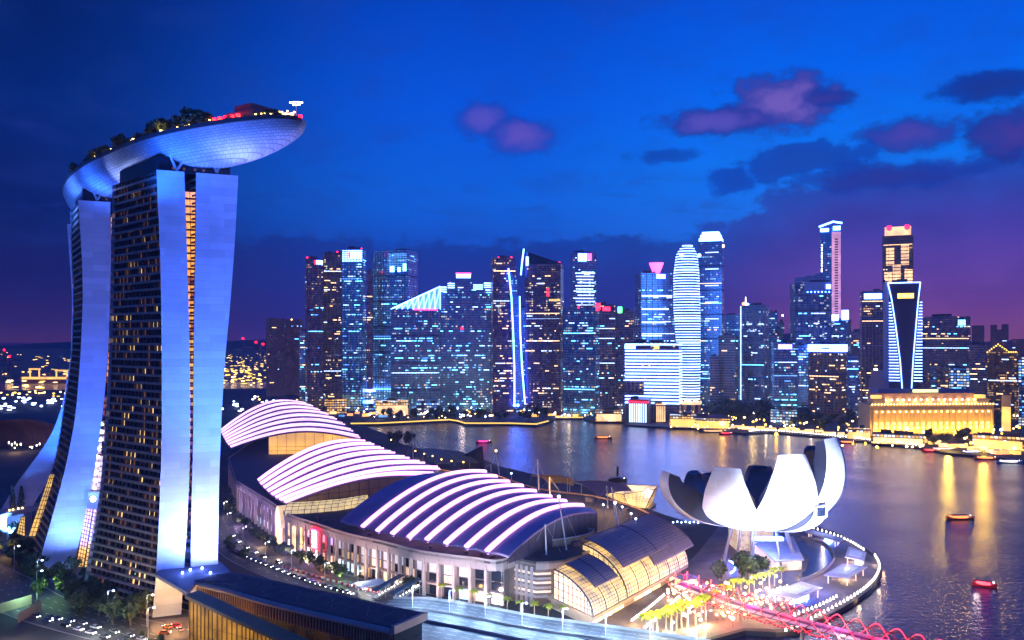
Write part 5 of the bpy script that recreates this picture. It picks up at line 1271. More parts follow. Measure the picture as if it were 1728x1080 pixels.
# ---------------------------------------------------------------- gold glass hall at the end of the mall
gh = thing('glass_barrel_hall', (40, 365, 2), 'curved glass hall lit gold from within, under dark curved roof panels', 'glass hall')
A0 = Vector((33, 337, 0)); AX = Vector((.575, .818, 0)); PR = Vector((-.818, .575, 0))*33/1.0
PR = Vector((16, 365, 0))-A0
def gv(s, a, zb=8.0, zt=22.5, k=1.0, drop=0.0):
    """s metres along, a 0 (foot) to 1 (crest)"""
    q = a*math.pi/2; return A0+AX*s+PR*(1-math.cos(q))*k+Vector((0, 0, zb+(zt-zb)*math.sin(q)))
GLZ = emit('hall_glass', (1, .62, .13), 1.05, True, vary=.85, vscale=.16)
s1, s2, s3 = 0, 30, 96
def zt_(s): return 22.5 if s < s2 else 26.5
for (sa, sb, nm) in ((s1, s2, 0), (s2, s3, 1)):
    n = 12; m = 12; zt = 20.5 if nm == 0 else 24.5; k = .86 if nm == 0 else 1.0
    g = MB(); g.grid([[gv(lerp(sa, sb, i/n), j/m, 8, zt, k) for j in range(m+1)] for i in range(n+1)]); g.build('barrel_glazing', GLZ, gh)
    fr = MB()
    for i in range(0, int((sb-sa)/2.2)+1):
        s = sa+2.2*i; fr.tube([gv(s, j/m, 8, zt, k)+Vector((.05, -.12, .1)) for j in range(m+1)], .12 if i % 5 else .3, 4)
    for j in range(17): fr.tube([gv(lerp(sa, sb, i/n), j/16, 8, zt, k)+Vector((.05, -.12, .1)) for i in range(n+1)], .11, 4)
    fr.build('glazing_bars', DSTEEL, gh)
    # end face toward the street
    e = MB(); pr = [gv(sa, j/m, 8, zt, k) for j in range(m+1)]; e.slab([[p, Vector((p.x, p.y, 8))] for p in pr], (.2, .3, 0)); e.build('end_glazing', emit('hall_end_glass', (1, .66, .2), 1.1, vary=.6, vscale=.25), gh)
    fr = MB()
    for p in pr: fr.tube([p-Vector((.2, .3, 0)), Vector((p.x-.2, p.y-.3, 8))], .15, 4)
    for z in range(10, 27, 3):
        row = [Vector((p.x-.2, p.y-.3, z)) for p in pr if p.z > z]
        if len(row) > 1: fr.tube(row, .13, 4)
    fr.tube(pr, .4, 5)
    fr.build('end_bars', DSTEEL, gh)
ROOFP = mat('louvred_roof', (.40, .30, .36), .6)
def louver(sa, sb, a0, a1, zt, k, lift, name='roof_panel', skew=0.0):
    n, m = 10, 14; P = [[gv(lerp(sa, sb, i/n)+skew*j/m, lerp(a0, a1, j/m), 8, zt, k)+Vector((.3, -.5, lift)) for j in range(m+1)] for i in range(n+1)]
    MB().slab(P, (0, 0, -.5)).build(name, ROOFP, gh)
    l = MB()
    for j in range(m+1): l.tube([p[j]+Vector((0, 0, .1)) for p in P], .14, 4)
    for i in range(0, n+1, 5): l.tube([p+Vector((0, 0, .2)) for p in P[i]], .3, 4)
    l.build('roof_louvres', mat('louvre_dark', (.10, .07, .12), .6), gh)
louver(8, 28, .42, .98, 20.5, .86, .9)
louver(34, 104, .40, 1.05, 24.5, 1.0, 1.4)
louver(60, 106, .25, .6, 24.5, 1.0, 1.0)
# hall plinth, lit shop front below and white entrance block
bse = [A0+AX*-1-PR*.02, A0+AX*44-PR*.02, A0+AX*96+PR*.0, A0+AX*96+PR*1.1, A0+PR*1.0-AX*1]
MB().prism([(p.x, p.y) for p in bse], 6.6, 8.0).build('podium_slab', TAN, gh)
MB().prism([(p.x, p.y) for p in [A0+AX*2+PR*.12, A0+AX*94+PR*.12, A0+AX*94+PR*1.05, A0+AX*2+PR*1.0]], 2, 6.6).build('lower_wall', TAN, gh)
for k in range(9):
    if k in (3, 7): continue
    a = A0+AX*(4+9.5*k)+PR*.115; b = A0+AX*(12.3+9.5*k)+PR*.115; t_ = -PR.normalized()*.25
    MB().hexa([a+Vector((0, 0, 2.5)), a+t_+Vector((0, 0, 2.5)), b+t_+Vector((0, 0, 2.5)), b+Vector((0, 0, 2.5)), a+Vector((0, 0, 6)), a+t_+Vector((0, 0, 6)), b+t_+Vector((0, 0, 6)), b+Vector((0, 0, 6))]).build('shop_window', E['ivory'] if k != 5 else SH['sw'], gh)
eb = G(1085, 990, 2); MB().box(eb.x+3, eb.y+3, 2, 11, 7, 6.5, .95).build('entrance_block', emit('entrance_glow', (1, .92, .8), 2.2, True), gh)
lamp('POINT', A0+AX*20-PR*.35+Vector((0, 0, 6)), (1, .6, .2), 5000, size=1); lamp('POINT', A0+AX*60-PR*.35+Vector((0, 0, 6)), (1, .66, .3), 5000, size=1); lamp('POINT', A0+AX*-8+PR*.3+Vector((0, 0, 6)), (1, .6, .2), 3000, size=1)
ks = thing('glass_kiosk', G(1158, 992, 2), 'small gold lit glass kiosk with blue lit roof on the plaza', 'kiosk'); kb = G(1158, 990, 2)
MB().box(kb.x, kb.y, 2.02, 8, 7, 4.2, .5).build('kiosk_glazing', emit('kiosk_gold', (1, .6, .2), 2.0, True, vary=.4), ks); MB().box(kb.x, kb.y, 6.3, 9.5, 8.5, .4, .5).build('kiosk_roof', mat('kiosk_roof', (.2, .25, .5), .5), ks)
lamp('POINT', (kb.x+4, kb.y-6, 5), (1, .6, .25), 2200, size=.8)

# ---------------------------------------------------------------- elevated road in the foreground
br = [(664, 1010), (735, 1013), (820, 1026), (905, 1042), (1000, 1055), (1080, 1066), (1200, 1084)]
top = [G(x, y, 7.0) for x, y in smooth_path(br, 4)]
dn = Vector((-.25, -1, 0)).normalized()
rows = [[p, p+dn*60] for p in top]
struct(MB().slab(rows, (0, 0, -1.2)).build('elevated_road', mat('bridge_asphalt', (.13, .14, .16), .55, vscale=.15, var=.35)))
for off_ in (0, 15, 27):
    pw = MB(); pw.slab([[p+dn*off_+Vector((0, 0, .02)), p+dn*off_+Vector((0, 0, 1.1))] for p in top], (dn.x*.3, dn.y*.3, 0)); struct(pw.build('parapet_wall', CONC))
mk = MB()
for off_ in (3.5, 7.2, 10.9, 18.5, 22.3, 31, 35, 39):
    for p, q in zip(top, top[1:]):
        d = (q-p); L = d.length; n = max(1, int(L/9)); d.normalize()
        for i in range(n):
            a = lerp(p, q, i/n)+dn*off_+Vector((0, 0, .03)); e = a+d*4; mk.quad(a, e, e+dn*.2, a+dn*.2)
struct(mk.build('lane_markings', MARK))
for k, (p, d) in enumerate(along([Vector((q.x, q.y, 0)) for q in top], 17, 3)):
    q = p+dn*15.2; t = street_lamp(q.x, q.y, 7.0, 'blue', 'blue white lamp post on the median of the foreground elevated road', 'elevated road lamps'); lamp('POINT', (q.x+1, q.y-1, 15.5), (.42, .66, 1), 24000, size=.6)
    q = p+dn*.6; lamp('POINT', (q.x, q.y, 10), (.55, .72, 1), 1500, size=.4)
def gantry(x, y, rz, label):
    p = G(x, y, 2); t = thing('covered_stairs', (p.x, p.y, 2), label, 'footbridge', 'covered stairways over the avenue'); c, s = math.cos(rz), math.sin(rz); u = Vector((c, s, 0)); v = Vector((-s, c, 0)); p = Vector((p.x, p.y, 0))
    MB().hexa([p-u*9-v*1.6+Vector((0, 0, 6)), p+u*9-v*1.6+Vector((0, 0, 9)), p+u*9+v*1.6+Vector((0, 0, 9)), p-u*9+v*1.6+Vector((0, 0, 6)), p-u*9-v*1.6+Vector((0, 0, 6.5)), p+u*9-v*1.6+Vector((0, 0, 9.5)), p+u*9+v*1.6+Vector((0, 0, 9.5)), p-u*9+v*1.6+Vector((0, 0, 6.5))]).build('roof', mat('stair_roof', (.05, .10, .16), .4), t)
    MB().hexa([p-u*9-v*1.4+Vector((0, 0, 2.3)), p+u*9-v*1.4+Vector((0, 0, 5.3)), p+u*9+v*1.4+Vector((0, 0, 5.3)), p-u*9+v*1.4+Vector((0, 0, 2.3)), p-u*9-v*1.4+Vector((0, 0, 2.9)), p+u*9-v*1.4+Vector((0, 0, 5.9)), p+u*9+v*1.4+Vector((0, 0, 5.9)), p-u*9+v*1.4+Vector((0, 0, 2.9))]).build('steps', CONC, t)
    for a in (-8, -3, 3, 8): MB().tube([p+u*a-v*1.3+Vector((0, 0, 2)), p+u*a-v*1.3+Vector((0, 0, 7.5+a/6))], .18, 5).build('post', STEEL, t)
    lb = MB(); [lb.ball(p+u*a-v*1.2+Vector((0, 0, 5.4+a/6)), .28, 5, 4) for a in (-7, -5, -3, -1, 1, 3, 5, 7)]; lb.build('handrail_lights', E_WHT, t)
gantry(655, 1004, .95, 'left covered stairway with dark roof and rows of small lights'); gantry(685, 1010, .95, 'right covered stairway with dark roof and rows of small lights')
cnp = thing('flat_street_canopy', G(625, 992, 2), 'white flat canopy over the pavement beside the covered stairways', 'canopy'); q = G(625, 985, 7)
MB().box(q.x, q.y, 7, 14, 9, .4, .6).build('canopy_roof', mat('white_roof', (.75, .75, .78), .5), cnp); [MB().box(q.x+a, q.y+b, 2, .35, .35, 5, 0).build('post', STEEL, cnp) for a, b in ((-5, -3), (4, 2), (-3, 4), (5, -1))]
lamp('POINT', (q.x, q.y-1, 5.6), (.9, .95, 1), 2500, size=.6)
# ================================================================ lotus-shaped museum
MC = Vector((129, 440, 0))
MWH = cladding('petal_white', (.80, .80, .83), 7.0, 4.0, .5, .06, .72)
MST = mat('petal_steel', (.08, .09, .13), .35, .5, vscale=.1)
mu = thing('lotus_museum', (129, 440, 2), 'white lotus shaped museum, flat tipped petals blazing in floodlight', 'museum')
def petal(phi, Rr, H, tip, mx, th, name='petal', lean=.97, z0=21.5):
    q = R(phi); rd = Vector((math.cos(q), math.sin(q), 0)); tg = Vector((-math.sin(q), math.cos(q), 0)); UP = Vector((0, 0, 1))
    P = [(2.0, z0+1), (Rr*.74, z0+.2), (Rr*1.12, lerp(z0, H, .50)), (Rr*lean, H)]
    def bz(u): a, b, c, d = (1-u)**3, 3*u*(1-u)**2, 3*u*u*(1-u), u**3; return (a*P[0][0]+b*P[1][0]+c*P[2][0]+d*P[3][0], a*P[0][1]+b*P[1][1]+c*P[2][1]+d*P[3][1])
    hw = [(0, 2.5), (.12, 5.0), (.3, mx*.78), (.45, mx*.97), (.58, mx), (.8, lerp(mx, tip, .45)), (1, tip)]
    N = 26; rings = []
    for i in range(N+1):
        u = i/N; r, z = bz(u); r2, z2 = bz(min(1, u+.01)); r1, z1 = bz(max(0, u-.01)); tr, tz = r2-r1, z2-z1; L = math.hypot(tr, tz); nr, nz = -tz/L, tr/L
        w_ = poly_at(hw, u); t_ = th*(.35+1.0*math.sin(math.pi*min(1, u*.78+.1))) 
        o = MC+rd*r+UP*z; ni = rd*nr+UP*nz
        row = []
        for s in (-1, -.6, -.2, .2, .6, 1): row.append(o+tg*w_*s-ni*(1.3*(1-s*s))*min(1, w_/8))
        for s in (.72, 0, -.72): row.append(o+tg*w_*s+ni*(t_-1.2*(1-s*s)))
        rings.append(row)
    b = MB(); b.grid([r+[r[0]] for r in rings], True); n = len(b.v); b.v += [tuple(p) for p in rings[-1]]; b.f.append(tuple(range(n, n+9)))
    n = len(b.v); b.v += [tuple(p) for p in rings[0]]; b.f.append(tuple(reversed(range(n, n+9))))
    o = b.build(name, [MWH, MST], mu); 
    me = o.data; k = len(me.polygons); nq = k-2
    me.polygons.foreach_set('use_smooth', [((i % 9) < 5) for i in range(nq)]+[False, False])
    me.polygons.foreach_set('material_index', [0 if (i % 9) < 5 else 1 for i in range(nq)]+[1, 1])
    # skylight at the tip
    c = sum(rings[-1], Vector())/9; rr_ = [lerp(c, p, .72)+rd*0+Vector((0, 0, .12)) for p in rings[-1]]
    s_ = MB(); n = len(s_.v); s_.v += [tuple(p) for p in rr_]; s_.f.append(tuple(range(9))); s_.build('tip_skylight', DARKG, o)
    return rings
petal(-124, 44, 58, 6.6, 14.2, 7)
petal(-84, 45, 65.5, 6.8, 15.2, 7)
petal(-49, 47, 72, 6.6, 12.5, 9, lean=.90)
petal(-169, 50, 52, 5.0, 8.5, 10, lean=1.0)
petal(-62, 39, 38, 3.4, 6.0, 4.2, lean=1.10)
petal(-198, 42, 33, 3.6, 6.5, 5)
petal(140, 38, 47, 6.0, 10.0, 6)
petal(112, 40, 44, 6.5, 11.0, 6)
petal(70, 40, 48, 6.5, 11.0, 6)
petal(20, 44, 62, 7.0, 12.0, 7, lean=.9)
# white framed window at the tip of the short petal
q = MC+Vector((math.cos(R(-62)), math.sin(R(-62)), 0))*43.6; wf = MB(); tg = Vector((.883, .469, 0)); rd = Vector((.469, -.883, 0)); c = Vector((q.x, q.y, 34.5))
for a, b in (((-3.6, 0), (3.6, 0)), ((3.6, 0), (3.6, 5.5)), ((3.6, 5.5), (-3.6, 5.5)), ((-3.6, 5.5), (-3.6, 0))): wf.tube([c+tg*a[0]+Vector((0, 0, a[1])), c+tg*b[0]+Vector((0, 0, b[1]))], .7, 4)
wf.build('window_frame', MWH, mu); MB().hexa([c+tg*a+rd*b+Vector((0, 0, z)) for z in (.3, 5.2) for a, b in ((-3.2, -.2), (3.2, -.2), (3.2, .1), (-3.2, .1))]).build('window_pane', DARKG, mu)
bw = MB(); P_ = []
for i in range(7):
    a = i/6*math.pi/2; P_.append([MC+Vector((12*math.cos(a)*math.cos(2*math.pi*j/24), 13*math.cos(a)*math.sin(2*math.pi*j/24), 23.5-3.0*math.sin(a))) for j in range(25)])
bw.grid(P_); bw.build('bowl', MWH, mu, True)
for k, (a, r0, r1, rad) in enumerate(((-112, 15, 11, 1.5), (-135, 20, 15, .9), (-165, 19, 14, 1.0), (-60, 18, 14, .8), (-20, 21, 15, 1.5), (20, 18, 13, .9), (80, 18, 12, 1), (140, 18, 12, 1))):
    c_, s_ = math.cos(R(a)), math.sin(R(a)); MB().tube([MC+Vector((c_*r0, s_*r0, 2)), MC+Vector((c_*r1, s_*r1, 22.3))], rad*.8, 10).build('column', mat('column_grey', (.30, .29, .33), .5), mu, True)
# entrance building below with a sloping white roof
T_ = [G(1268, 912, 13), G(1338, 905, 13), G(1357, 944, 7.5), G(1309, 947, 7.5)]
MB().hexa([p-Vector((0, 0, .7)) for p in (T_[3], T_[2], T_[1], T_[0])]+[T_[3], T_[2], T_[1], T_[0]]).build('entrance_roof', mat('roof_glass_white', (.62, .66, .8), .35), mu)
ln = MB()
for i in range(1, 14): ln.tube([lerp(T_[0], T_[3], i/14)+Vector((0, 0, .06)), lerp(T_[1], T_[2], i/14)+Vector((0, 0, .06))], .08, 4)
ln.build('roof_ribs', STEEL, mu)
Tb = [Vector((*p.xy, 0)) for p in T_]; cc_ = sum(Tb, Vector())/4; Tb = [cc_+(p-cc_)*.9 for p in Tb]
MB().hexa([Vector((*p.xy, 2.05)) for p in (Tb[3], Tb[2], Tb[1], Tb[0])]+[Vector((*p.xy, z)) for p, z in ((Tb[3], 6.6), (Tb[2], 6.6), (Tb[1], 12), (Tb[0], 12))]).build('entrance_glazing', emit('foyer_glow', (1, .62, .3), .9, True, vary=.9, vscale=.35), mu)
p = G(1262, 925, 2); lo = MB().prism([(p.x-8, p.y-6), (p.x+12, p.y-8), (p.x+10, p.y+12), (p.x-8, p.y+12)], 2.05, 17); lo.build('core_glazing', emit('core_glow', (1, .7, .4), .55, vary=1.0, vscale=.5), mu)
MB().box(MC.x+3, MC.y-14, 17.6, 14, 3, 1.6, 0).build('lit_lobby_band', E['sign'], mu)
# floodlights round the museum
for a, r, ta, tz, pw in ((-122, 88, -124, 44, 1.6e6), (-86, 90, -84, 50, 2.1e6), (-104, 96, -104, 34, 6e5), (-72, 92, -48, 54, 1.8e6)):
    lamp('SPOT', MC+Vector((math.cos(R(a))*r, math.sin(R(a))*r, 4)), (.56, .66, 1), pw, MC+Vector((math.cos(R(ta))*30, math.sin(R(ta))*30, tz)), 1.0, 44, .5)
lamp('SPOT', MC+Vector((-74, -24, 3)), (.75, .45, 1), 5e4, MC+Vector((-36, -8, 36)), 1, 60, .8)
lamp('POINT', MC+Vector((4, -18, 15)), (.6, .7, 1), 5000, size=1); lamp('POINT', MC+Vector((-12, -24, 8)), (1, .6, .35), 2500, size=.8); lamp('POINT', MC+Vector((-22, -18, 8)), (1, .55, .5), 2500, size=.8); lamp('POINT', MC+Vector((22, -24, 7)), (1, .6, .35), 2000, size=.8)
# pond with curved wall
sheet('lily_pond', [(1325, 925), (1352, 912), (1380, 917), (1398, 928), (1405, 942), (1398, 955), (1378, 970), (1352, 979), (1342, 974), (1360, 962), (1366, 945), (1350, 930)], 2.05, mat('lily_water', (.012, .022, .02), .25, vscale=.9, var=.8), 2.0)
pw = MB(); pp = [G(x, y, 2) for x, y in smooth_path([(1352, 908), (1385, 916), (1402, 930), (1407, 943), (1398, 957), (1378, 971), (1352, 981), (1340, 978)], 4)]; pw.slab([[p, p+Vector((0, 0, 1.6))] for p in pp], (.5, -.3, 0)); struct(pw.build('pond_wall', CONC))
# curved bench light on the plaza
lc = thing('crescent_light', G(1235, 968, 2), 'white crescent of light on the plaza between the round trees', 'light sculpture')
MB().tube([G(x, y, 3.4) for x, y in ((1231, 946), (1238, 951), (1241, 957), (1239, 963), (1233, 967))], .45, 6).build('light_tube', E['sign'], lc); MB().slab([[G(x, y, 2), G(x, y, 2)+Vector((0, 0, 1.1))] for x, y in ((1231, 950), (1238, 955), (1241, 961), (1239, 967), (1233, 971))], (.3, .3, 0)).build('bench_base', CONC, lc)

# ---------------------------------------------------------------- promenade shelters
def shelter(corners, z, label, lit, m=None):
    C_ = [G(x, y, z) for x, y in corners]; ctr = sum(C_, Vector())/4; t = thing('promenade_shelter', (ctr.x, ctr.y, 2), label, 'shelter', 'white roofed shelters on the round promenade'); ORG[t.name] = Vector((ctr.x, ctr.y, 2))
    MB().hexa([p-Vector((0, 0, .5)) for p in C_]+C_).build('roof', mat('shelter_roof', (.70, .62, .66), .5), t)
    pl = MB(); a, b, c, d = C_; P2 = [lerp(lerp(a, b, u), lerp(d, c, u), v)+Vector((0, 0, .25)) for u, v in ((.22, .2), (.8, .2), (.8, .85), (.22, .85))]; pl.hexa([p-Vector((0, 0, .2)) for p in P2]+P2); pl.build('roof_panel', mat('shelter_panel', (.85, .85, .95), .4), t)
    for u, v in ((.08, .12), (.92, .12), (.92, .88), (.08, .88), (.5, .1)):
        p = lerp(lerp(a, b, u), lerp(d, c, u), v); MB().tube([Vector((p.x, p.y, 2)), Vector((p.x, p.y, z-.5))], .28, 6).build('post', emit('lit_post', (1, .7, .35), 1.2), t)
    if lit: q = lerp(ctr, lerp(a, b, .5), .3); MB().box(q.x, q.y, 2.03, 9, 3, 2.8, math.atan2((b-a).y, (b-a).x)).build('lit_counter', lit, t)
    lamp('POINT', (ctr.x, ctr.y, z-1), (1, .66, .3), 4500, size=.8); lamp('POINT', (ctr.x, ctr.y, z+9), (.75, .8, 1), 2200, size=1)
shelter(((1342, 1010), (1388, 992), (1352, 981), (1298, 1001)), 6.5, 'shelter with white roof nearest the red bridge, its counter lit white', E['sign'])
shelter(((1432, 975), (1464, 956), (1422, 951), (1390, 970)), 6.5, 'shelter with lilac white roof at the middle of the round promenade', None)
shelter(((1458, 946), (1462, 932), (1432, 921), (1426, 940)), 6.5, 'shelter with lilac roof near the outer tip of the round promenade', E['wh'])
shelter(((1416, 914), (1424, 907), (1362, 892), (1358, 897)), 6.0, 'long narrow bright shelter behind the museum on the promenade', E['sign'])

def lampball(name, m, r=1.0, h=5.0):
    b = MB().tube([(0, 0, 0), (0, 0, h)], .15, 4); n = len(b.f); b.ball((0, 0, h), r, 6, 4); me = bpy.data.meshes.new(name); me.from_pydata(b.v, [], b.f); me.materials.append(DSTEEL); me.materials.append(m)
    me.polygons.foreach_set('material_index', [0 if i < n else 1 for i in range(len(b.f))]); return me
PLM = {'w': lampball('lamp', E_WHT), 'y': lampball('lamp', E_WRM), 'r': lampball('lamp', E['red'])}
# ---------------------------------------------------------------- quay lamps
def q_meshes():
    b = MB().tube([(0, 0, 0), (0, 0, 1.3)], .1, 5); a = bpy.data.meshes.new('post'); a.from_pydata(b.v, [], b.f); a.materials.append(DSTEEL)
    c = MB().tube([(0, 0, 1.2), (0, 0, 2.5)], .55, 6, r2=.08); d = bpy.data.meshes.new('lamp_cone'); d.from_pydata(c.v, [], c.f); d.materials.append(emit('quay_lamp', (1, .82, .66), 8.0)); return a, d
QM = q_meshes()
def rowlamps(pts, step, label, group, name='quay_lamp', z=2.0, s=1.0):
    L = along([Vector((*V2(x, y, z), 0)) for x, y in smooth_path(pts, 4)], step, step*.9)
    for p, d in L:
        t = thing(name, (p.x, p.y, z), label, 'quay lamp', group); t.scale = (s, s, s)
        for n, me in zip(('post', 'lamp_cone'), QM): o = bpy.data.objects.new(n, me); col.objects.link(o); o.parent = t
    return L
edge_ = rowlamps([(1325, 1070), (1350, 1060), (1395, 1036), (1438, 1012), (1466, 992), (1480, 974), (1484, 957), (1476, 941)], 4.1, 'small glowing cone lamp on the outer edge of the round promenade', 'cone lamps along the round quay')
rowlamps([(1315, 1052), (1350, 1040), (1385, 1026), (1412, 1012)], 3.4, 'small glowing cone lamp in the inner row near the red bridge', 'inner row of cone lamps')
for p, d in edge_[::8]: lamp('POINT', (p.x-1.5, p.y+1, 4), (1, .68, .42), 900, size=.5); lamp('POINT', (p.x+1.5, p.y-2, 1.6), (1, .62, .3), 500, size=.4)
rowlamps([(1365, 893), (1405, 905), (1435, 918), (1458, 932)], 3.6, 'small glowing cone lamp on the back arc of the promenade', 'back row of cone lamps')
# stair and arc lamp rows on the plaza
rowlamps([(1066, 1052), (1095, 1030), (1121, 1008)], 1.9, 'small white lamp in the left of two diagonal rows on the plaza steps', 'left diagonal row of step lamps', 'step_lamp', s=.8)
rowlamps([(1088, 1064), (1118, 1038), (1146, 1011)], 1.9, 'small white lamp in the right of two diagonal rows on the plaza steps', 'right diagonal row of step lamps', 'step_lamp', s=.8)
rowlamps([(1152, 1006), (1170, 1000), (1195, 1001), (1225, 1004)], 1.7, 'small white lamp in the curved row where the bridge meets the plaza', 'curved row of plaza lamps', 'step_lamp', s=.8)
rowlamps([(1262, 1030), (1300, 1010), (1330, 992)], 3.5, 'small lamp among the palms left of the nearest shelter', 'lamps among the promenade palms', 'step_lamp', s=.8)
for k, (px, py, z, c, pw) in enumerate(((1100, 1030, 5, (1, .6, .2), 2200), (1130, 1060, 4, (1, .7, .3), 9000), (1165, 1055, 4, (1, .75, .35), 9000), (1190, 1048, 4, (1, .75, .35), 6000), (1240, 1005, 5, (1, .62, .2), 8000), (1275, 1000, 5, (1, .62, .2), 8000), (1305, 985, 5, (1, .62, .2), 5000), (1110, 1068, 4, (1, .7, .3), 6000), (1215, 1016, 5, (1, .62, .2), 5000), (1190, 965, 9, (.45, .25, 1), 9000), (1300, 975, 10, (.12, .2, 1), 16000), (1430, 940, 8, (.4, .3, 1), 7000), (1230, 930, 8, (.5, .3, .9), 6000), (1385, 975, 9, (.3, .28, 1), 7000), (1160, 1000, 5, (1, .5, .2), 1800), (1380, 960, 9, (.3, .3, 1), 2200))):
    lamp('POINT', G(px, py, z), c, pw, size=.8)
# palms
for px, py, c, pw in ((1180, 1005, (1, .25, .05), 5000), (1225, 1035, (1, .12, .05), 5000), (1265, 1020, (1, .5, .12), 7000), (1300, 1030, (1, .2, .08), 5000), (1345, 1025, (1, .5, .2), 3500)): lamp('POINT', G(px, py, 6), c, pw, size=.8)
for px, py in ((1100, 1072), (1128, 1064), (1156, 1056), (1184, 1048), (1215, 1018), (1245, 1008), (1275, 998), (1305, 988)): lamp('POINT', G(px-4, py+4, 2)+Vector((0, -4, 15)), (1, .85, .25), 7000, size=1)
rp = random.Random(4)
for k in range(11):
    u = k/10; p = G(lerp(1092, 1192, u)+rp.uniform(-3, 3), lerp(1082, 1046, u)+rp.uniform(-3, 3), 2.02); palm(p.x, p.y, 2.02, 1.25, 'yellow green lit palm in the row at the plaza edge by the elevated road', 'lit palms by the elevated road')
for k in range(11):
    u = k/10; p = G(lerp(1205, 1318, u)+rp.uniform(-3, 3), lerp(1024, 985, u)+rp.uniform(-3, 3), 2.02); palm(p.x, p.y, 2.02, 1.0, 'yellow green lit palm in the row between the museum and the red bridge', 'lit palms before the museum')
for k, (px, py) in enumerate(((745, 1012), (775, 1020), (800, 1024), (826, 1030), (856, 1034), (878, 1040), (902, 1042), (925, 1048), (950, 1050))):
    p = G(px, py, 2.03); palm(p.x, p.y, 2.03, .85, 'small gold lit palm in front of the mall columns', 'palms before the mall')
for k in range(6): lamp('POINT', G(760+34*k, 1020+6*k, 4.5), (1, .58, .16), 1500, size=.5)
for k, (px, py, s) in enumerate(((1216, 980, 1.15), (1252, 975, 1.3), (1262, 980, 1.25), (1276, 968, 1.2), (1288, 972, 1.1))):
    p = G(px, py, 2.03); tree(p.x, p.y, 2.03, s*.85, ['round tree standing apart left of the crescent light', 'left tree of the clump in front of the museum entrance', 'front tree of the clump before the museum entrance', 'back tree of the clump before the museum entrance', 'right tree of the clump before the museum entrance'][k], 'round trees on the museum plaza')
for k in range(115):
    px, py = random.uniform(1125, 1335), 0; py = random.uniform(990, 1060) if px < 1260 else random.uniform(985, 1040)
    p = G(px, py, 2.02); kd = random.choice('yywyr'); o = bpy.data.objects.new('plaza_lamp', PLM[kd]); col.objects.link(o); o.location = p; o.scale = (.7, .7, random.uniform(.4, .9)); tag(o, {'y': 'small golden lamp', 'w': 'small white lamp', 'r': 'small red lamp'}[kd]+' among the crowd lights on the plaza by the red bridge', 'lamp', {'y': 'golden', 'w': 'white', 'r': 'red'}[kd]+' plaza lamps')
# mall street trees
rt_ = random.Random(6)
spots = [(392, 872), (404, 886), (414, 892), (428, 905), (437, 912), (446, 918), (455, 925), (463, 932), (475, 938), (486, 940), (508, 952), (521, 958), (540, 965), (551, 968), (567, 972), (574, 980), (688, 1003), (384, 800), (395, 808)]
for k, (px, py) in enumerate(spots[:17]):
    p = G(px, py, 2.03); tree(p.x, p.y, 2.03, .62 if k < 6 else .8, 'street tree in the leafy strip between the avenue and the mall', 'street trees before the mall')
for k, (px, py, c) in enumerate(((400, 880, (.8, .5, 1)), (440, 915, (1, .7, .4)), (470, 935, (1, .75, .45)), (508, 955, (1, .6, .25)), (540, 962, (1, .3, .2)), (575, 972, (.6, 1, .4)), (610, 985, (1, .8, .6)))): lamp('POINT', G(px, py, 5), c, 1500, size=.5)

# ---------------------------------------------------------------- red lit double helix bridge
hb = thing('helix_bridge', G(1250, 1030, 2), 'red lit double helix footbridge curving from the plaza over the water', 'footbridge')
path = [G(x, y, 8) for x, y in smooth_path([(1140, 985), (1190, 1003), (1250, 1024), (1330, 1046), (1420, 1070), (1520, 1096), (1640, 1130)], 12)]
cum = [0]
for a, b in zip(path, path[1:]): cum.append(cum[-1]+(b-a).length)
Ltot = cum[-1]
def onpath(s):
    s = max(0, min(Ltot-.01, s))
    for i in range(len(path)-1):
        if cum[i+1] >= s: u = (s-cum[i])/(cum[i+1]-cum[i]); d = (path[i+1]-path[i]).normalized(); return lerp(path[i], path[i+1], u), d
E_HR = emit('helix_red', (1, 0, .004), 2.2, True); E_HP = emit('helix_lilac', (.8, .10, .45), .35); E_HT = emit('helix_bulb', (1, .004, .006), 5.0)
def helix(r, pitch, ph, sgn, z_):
    out = []; n = int(Ltot/1.1)
    for i in range(n+1):
        s = Ltot*i/n; p, d = onpath(s); nr = Vector((-d.y, d.x, 0)); a = sgn*2*math.pi*s/pitch+ph; out.append(p+nr*r*math.cos(a)+Vector((0, 0, z_+r*math.sin(a))))
    return out
k_ = 0
for ph in (0, 1.57, 3.14, 4.71):
    MB().tube(helix(5.0, 30, ph, 1, 1.6), .2, 5).build('outer_helix_tube', mat('helix_steel', (.30, .01, .02), .35, .3), hb)
    hp = helix(4.0, 30, ph+1, -1, 1.6); MB().tube(hp, .17, 5).build('inner_helix_tube', M['helix_steel'], hb)
    MB().tube([p+Vector((0, 0, .3)) for p in helix(5.0, 30, ph, 1, 1.6)], .15, 4).build('red_light_line', E_HR, hb)
bulb = unit_box('bulb', E_HT); bme = MB().ball((0, 0, 0), .32, 6, 4); bmesh_ = bpy.data.meshes.new('bulb'); bmesh_.from_pydata(bme.v, [], bme.f); bmesh_.materials.append(E_HT)
for ph, n in ((0, 100), (1.57, 110), (3.14, 110), (4.71, 110)):
    hx_ = helix(5.2, 30, ph, 1, 1.7)
    if ph:
        rest = MB(); [rest.ball(hx_[int(k*(len(hx_)-1)/n)], .24, 6, 4) for k in range(n)]; ro = rest.build('bulbs', E_HT, hb); ro['kind'] = 'stuff'; continue
    for k in range(n): inst('bulb', bmesh_, hb, hx_[int(k*(len(hx_)-1)/n)])
dk = MB(); P_ = []
for i in range(60): p, d = onpath(Ltot*i/59); nr = Vector((-d.y, d.x, 0)); P_.append([p-nr*3, p+nr*3])
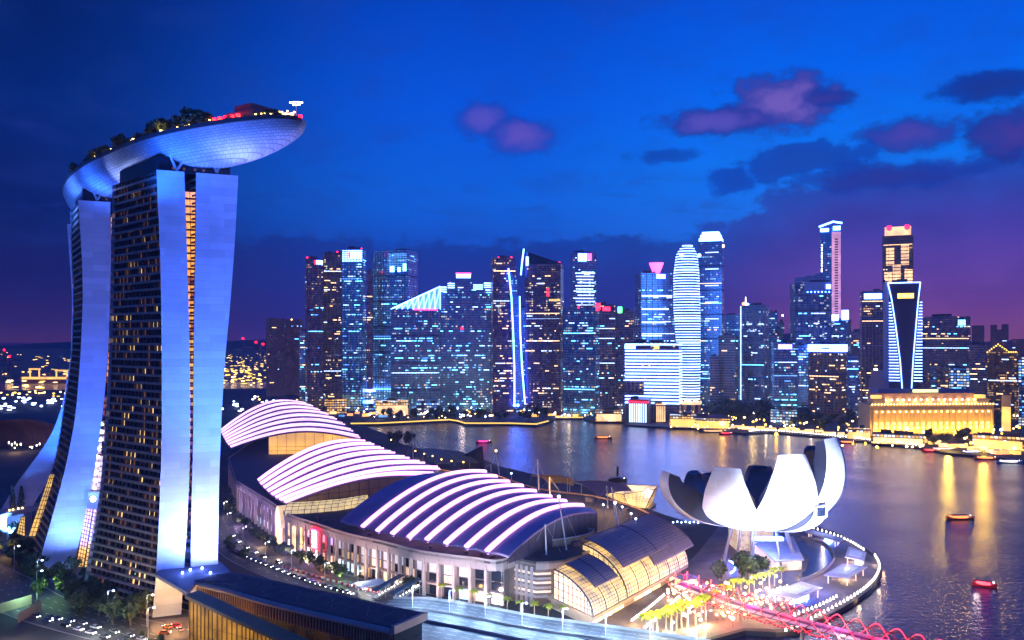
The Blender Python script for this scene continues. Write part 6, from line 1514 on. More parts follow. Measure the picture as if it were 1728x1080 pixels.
dk.slab(P_, (0, 0, -.5)); dk.build('walkway', mat('walkway_grey', (.24, .18, .28), .6), hb)
for sgn in (-1, 1): MB().slab([[(q[0] if sgn < 0 else q[1]), (q[0] if sgn < 0 else q[1])+Vector((0, 0, 1.1))] for q in P_], (.1, .1, 0)).build('rail', E_HP, hb)
for i in range(16):
    s = Ltot*(i+.5)/16; p, d = onpath(s); nr = Vector((-d.y, d.x, 0)); rg = [p+nr*5.0*math.cos(a)+Vector((0, 0, 2.2+5.0*math.sin(a))) for a in [2*math.pi*j/16 for j in range(16)]]
    MB().tube(rg, .09, 4, closed=True).build('ring_brace', M['helix_steel'], hb)
for s in (.30, .52, .75): p, d = onpath(Ltot*s); MB().tube([Vector((p.x, p.y, -1)), p-Vector((0, 0, 1))], .8, 8).build('pier', CONC, hb)
for i in range(7): p, d = onpath(Ltot*(i+.3)/7); lamp('POINT', p+Vector((0, 0, 3)), (1, .01, .04) if i % 2 else (.9, .06, .35), 3000, size=.5)
# white post lamps beside it
for k, (px, py) in enumerate(((1192, 1052), (1416, 1085))): p = G(px, py, 7); street_lamp(p.x, p.y, -.5 if k else 2, 'white', ['tall white lamp post at the end of the palm row', 'tall white lamp post beside the lower bridge'][k], 'post lamps by the red bridge', 1200, 1.0)
# ================================================================ foot of the towers: atria, canopies, trees
def panel(t, pts, P0, m, name, back=0.0, th=1.0, bars=0, barm=None):
    q = [PN(x, y, P0, back) for x, y in pts]; T = NN*th; n = len(q)
    b = MB()
    if n == 4: b.hexa([q[0], q[1], q[1]+T, q[0]+T, q[3], q[2], q[2]+T, q[3]+T])
    o = b.build(name, m, t)
    if bars:
        f = MB()
        for i in range(bars+1): u = i/bars; f.tube([lerp(q[0], q[3], u)-NN*.1, lerp(q[1], q[2], u)-NN*.1], .18, 4)
        for u in (0, .33, .66, 1): f.tube([lerp(q[0], q[1], u)-NN*.1, lerp(q[3], q[2], u)-NN*.1], .16, 4)
        f.build('glazing_bars', barm or DSTEEL, t)
    return q
at = thing('glass_atrium', (-195, 435, 2), 'gold and pink lit glass atrium squeezed between the nearest and middle towers', 'atrium')
panel(at, ((128, 958), (140, 962), (157, 858), (145, 855)), P2, E_GOLD, 'gold_glazing', 2, 1, 16)
panel(at, ((141, 965), (153, 970), (172, 862), (158, 858)), P2, E_GOLD, 'gold_glazing', -1, 1, 16)
panel(at, ((150, 832), (182, 832), (190, 706), (168, 706)), P2, E_PNK, 'pink_glazing', 8, 1, 14)
panel(at, ((146, 858), (180, 862), (182, 830), (150, 830)), P2, M['lit_deck'], 'blue_canopy', -6, 8)
rl_ = random.Random(2)
for k in range(9): MB().hexa([p+NN*.1 for p in [PN(x, y, P2, 4) for x, y in ((lerp(157, 170, k/8), lerp(822, 712, k/8)+6), (lerp(162, 175, k/8), lerp(822, 712, k/8)+6))]][:2]+[PN(lerp(162, 175, k/8), lerp(822, 712, k/8)+6, P2, 5), PN(lerp(157, 170, k/8), lerp(822, 712, k/8)+6, P2, 5), PN(lerp(157, 170, k/8), lerp(822, 712, k/8), P2, 4), PN(lerp(162, 175, k/8), lerp(822, 712, k/8), P2, 4), PN(lerp(162, 175, k/8), lerp(822, 712, k/8), P2, 5), PN(lerp(157, 170, k/8), lerp(822, 712, k/8), P2, 5)]).build('bright_pane', E_WHT, at)
MB().ball(PN(157, 842, P2, -9), 1.6).build('canopy_lamp', E_BLU, at); lamp('POINT', PN(157, 836, P2, -12), (.1, .25, 1), 9000, size=1)
at2 = thing('glass_atrium', (-280, 490, 2), 'gold lit glass atrium between the middle tower and the far splayed foot', 'atrium')
panel(at2, ((48, 905), (66, 905), (92, 800), (84, 800)), P2, E_GOLD, 'gold_glazing', 30, 1, 14)
panel(at2, ((28, 900), (42, 905), (42, 872), (36, 872)), P2, E_GOLD, 'gold_glazing', 30, 1, 6)
fb = thing('footbridge', G(20, 900, 2), 'grey footbridge with lamps and two cypresses before the far splayed foot', 'footbridge'); zf = 18
a_, b_, c_, d_ = G(-40, 868, zf), G(72, 846, zf), G(74, 852, zf), G(-40, 878, zf)
MB().hexa([p-Vector((0, 0, 2.4)) for p in (d_, c_, b_, a_)]+[d_, c_, b_, a_]).build('deck', CONC, fb)
for px, py in ((47, 858), (5, 866)): p = G(px, py, zf); MB().box(p.x, p.y, 2, 4, 3, zf-4.2, .4).build('pier', CONC, fb)
lb = MB(); [lb.ball(G(x, y, zf+.6), .55, 6, 4) for x, y in ((16, 861), (22, 860), (31, 858), (38, 857))]; lb.build('deck_lamps', E_WRM, fb)
def cyp_me(h, r, seed):
    rn = random.Random(seed); b = MB()
    for k in range(260):
        z = rn.random()**.8*h; rr = r*(1-(z/h))**.55*(.55+.5*rn.random()); a = rn.random()*6.28; c = Vector((rr*math.cos(a), rr*math.sin(a), z+.6)); u = Vector((rn.gauss(0, 1), rn.gauss(0, 1), rn.gauss(0, 1))).normalized()*.35; v = Vector((rn.gauss(0, 1), rn.gauss(0, 1), 1.5)).normalized()*.5; b.quad(c-u-v, c+u-v, c+u+v, c-u+v)
    me = bpy.data.meshes.new('crown'); me.from_pydata(b.v, [], b.f); me.materials.append(LEAF); t = MB().tube([(0, 0, 0), (0, 0, h*.6)], .25, 6); tm = bpy.data.meshes.new('trunk'); tm.from_pydata(t.v, [], t.f); tm.materials.append(BARK); return me, tm
CYP = cyp_me(12.5, 1.9, 3)
for px, py, lb_ in ((21, 860, 'left cypress on the grey footbridge'), (36, 857, 'right cypress on the grey footbridge')): p = G(px, py, zf); tree(p.x, p.y, zf, 1.0, lb_, 'cypresses on the footbridge', CYP, 'cypress_tree')
for px, py, c, pw in ((10, 885, (.1, .3, 1), 9000), (28, 890, (.15, .35, 1), 5000), (115, 960, (.1, .25, 1), 4500), (160, 962, (1, .55, .1), 2500), (8, 925, (1, .6, .2), 2500)): lamp('POINT', G(px, py, 7), c, pw, size=.8)
# tree masses round the towers' feet
rt = random.Random(21)
def inpoly(x, y, P):
    c = False
    for i in range(len(P)):
        (x0, y0), (x1, y1) = P[i-1], P[i]
        if (y0 > y) != (y1 > y) and x < (x1-x0)*(y-y0)/(y1-y0)+x0: c = not c
    return c
def grove(P, n, s, label, group):
    k = 0
    while k < n:
        px, py = rt.uniform(min(p[0] for p in P), max(p[0] for p in P)), rt.uniform(min(p[1] for p in P), max(p[1] for p in P))
        if inpoly(px, py, P): p = G(px, py, 2); tree(p.x, p.y, 2, s*rt.uniform(.8, 1.25), label, group); k += 1
grove([(70, 985), (118, 965), (160, 985), (225, 1000), (262, 1046), (240, 1068), (120, 1034), (60, 1012)], 34, .95, 'dark tree in the grove at the foot of the nearest tower', 'grove at the tower feet')
grove([(-20, 905), (30, 900), (62, 915), (85, 960), (60, 985), (-20, 960)], 20, .95, 'dark tree in the grove left of the middle tower foot', 'grove left of the middle tower')
grove([(-40, 1110), (60, 1100), (240, 1140), (300, 1170), (-60, 1190)], 16, .8, 'dark foreground tree at the bottom left corner', 'foreground trees bottom left')
grove([(235, 1075), (300, 1092), (300, 1110), (240, 1096)], 6, .35, 'low dark shrub in the hedge below the tower forecourt', 'hedge shrubs')
grove([(372, 828), (392, 832), (398, 862), (384, 868), (372, 858)], 8, .6, 'small tree beyond the nearest tower beside the mall front', 'trees beyond the tower')
grove([(385, 905), (405, 930), (430, 950), (405, 945), (383, 925)], 5, .45, 'small tree on the tower side of the avenue', 'trees on the tower side kerb')
for k, (px, py, kd, pw) in enumerate(((62, 1012, 'blue', 0), (182, 1050, 'blue', 1200), (248, 1058, 'white', 600), (24, 965, 'white', 500), (63, 992, 'blue', 900), (250, 1082, 'white', 700))):
    p = G(px, py, 2); street_lamp(p.x, p.y, 2, kd, ['tall blue white lamp left at the low road', 'tall blue white lamp right of centre by the low road', 'lamp post close to the gold tower foot', 'lamp post in the grove by the left edge', 'lamp post behind the low road near the left edge', 'lamp post at the hedge below the forecourt'][k], 'lamp posts of the low road', pw, 1.3)
for px, py, c, pw in ((45, 1000, (.4, .9, .6), 2200), (165, 1046, (.7, .9, .5), 2200), (90, 985, (.5, 1, .2), 1000), (235, 1070, (1, .8, .2), 900), (20, 1055, (1, .75, .5), 1500), (120, 1055, (.8, .75, 1), 2500), (200, 1078, (.8, .75, 1), 2500), (5, 1075, (1, .2, .3), 1200)): lamp('POINT', G(px, py, 9), c, pw*2.5, size=.5)
for k, (x0, y0, x1, y1) in enumerate(((0, 1035, 52, 1020), (30, 1052, 68, 1030))):
    a, b = G(x0, y0, 2), G(x1, y1, 2); t = MB().hexa([a, b, b+Vector((0, .8, 0)), a+Vector((0, .8, 0))]+[p+Vector((0, 0, 4.2)) for p in (a, b, b+Vector((0, .8, 0)), a+Vector((0, .8, 0)))]).build('concrete_ramp_wall', TAN); tag(t, ['tan concrete wall behind the low road at the left edge', 'shorter tan concrete wall in front at the left edge'][k], 'wall', 'ramp walls')
# cars on the low road and the avenue
CW = ('white', 'silver', 'black', 'white', 'silver', 'blue')
def along_px(pts, n): return [spl2(pts, (len(pts)-1)*i/(n-1)) for i in range(n)]
rc = random.Random(5)
lane1 = along_px([(85, 1044), (130, 1052), (200, 1070), (260, 1085)], 9); lane2 = along_px([(60, 1042), (120, 1060), (170, 1074), (230, 1092)], 8)
for lane, sg_, nm in ((lane1, 0, 'far lanes'), (lane2, 0, 'near lanes')):
    for k, (px, py) in enumerate(lane):
        p = G(px+rc.uniform(-3, 3), py, 2.02); q = G(px+6, py+1.7, 2.02); rz = math.atan2(q.y-p.y, q.x-p.x); c_ = CW[rc.randrange(6)]
        car(p.x, p.y, 2.02, rz, c_, '%s car with white headlights in the %s of the low road' % (c_, nm), 'cars on the low road')
qn = along_px([(386, 925), (410, 938), (450, 955), (500, 975), (545, 990), (590, 1003)], 27)
for k, (px, py) in enumerate(qn):
    p = G(px, py, 2.02); q = G(px+5, py+2.0, 2.02); rz = math.atan2(q.y-p.y, q.x-p.x); c_ = CW[rc.randrange(6)]; car(p.x, p.y, 2.02, rz, c_, '%s car queueing nose to tail along the tower side of the avenue' % c_, 'queue of cars on the avenue')
for k, (px, py, c_) in enumerate(((392, 905, 'white'), (402, 915, 'white'), (416, 925, 'silver'), (430, 933, 'white'), (444, 941, 'silver'), (610, 995, 'red'), (592, 988, 'white'), (470, 950, 'black'))):
    p = G(px, py, 2.02); q = G(px+5, py+2.2, 2.02); car(p.x, p.y, 2.02, math.atan2(q.y-p.y, q.x-p.x), c_, '%s car driving in the middle lanes of the avenue' % c_, 'cars driving on the avenue')
bl = along_px([(478, 958), (520, 970), (570, 984), (620, 996), (648, 1003)], 44)
bw = bpy.data.meshes.new('barrier_block'); tmp = MB().hexa([(-.7, -.25, 0), (.7, -.25, 0), (.7, .25, 0), (-.7, .25, 0), (-.65, -.12, 1), (.65, -.12, 1), (.65, .12, 1), (-.65, .12, 1)])
BM = {}
for nm, m in (('red', mat('barrier_red', (.65, .03, .03), .5)), ('white', mat('barrier_white', (.8, .8, .8), .5))):
    me = bpy.data.meshes.new('barrier'); me.from_pydata(tmp.v, [], tmp.f); me.materials.append(m); BM[nm] = me
for k, (px, py) in enumerate(bl):
    nm = 'red' if k % 2 else 'white'; p = G(px, py, 2.02); o = bpy.data.objects.new('road_barrier', BM[nm]); col.objects.link(o); o.location = p; o.rotation_euler = (0, 0, -.35); tag(o, '%s block in the striped barrier line along the avenue' % nm, 'barrier', '%s barrier blocks' % nm)
for k, (px, py) in enumerate(((378, 872), (384, 893), (410, 918), (448, 946), (492, 962), (548, 985), (604, 1000))):
    p = G(px, py, 2); street_lamp(p.x, p.y, 2, 'white', 'white lamp post along the curving avenue below the mall', 'avenue lamp posts', 2600 if k % 2 == 0 else 1600, 1.0, (1, .82, .85) if k < 4 else (.85, .92, 1))

# ---------------------------------------------------------------- trees on the roof park
rs = random.Random(31)
for k in range(64):
    t_ = rs.uniform(.37, .72) if k < 50 else rs.uniform(.15, .36); s_ = rs.uniform(.05, .3); p = deckpt(t_, s_, 0)
    tree(p.x, p.y, p.z, rs.uniform(.5, .9) if k < 50 else .38, 'dark leafy tree growing on the roof park deck' if k < 50 else 'small tree among the terrace lights of the roof park', 'trees on the roof park' if k < 50 else 'small trees on the roof park terrace')
for t_, s_, pw in ((.47, .05, 700), (.52, .04, 1300), (.57, .05, 900), (.42, .06, 500), (.62, .05, 500)):
    p = deckpt(t_, s_, 2.4); lamp('POINT', p+Vector((-1, -1, 1.5)), (1, .66, .2), pw, size=.4); inst('deck_lamp', um, SP, p, (.9, .9, .8))

# ================================================================ far shore
def lampball(name, m, r=1.0, h=5.0):
    b = MB().tube([(0, 0, 0), (0, 0, h)], .15, 4); n = len(b.f); b.ball((0, 0, h), r, 6, 4); me = bpy.data.meshes.new(name); me.from_pydata(b.v, [], b.f); me.materials.append(DSTEEL); me.materials.append(m)
    me.polygons.foreach_set('material_index', [0 if i < n else 1 for i in range(len(b.f))]); return me
FL = {'w': lampball('lamp', E_WHT), 'y': lampball('lamp', E_WRM), 'b': lampball('lamp', E_BLU, 1.3), 'g': lampball('lamp', E['yel'], 1.3), 'r': lampball('lamp', E['red'], .8)}
rf = random.Random(77)
def scatter(px0, px1, y0, y1, n, kinds, label, group, smin=.6, smax=1.3, z=2.0):
    nm = 'harbour_lamp' if 'harbour' in label or 'strip' in label else 'far_bank_lamp' if 'golden' in label else 'street_lamp'  # all plain street lamps; only the name changes by area
    for k in range(n):
        px, py = rf.uniform(px0, px1), rf.uniform(y0, y1); p = G(px, py, z); s = rf.uniform(smin, smax)*(1.35 if nm == 'far_bank_lamp' else 1.15)
        o = bpy.data.objects.new(nm, FL[rf.choice(kinds)]); col.objects.link(o); o.location = p; o.scale = (s, s, rf.uniform(.6, 1.6)); tag(o, label, 'street lamp', group)
scatter(600, 830, 694, 710, 56, 'wwyyb', 'small lamp on the far bank below the left office towers', 'far bank lamps left')
scatter(828, 1052, 693, 708, 40, 'wwyyb', 'small lamp on the far bank below the light blades', 'far bank lamps centre')
scatter(1130, 1465, 692, 730, 130, 'yyygw', 'small golden lamp among the far bank trees and restaurants', 'far bank lamps right of the ringed tower')
scatter(1400, 1728, 728, 764, 120, 'yggyw', 'small golden lamp on the far bank before the golden hall', 'far bank lamps near the golden hall', .6, 1.2)
scatter(1640, 1728, 680, 745, 34, 'ygwyb', 'small lamp among trees right of the golden hall', 'far bank lamps at the right edge', .6, 1.2)
# promenade light line in gold along the far quay
gs = thing('quay_light_line', G(760, 712, 2), 'continuous gold light line along the far quay left of the light blades', 'light line')
gpts = [(592, 715.5), (640, 715), (700, 712), (758, 709), (772, 711), (785, 715), (860, 715), (905, 716.5), (926, 711)]
P_ = [G(x, y, 2)+Vector((0, -.8, 0)) for x, y in gpts]
MB().slab([[p+Vector((0, 0, -.7)), p+Vector((0, 0, 1.7))] for p in P_], (0, .4, 0)).build('light_strip', emit('quay_gold', (1, .6, .02), 1.7, True), gs)
MB().tube([p+Vector((0, 0, 2.9)) for p in P_], .25, 4).build('rail', DSTEEL, gs)
gs2 = thing('quay_light_line', G(1020, 711, 2), 'short gold light line on the far quay before the columned halls', 'light line')
MB().slab([[p+Vector((0, -.8, -.7)), p+Vector((0, -.8, 1.5))] for p in (G(940, 705, 2), G(984, 705, 2))], (0, .4, 0)).build('light_strip', M['quay_gold'], gs2)
# white dots of the right-hand quay
dp = [Vector((*V2(x, y, 2), 0)) for x, y in smooth_path([(1262, 730), (1300, 728.5), (1400, 737), (1480, 746), (1560, 755)], 3)]
dm = lampball('lamp', emit('quay_dot', (1, .86, .66), 7), .95, 2.2)
for p, d in along(dp, 3.6): o = bpy.data.objects.new('quay_lamp', dm); col.objects.link(o); o.location = (p.x, p.y, 2); tag(o, 'one of the close row of white quay lamps right of the ferry', 'quay lamp', 'white lamp row on the far quay')
for p, d in along(dp, 30): lamp('POINT', (p.x, p.y-1, 4), (1, .7, .5), 1500, size=1)
# far trees
FT = TREES
def far_trees(px0, px1, y0, y1, n, s, label, group):
    for k in range(n): p = G(rf.uniform(px0, px1), rf.uniform(y0, y1), 2); tree(p.x, p.y, 2, s*rf.uniform(.7, 1.3), label, group)
far_trees(600, 940, 700, 711, 34, 1.3, 'dark tree on the far bank below the left office towers', 'far bank trees left')
far_trees(1190, 1330, 700, 712, 26, 2.3, 'dark tree in the tall clump on the far bank right of the ringed tower', 'tall far bank trees')
far_trees(1330, 1470, 706, 728, 26, 1.5, 'dark tree on the far bank left of the golden hall', 'far bank trees left of the golden hall')
far_trees(1560, 1640, 735, 752, 10, 1.1, 'gold lit tree in front of the golden hall', 'trees before the golden hall')
far_trees(1640, 1728, 672, 735, 26, 1.7, 'dark tree right of the golden hall', 'trees right of the golden hall')
far_trees(655, 700, 744, 752, 9, 1.0, 'leafy tree on the near bank beyond the middle striped roof', 'near bank trees')
for px, py, c, pw in ((1220, 716, (1, .6, .12), 40000), (1270, 714, (1, .6, .1), 60000), (1330, 716, (1, .62, .1), 60000), (1390, 722, (1, .6, .15), 40000), (1440, 728, (1, .6, .15), 40000), (1600, 750, (1, .6, .06), 60000), (1660, 750, (1, .55, .05), 70000), (1710, 740, (1, .6, .1), 60000), (700, 700, (1, .7, .3), 30000), (640, 700, (1, .8, .5), 20000), (780, 702, (1, .6, .4), 40000), (680, 748, (1, .8, .3), 3000), (960, 702, (1, .7, .2), 20000)):
    lamp('POINT', G(px, py, 9), c, pw*(.5 if px > 1480 else .12), size=2)
emit('glow_stall', (1, .35, .05), 2.0)
# low buildings of the far bank
def low(px0, px1, yt, yb, label, m, glow=None, name='waterside_building', cat='low building', roof=None, z0=2.0):
    D = (CAMZ-2)*F/(yb-HY); T = tower(px0, px1, yt, D, m, label, 0, .35, 'warm', 0, name=name, cat=cat, group='low buildings on the far bank')
    if glow: bx(T, 'lit_front', glow, .04, .96, T.h*.12, T.h*.72)
    if roof: MB().hexa([(-T.w*.56, -T.d*.8, T.h), (T.w*.56, -T.d*.8, T.h), (T.w*.56, T.d*.8, T.h), (-T.w*.56, T.d*.8, T.h), (-T.w*.3, -.5, T.h+5), (T.w*.3, -.5, T.h+5), (T.w*.3, .5, T.h+5), (-T.w*.3, .5, T.h+5)]).build('hipped_roof', roof, T.t)
    return T
mb = low(742, 830, 655, 690, 'low mall block under a long blazing white roof band', LOWW)
MB().prism([(-mb.w*.52, -mb.d*.7), (mb.w*.52, -mb.d*.7), (mb.w*.5, mb.d*.6), (-mb.w*.5, mb.d*.6)], mb.h-1, mb.h+4.5).build('roof_band', E['sign'], mb.t)
ma = low(585, 634, 660, 692, 'low pale block with two white roof bands below the teal tower', LOWB)
MB().prism([(-ma.w*.52, -ma.d*.7), (ma.w*.5, -ma.d*.7), (ma.w*.5, ma.d*.6), (-ma.w*.52, ma.d*.6)], ma.h-1, ma.h+2.6).build('roof_band', E['ring'], ma.t); bx(ma, 'light_band', E['sign'], .0, .92, ma.h*.35, ma.h*.5)
low(955, 1000, 656, 700, 'small tan pavilion block on the far bank', mat('tan_wall', (.6, .42, .34), .6))
low(548, 585, 676, 698, 'low block of warm lit windows left of the pale banded block', LOWW)
low(634, 690, 678, 701, 'low brightly lit pavilion below the broad teal tower', LOWW, E['ivory'])
low(700, 742, 682, 701, 'low row of shops left of the blazing roof band', LOWB, None)
low(1130, 1175, 702, 722, 'gold lit restaurant left of the red roofed hall', LOWW, E['gold'])
low(1172, 1232, 706, 724, 'long hall with red brown hipped roof and gold lit eaves by the water', LOWW, E['gold'], 'pier_hall', 'hall', mat('roof_tile_red', (.35, .10, .06), .7))
low(1430, 1470, 725, 742, 'low gold lit pavilion left of the golden hall', LOWW, E['gold'])
low(1470, 1560, 735, 751, 'long low waterside restaurant before the golden hall', LOWW, E['ivory'])
low(1640, 1728, 738, 760, 'long orange lit arcade below the right edge', LOWW, E['gold'])
low(1690, 1728, 655, 700, 'dark lowrise shophouses at the right edge', LOWW)
low(1005, 1050, 694, 712, 'low lit jetty building left of the columned hall', LOWW, E['ivory'])
low(1300, 1345, 694, 718, 'low dark building with red and green signs among trees', LOWB, None)
for k in range(26):
    px = 1135+12.3*k+rf.uniform(-3, 3); yb = poly_at([(1130, 719), (1255, 727), (1300, 727), (1400, 735), (1470, 742)], px)-rf.uniform(1, 5); p = G(px, yb, 2)
    o = MB().box(p.x, p.y, 2, rf.uniform(5, 11), 4, rf.uniform(2.4, 4)).build('waterside_stall', rf.choice((E['gold'], E['ivory'], E['gold'], M['glow_stall']))); tag(o, 'gold lit waterside stall in the row between the ringed tower and the golden hall', 'stall', 'gold lit stalls along the far quay')
for k in range(34):
    px = 560+14.2*k+rf.uniform(-4, 4); yb = rf.uniform(692, 704) if px < 930 else rf.uniform(697, 705); p = G(px, yb, 2)
    o = MB().box(p.x, p.y, 2, rf.uniform(6, 14), 5, rf.uniform(2.4, 4.5)).build('waterside_stall', rf.choice((E['gold'], E['ivory'], E['wash'], M['glow_stall'], E['gold']))); tag(o, 'small lit stall scattered on the far bank below the left office towers', 'stall', 'lit stalls on the left far bank')
for k in range(22):
    px = 1478+11.4*k+rf.uniform(-3, 3); yb = poly_at([(1470, 742), (1560, 752), (1660, 765), (1728, 774)], px)-rf.uniform(1, 6); p = G(px, yb, 2)
    o = MB().box(p.x, p.y, 2, rf.uniform(5, 10), 4, rf.uniform(2.4, 4)).build('waterside_stall', rf.choice((E['gold'], E['ivory'], M['glow_stall']))); tag(o, 'gold lit stall on the quay directly before the golden hall', 'stall', 'gold lit stalls before the golden hall')
# neoclassical golden hall
D0 = 1035.0; FX0, FX1 = XD(1468, D0), XD(1688, D0); fy = D0; W_ = FX1-FX0
fh = thing('golden_hall', ((FX0+FX1)/2, D0+20, 2), 'long classical stone hall floodlit gold behind a row of tall columns', 'classical hall'); STN = mat('sandstone', (.55, .42, .22), .7, vscale=.1)
zc = ZD(683, D0); zt2 = ZD(662, D0)
MB().prism([(FX0, fy), (FX1, fy+14), (FX1-4, fy+58), (FX0+6, fy+50)], 2, zc).build('wall', STN, fh)
MB().prism([(FX0+14, fy+8), (FX1-22, fy+20), (FX1-24, fy+50), (FX0+16, fy+44)], zc, zt2-2).build('attic', mat('rosy_stone', (.5, .32, .26), .7), fh)
MB().hexa([(FX0+12, fy+6, zt2-2), (FX1-20, fy+18, zt2-2), (FX1-22, fy+52, zt2-2), (FX0+14, fy+46, zt2-2), (FX0+20, fy+20, zt2+3), (FX1-28, fy+30, zt2+3), (FX1-30, fy+38, zt2+3), (FX0+22, fy+30, zt2+3)]).build('roof', mat('slate_rose', (.28, .18, .2), .7), fh)
for z, o_, hh_c in ((zc, 1.6, 1.6), (zc-6, .9, .8), (zc-26, .9, 1.0)): MB().hexa([(FX0-o_, fy-o_, z-hh_c), (FX1+o_, fy+14-o_, z-hh_c), (FX1+o_, fy+15, z-hh_c), (FX0-o_, fy+1, z-hh_c), (FX0-o_, fy-o_, z), (FX1+o_, fy+14-o_, z), (FX1+o_, fy+15, z), (FX0-o_, fy+1, z)]).build('cornice', STN, fh)
lt_m = MB()
for k in range(40): u = (k+.5)/40; lt_m.ball((lerp(FX0, FX1, u), lerp(fy, fy+14, u)-2.4, zc+.5), .9, 6, 4)
lt_m.build('cornice_lights', E_WRM, fh)
for k in range(21):
    u = (k+.5)/21; x, y = lerp(FX0, FX1, u), lerp(fy, fy+14, u)
    MB().tube([(x, y-1.6, 6), (x, y-1.6, zc-7)], 1.25, 8, r2=1.05).build('column', STN, fh)
    if k < 20:
        x2, y2 = lerp(FX0, FX1, u+.5/21), lerp(fy, fy+14, u+.5/21)
        MB().box(x2, y2-.1, 9, 3.2, .5, 9, .09).build('lit_window', E['ivory'], fh)
        MB().ball((x2, y2-1.4, zc-9), 1.15, 6, 4).build('bay_lamp', E_WRM, fh)
        if 1 < k < 18: MB().ball((x2, y2+5.5, zc+5.5), 1.4, 6, 4).build('attic_lamp', emit('attic_peach', (1, .62, .4), 5), fh)
for a in (.02, .86): x, y = lerp(FX0, FX1, a), lerp(fy, fy+14, a); MB().box(x+8, y+8, zc, 16, 14, 7, .09).build('corner_pavilion', STN, fh); MB().box(x+8, y+8, zc+7.3, 10, 9, 4, .09).build('corner_pavilion_top', E['gold'], fh)
MB().box(lerp(FX0, FX1, .45), fy+8, zt2-.5, 33, 1.2, 3.6, .09).build('roof_sign', emit('sign_lime', (.85, 1, .3), 2.2), fh)
for k in range(9):
    u = (k+.5)/9; x, y = lerp(FX0, FX1, u), lerp(fy, fy+14, u); lamp('AREA', (x, y-9, 4), (1, .5, .05), 14000, (x, y+1, 22), sx=16, sy=1.5, angle=150)
    lamp('POINT', (x, y+3, zc+3), (1, .62, .15), 5000, size=1)
# stacked roof lights tower right of hall, small gold ziggurat
zg_ = low(1690, 1706, 668, 735, 'slim gold lit stepped turret right of the golden hall', STN, E['gold'], 'stepped_turret', 'turret')

# ---------------------------------------------------------------- boats
def boat(px, py, L, rz, hullc, glow, label, name='bumboat', cat='boat', roof=None, group='boats on the bay'):
    p = G(px, py, 0); t = thing(name, (p.x, p.y, 0), label, cat, group); t.rotation_euler = (0, 0, rz); ORG[t.name] = Vector((0, 0, 0)); W_ = L*.26
    P = []
    for i in range(13):
        u = i/12; x = (u-.5)*L; w_ = W_/2*(1-abs(2*u-1)**3.0)**.8+.05; sh = 1.1+1.3*abs(2*u-1)**2.2
        P.append([(x, -w_, sh), (x, -w_*.8, .1), (x, 0, -.35), (x, w_*.8, .1), (x, w_, sh)])
    b = MB(); b.grid(P); b.grid([[(r[0][0], r[0][1], r[0][2]-.15), (r[4][0], r[4][1], r[4][2]-.15)] for r in P], True); b.build('hull', hullc, t)
    MB().box(-L*.04, 0, 1.0, L*.55, W_*.78, 1.7).build('cabin', glow, t)
    MB().box(-L*.04, 0, 2.72, L*.62, W_*.95, .22).build('roof', roof or hullc, t)
    MB().ball((L*.36, 0, 2.6), .35, 6, 4).build('bow_lamp', E_WHT, t); MB().tube([(L*.36, 0, .8), (L*.36, 0, 2.4)], .07, 4).build('lamp_post', STEEL, t)
    return t
HR, HO = mat('hull_red', (.6, .02, .02), .4), mat('hull_orange', (.7, .2, .03), .4); HW = mat('hull_white', (.75, .75, .78), .4); HD = mat('hull_dark', (.04, .03, .03), .5)
GO, GR, GP, GW = emit('glow_orange', (1, .22, .02), 3.0, True), emit('glow_red', (1, .01, .02), 3.0, True), emit('glow_pink', (1, .04, .3), 3.0, True), emit('glow_white', (1, .92, .82), 3.5, True)
boat(1620, 876, 20, 0.05, HO, GO, 'orange lit boat alone on the dark water right of the museum')
boat(1661, 990, 11, -.5, HR, GR, 'red boat with a bright white bow near the lower right')
o = G(1655, 988, 1.6); lamp('POINT', o+Vector((-3, -1.5, 2)), (1, .8, .75), 900, size=.6)
boat(816, 747, 19, .1, HR, GP, 'pink lit boat on the water above the nearest striped roof')
boat(1018, 740, 22, .1, HO, GO, 'orange lit boat before the columned waterside hall', roof=HD)
boat(1225, 733, 18, 0, HR, GR, 'small red boat left of the ferry on the far bank')
boat(1430, 748, 20, 0, HR, GO, 'dark orange boat moored behind the museum petal tip')
boat(1572, 762, 22, 0, HR, GR, 'red boat by the end of the white lamp row')
boat(1592, 760, 30, 0, HW, GW, 'white lit tour boat beside the red boat on the far quay')
boat(1640, 765, 26, .1, HD, E_BLU, 'dark boat with blue white lamps at the far right quay')
boat(1690, 768, 34, .1, HW, GW, 'large white lit boat moored at the right edge')
boat(1664, 775, 24, -.1, HO, GO, 'orange boat in front of the large white boat')
boat(1704, 781, 26, 0, HW, GW, 'white boat nearest at the right edge')
boat(1276, 726, 32, 0, HW, GW, 'broad ivory lit ferry at the far quay below the trees', 'ferry', 'ferry')
boat(1205, 729, 40, 0, HD, M['panel_ivory'], 'long restaurant boat lit gold before the red roofed hall', 'ferry', 'ferry')
boat(1020, 713, 40, 0, HD, M['panel_ivory'], 'long lit boat at the jetty left of the columned hall', 'ferry', 'ferry')
mo = boat(1042, 812, 16, 0, HD, HD, 'dark sailing barge with a furled mast beyond the crystal pavilion', 'sailing_barge', 'boat')
MB().tube([(0, 0, 2), (0, 0, 13)], .5, 7).build('furled_mast', HD, mo); MB().tube([(0, 0, 5), (.2, 0, 12)], 1.1, 8).build('furled_sail', HD, mo)
jt = thing('jetty', G(1150, 884, 1), 'dark jetty with a row of blue white lamps left of the museum', 'jetty'); a, b = G(1108, 882, 1), G(1182, 884, 1)
MB().hexa([a-Vector((0, 3, 1)), b-Vector((0, 3, 1)), b+Vector((0, 3, -1)), a+Vector((0, 3, -1)), a-Vector((0, 3, 0)), b-Vector((0, 3, 0)), b+Vector((0, 3, 0)), a+Vector((0, 3, 0))]).build('deck', DSTEEL, jt)
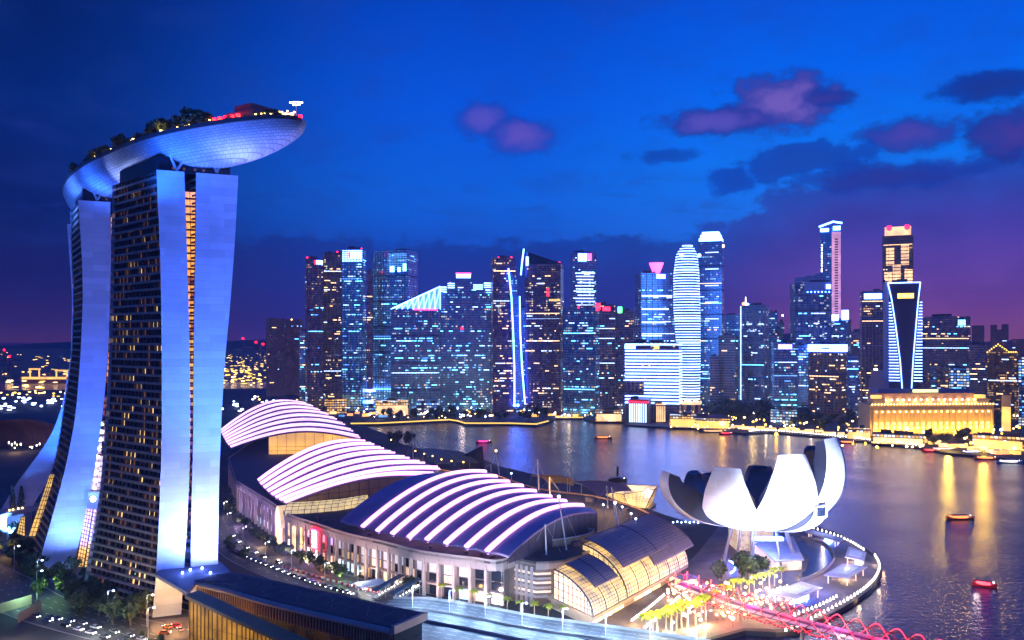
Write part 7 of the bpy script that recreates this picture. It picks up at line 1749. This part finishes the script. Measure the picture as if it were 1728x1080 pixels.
for k in range(9): MB().ball(lerp(G(1122, 881, 3), G(1178, 882, 3), k/8)+Vector((0, 0, .4*(k % 2))), .55, 6, 4).build('jetty_lamp', E_BLU, jt)
MB().ball(G(1310, 733, 3), 2.2).build('shore_beacon', emit('beacon_amber', (1, .5, .04), 14, True)); bpy.data.objects['shore_beacon']; tag(bpy.data.objects['shore_beacon'], 'bright amber ball light at the far quay above the museum', 'lamp')

# ---------------------------------------------------------------- far left: dome, strait, ships, harbour
dm_ = thing('conservatory_dome', G(40, 757, 2), 'dark brown ribbed glass dome at the left edge beyond the towers', 'glass dome'); c = G(38, 757, 2); P_ = []; rb_ = MB()
for i in range(13):
    a = math.pi*i/12; row = []
    for j in range(9): bq = math.pi/2*j/8; row.append(c+Vector((-62*math.cos(a)*math.cos(bq*0)*(1), 26*math.sin(bq)-6, 33*math.sin(a)*math.cos(bq))))
    P_.append(row); rb_.tube([p+Vector((0, -.3, .2)) for p in row], .35, 4)
MB().grid(P_).build('dome_shell', mat('dome_glass', (.20, .10, .07), .35, vscale=.03, var=.5), dm_, True); rb_.build('dome_ribs', DSTEEL, dm_)
lamp('POINT', c+Vector((10, -30, 8)), (1, .55, .25), 9000, size=3)
scatter(0, 95, 757, 763, 16, 'wwy', 'small lamp at the foot of the dark dome', 'lamps at the dome foot', .5, .9)
scatter(0, 112, 676, 697, 30, 'bbw', 'blue white lamp on the far strip behind the towers left', 'blue white lamps far left', 1.6, 3.0)
scatter(0, 112, 664, 672, 22, 'yyg', 'golden lamp on the far strip behind the towers left', 'golden lamps far left', 1.6, 3.0)
scatter(372, 512, 672, 700, 26, 'bbwy', 'blue white lamp behind the farthest striped roof', 'lamps behind the farthest striped roof', 1.3, 2.4)
scatter(376, 450, 598, 650, 110, 'ygyg', 'harbour lamp glowing yellow between the nearest tower and the dark residential block', 'yellow harbour lamps', 3.0, 6.5, 1.6)
scatter(378, 450, 638, 655, 10, 'yy', 'orange lamp at the near edge of the harbour', 'orange lamps of the harbour edge', 2, 3.5, 1.6)
scatter(0, 118, 596, 660, 50, 'yyg', 'distant harbour lamp near the horizon at left', 'distant harbour lamps left', 4, 8, 1.6)
for px, py, pw in ((395, 640, 3e6), (430, 628, 5e6), (385, 618, 5e6), (70, 645, 2e6), (20, 620, 4e6), (90, 615, 4e6), (440, 612, 6e6)):
    p = G(px, py, 160); lamp('SPOT', p, (1, .36, .03), pw*5, (p.x, p.y, 0), 8, 150, .5)
for k, (p0, p1, yt, yb) in enumerate(((37, 112, 636, 646),)):
    a, b = G(p0, yb, 0), G(p1, yb, 0); s_ = thing('cargo_ship', (a+b)/2, 'orange lit cargo ship with deck gantries on the strait at far left', 'ship'); L = (b-a).length; h_s = (yb-yt)*a.y/F
    MB().hexa([a, b, b+Vector((0, 30, 0)), a+Vector((0, 30, 0)), a+Vector((-6, 0, h_s)), b+Vector((4, 0, h_s)), b+Vector((4, 30, h_s)), a+Vector((-6, 30, h_s))]).build('hull', HO, s_)
    MB().slab([[a+Vector((0, -1, h_s*.6)), a+Vector((0, -1, h_s))], [b+Vector((0, -1, h_s*.6)), b+Vector((0, -1, h_s))]], (0, .5, 0)).build('lit_deck_side', E['gold'], s_)
    for u, w_, hh_ in ((.25, 26, 20), (.86, 30, 16), (.55, 10, 8)): q = lerp(a, b, u); f = MB(); [f.box(q.x+x, q.y+8, h_s, 3, 3, hh_) for x in (-w_/2, w_/2)]; f.box(q.x, q.y+8, h_s+hh_, w_+6, 5, 4); f.build('gantry', E['gold'] if u != .55 else HO, s_)
for k, (px, py, h) in enumerate(((7, 640, 90), (16, 640, 70), (410, 612, 130), (432, 610, 110), (444, 612, 100))):
    p = G(px, py, 1.6); t = thing('harbour_crane', p, ['harbour crane leftmost in the picture', 'harbour crane right of the leftmost one', 'harbour crane with red lamp right of the nearest tower', 'harbour crane in the middle of the yellow lamps', 'harbour crane beside the dark residential block'][k], 'crane', 'harbour cranes'); ORG[t.name] = p.copy(); s_ = p.y/2000
    f = MB(); f.tube([p, p+Vector((0, 0, h))], 1.6*s_, 4); f.tube([p+Vector((14*s_, 0, 0)), p+Vector((3, 0, h*.8))], 1.2*s_, 4); f.tube([p+Vector((-20*s_, 0, h*.62)), p+Vector((40*s_, 0, h*.66))], 1.3*s_, 4); f.tube([p+Vector((0, 0, h)), p+Vector((38*s_, 0, h*.66))], .6*s_, 4); f.build('crane_frame', DSTEEL, t); MB().ball(p+Vector((0, 0, h)), 3.0*s_, 6, 4).build('crane_lamp', E['red'], t)
hz = MB().box(0, 1750, -3, 5200, 3920, 330).build('haze', None); struct(hz, 'stuff')
m = bpy.data.materials.new('haze'); m.use_nodes = True; m.node_tree.nodes.clear(); v = m.node_tree.nodes.new('ShaderNodeVolumePrincipled'); v.inputs['Density'].default_value = .00012; v.inputs['Color'].default_value = (.55, .66, 1, 1); v.inputs['Anisotropy'].default_value = .4
o = m.node_tree.nodes.new('ShaderNodeOutputMaterial'); m.node_tree.links.new(v.outputs[0], o.inputs[1]); hz.data.materials.append(m)
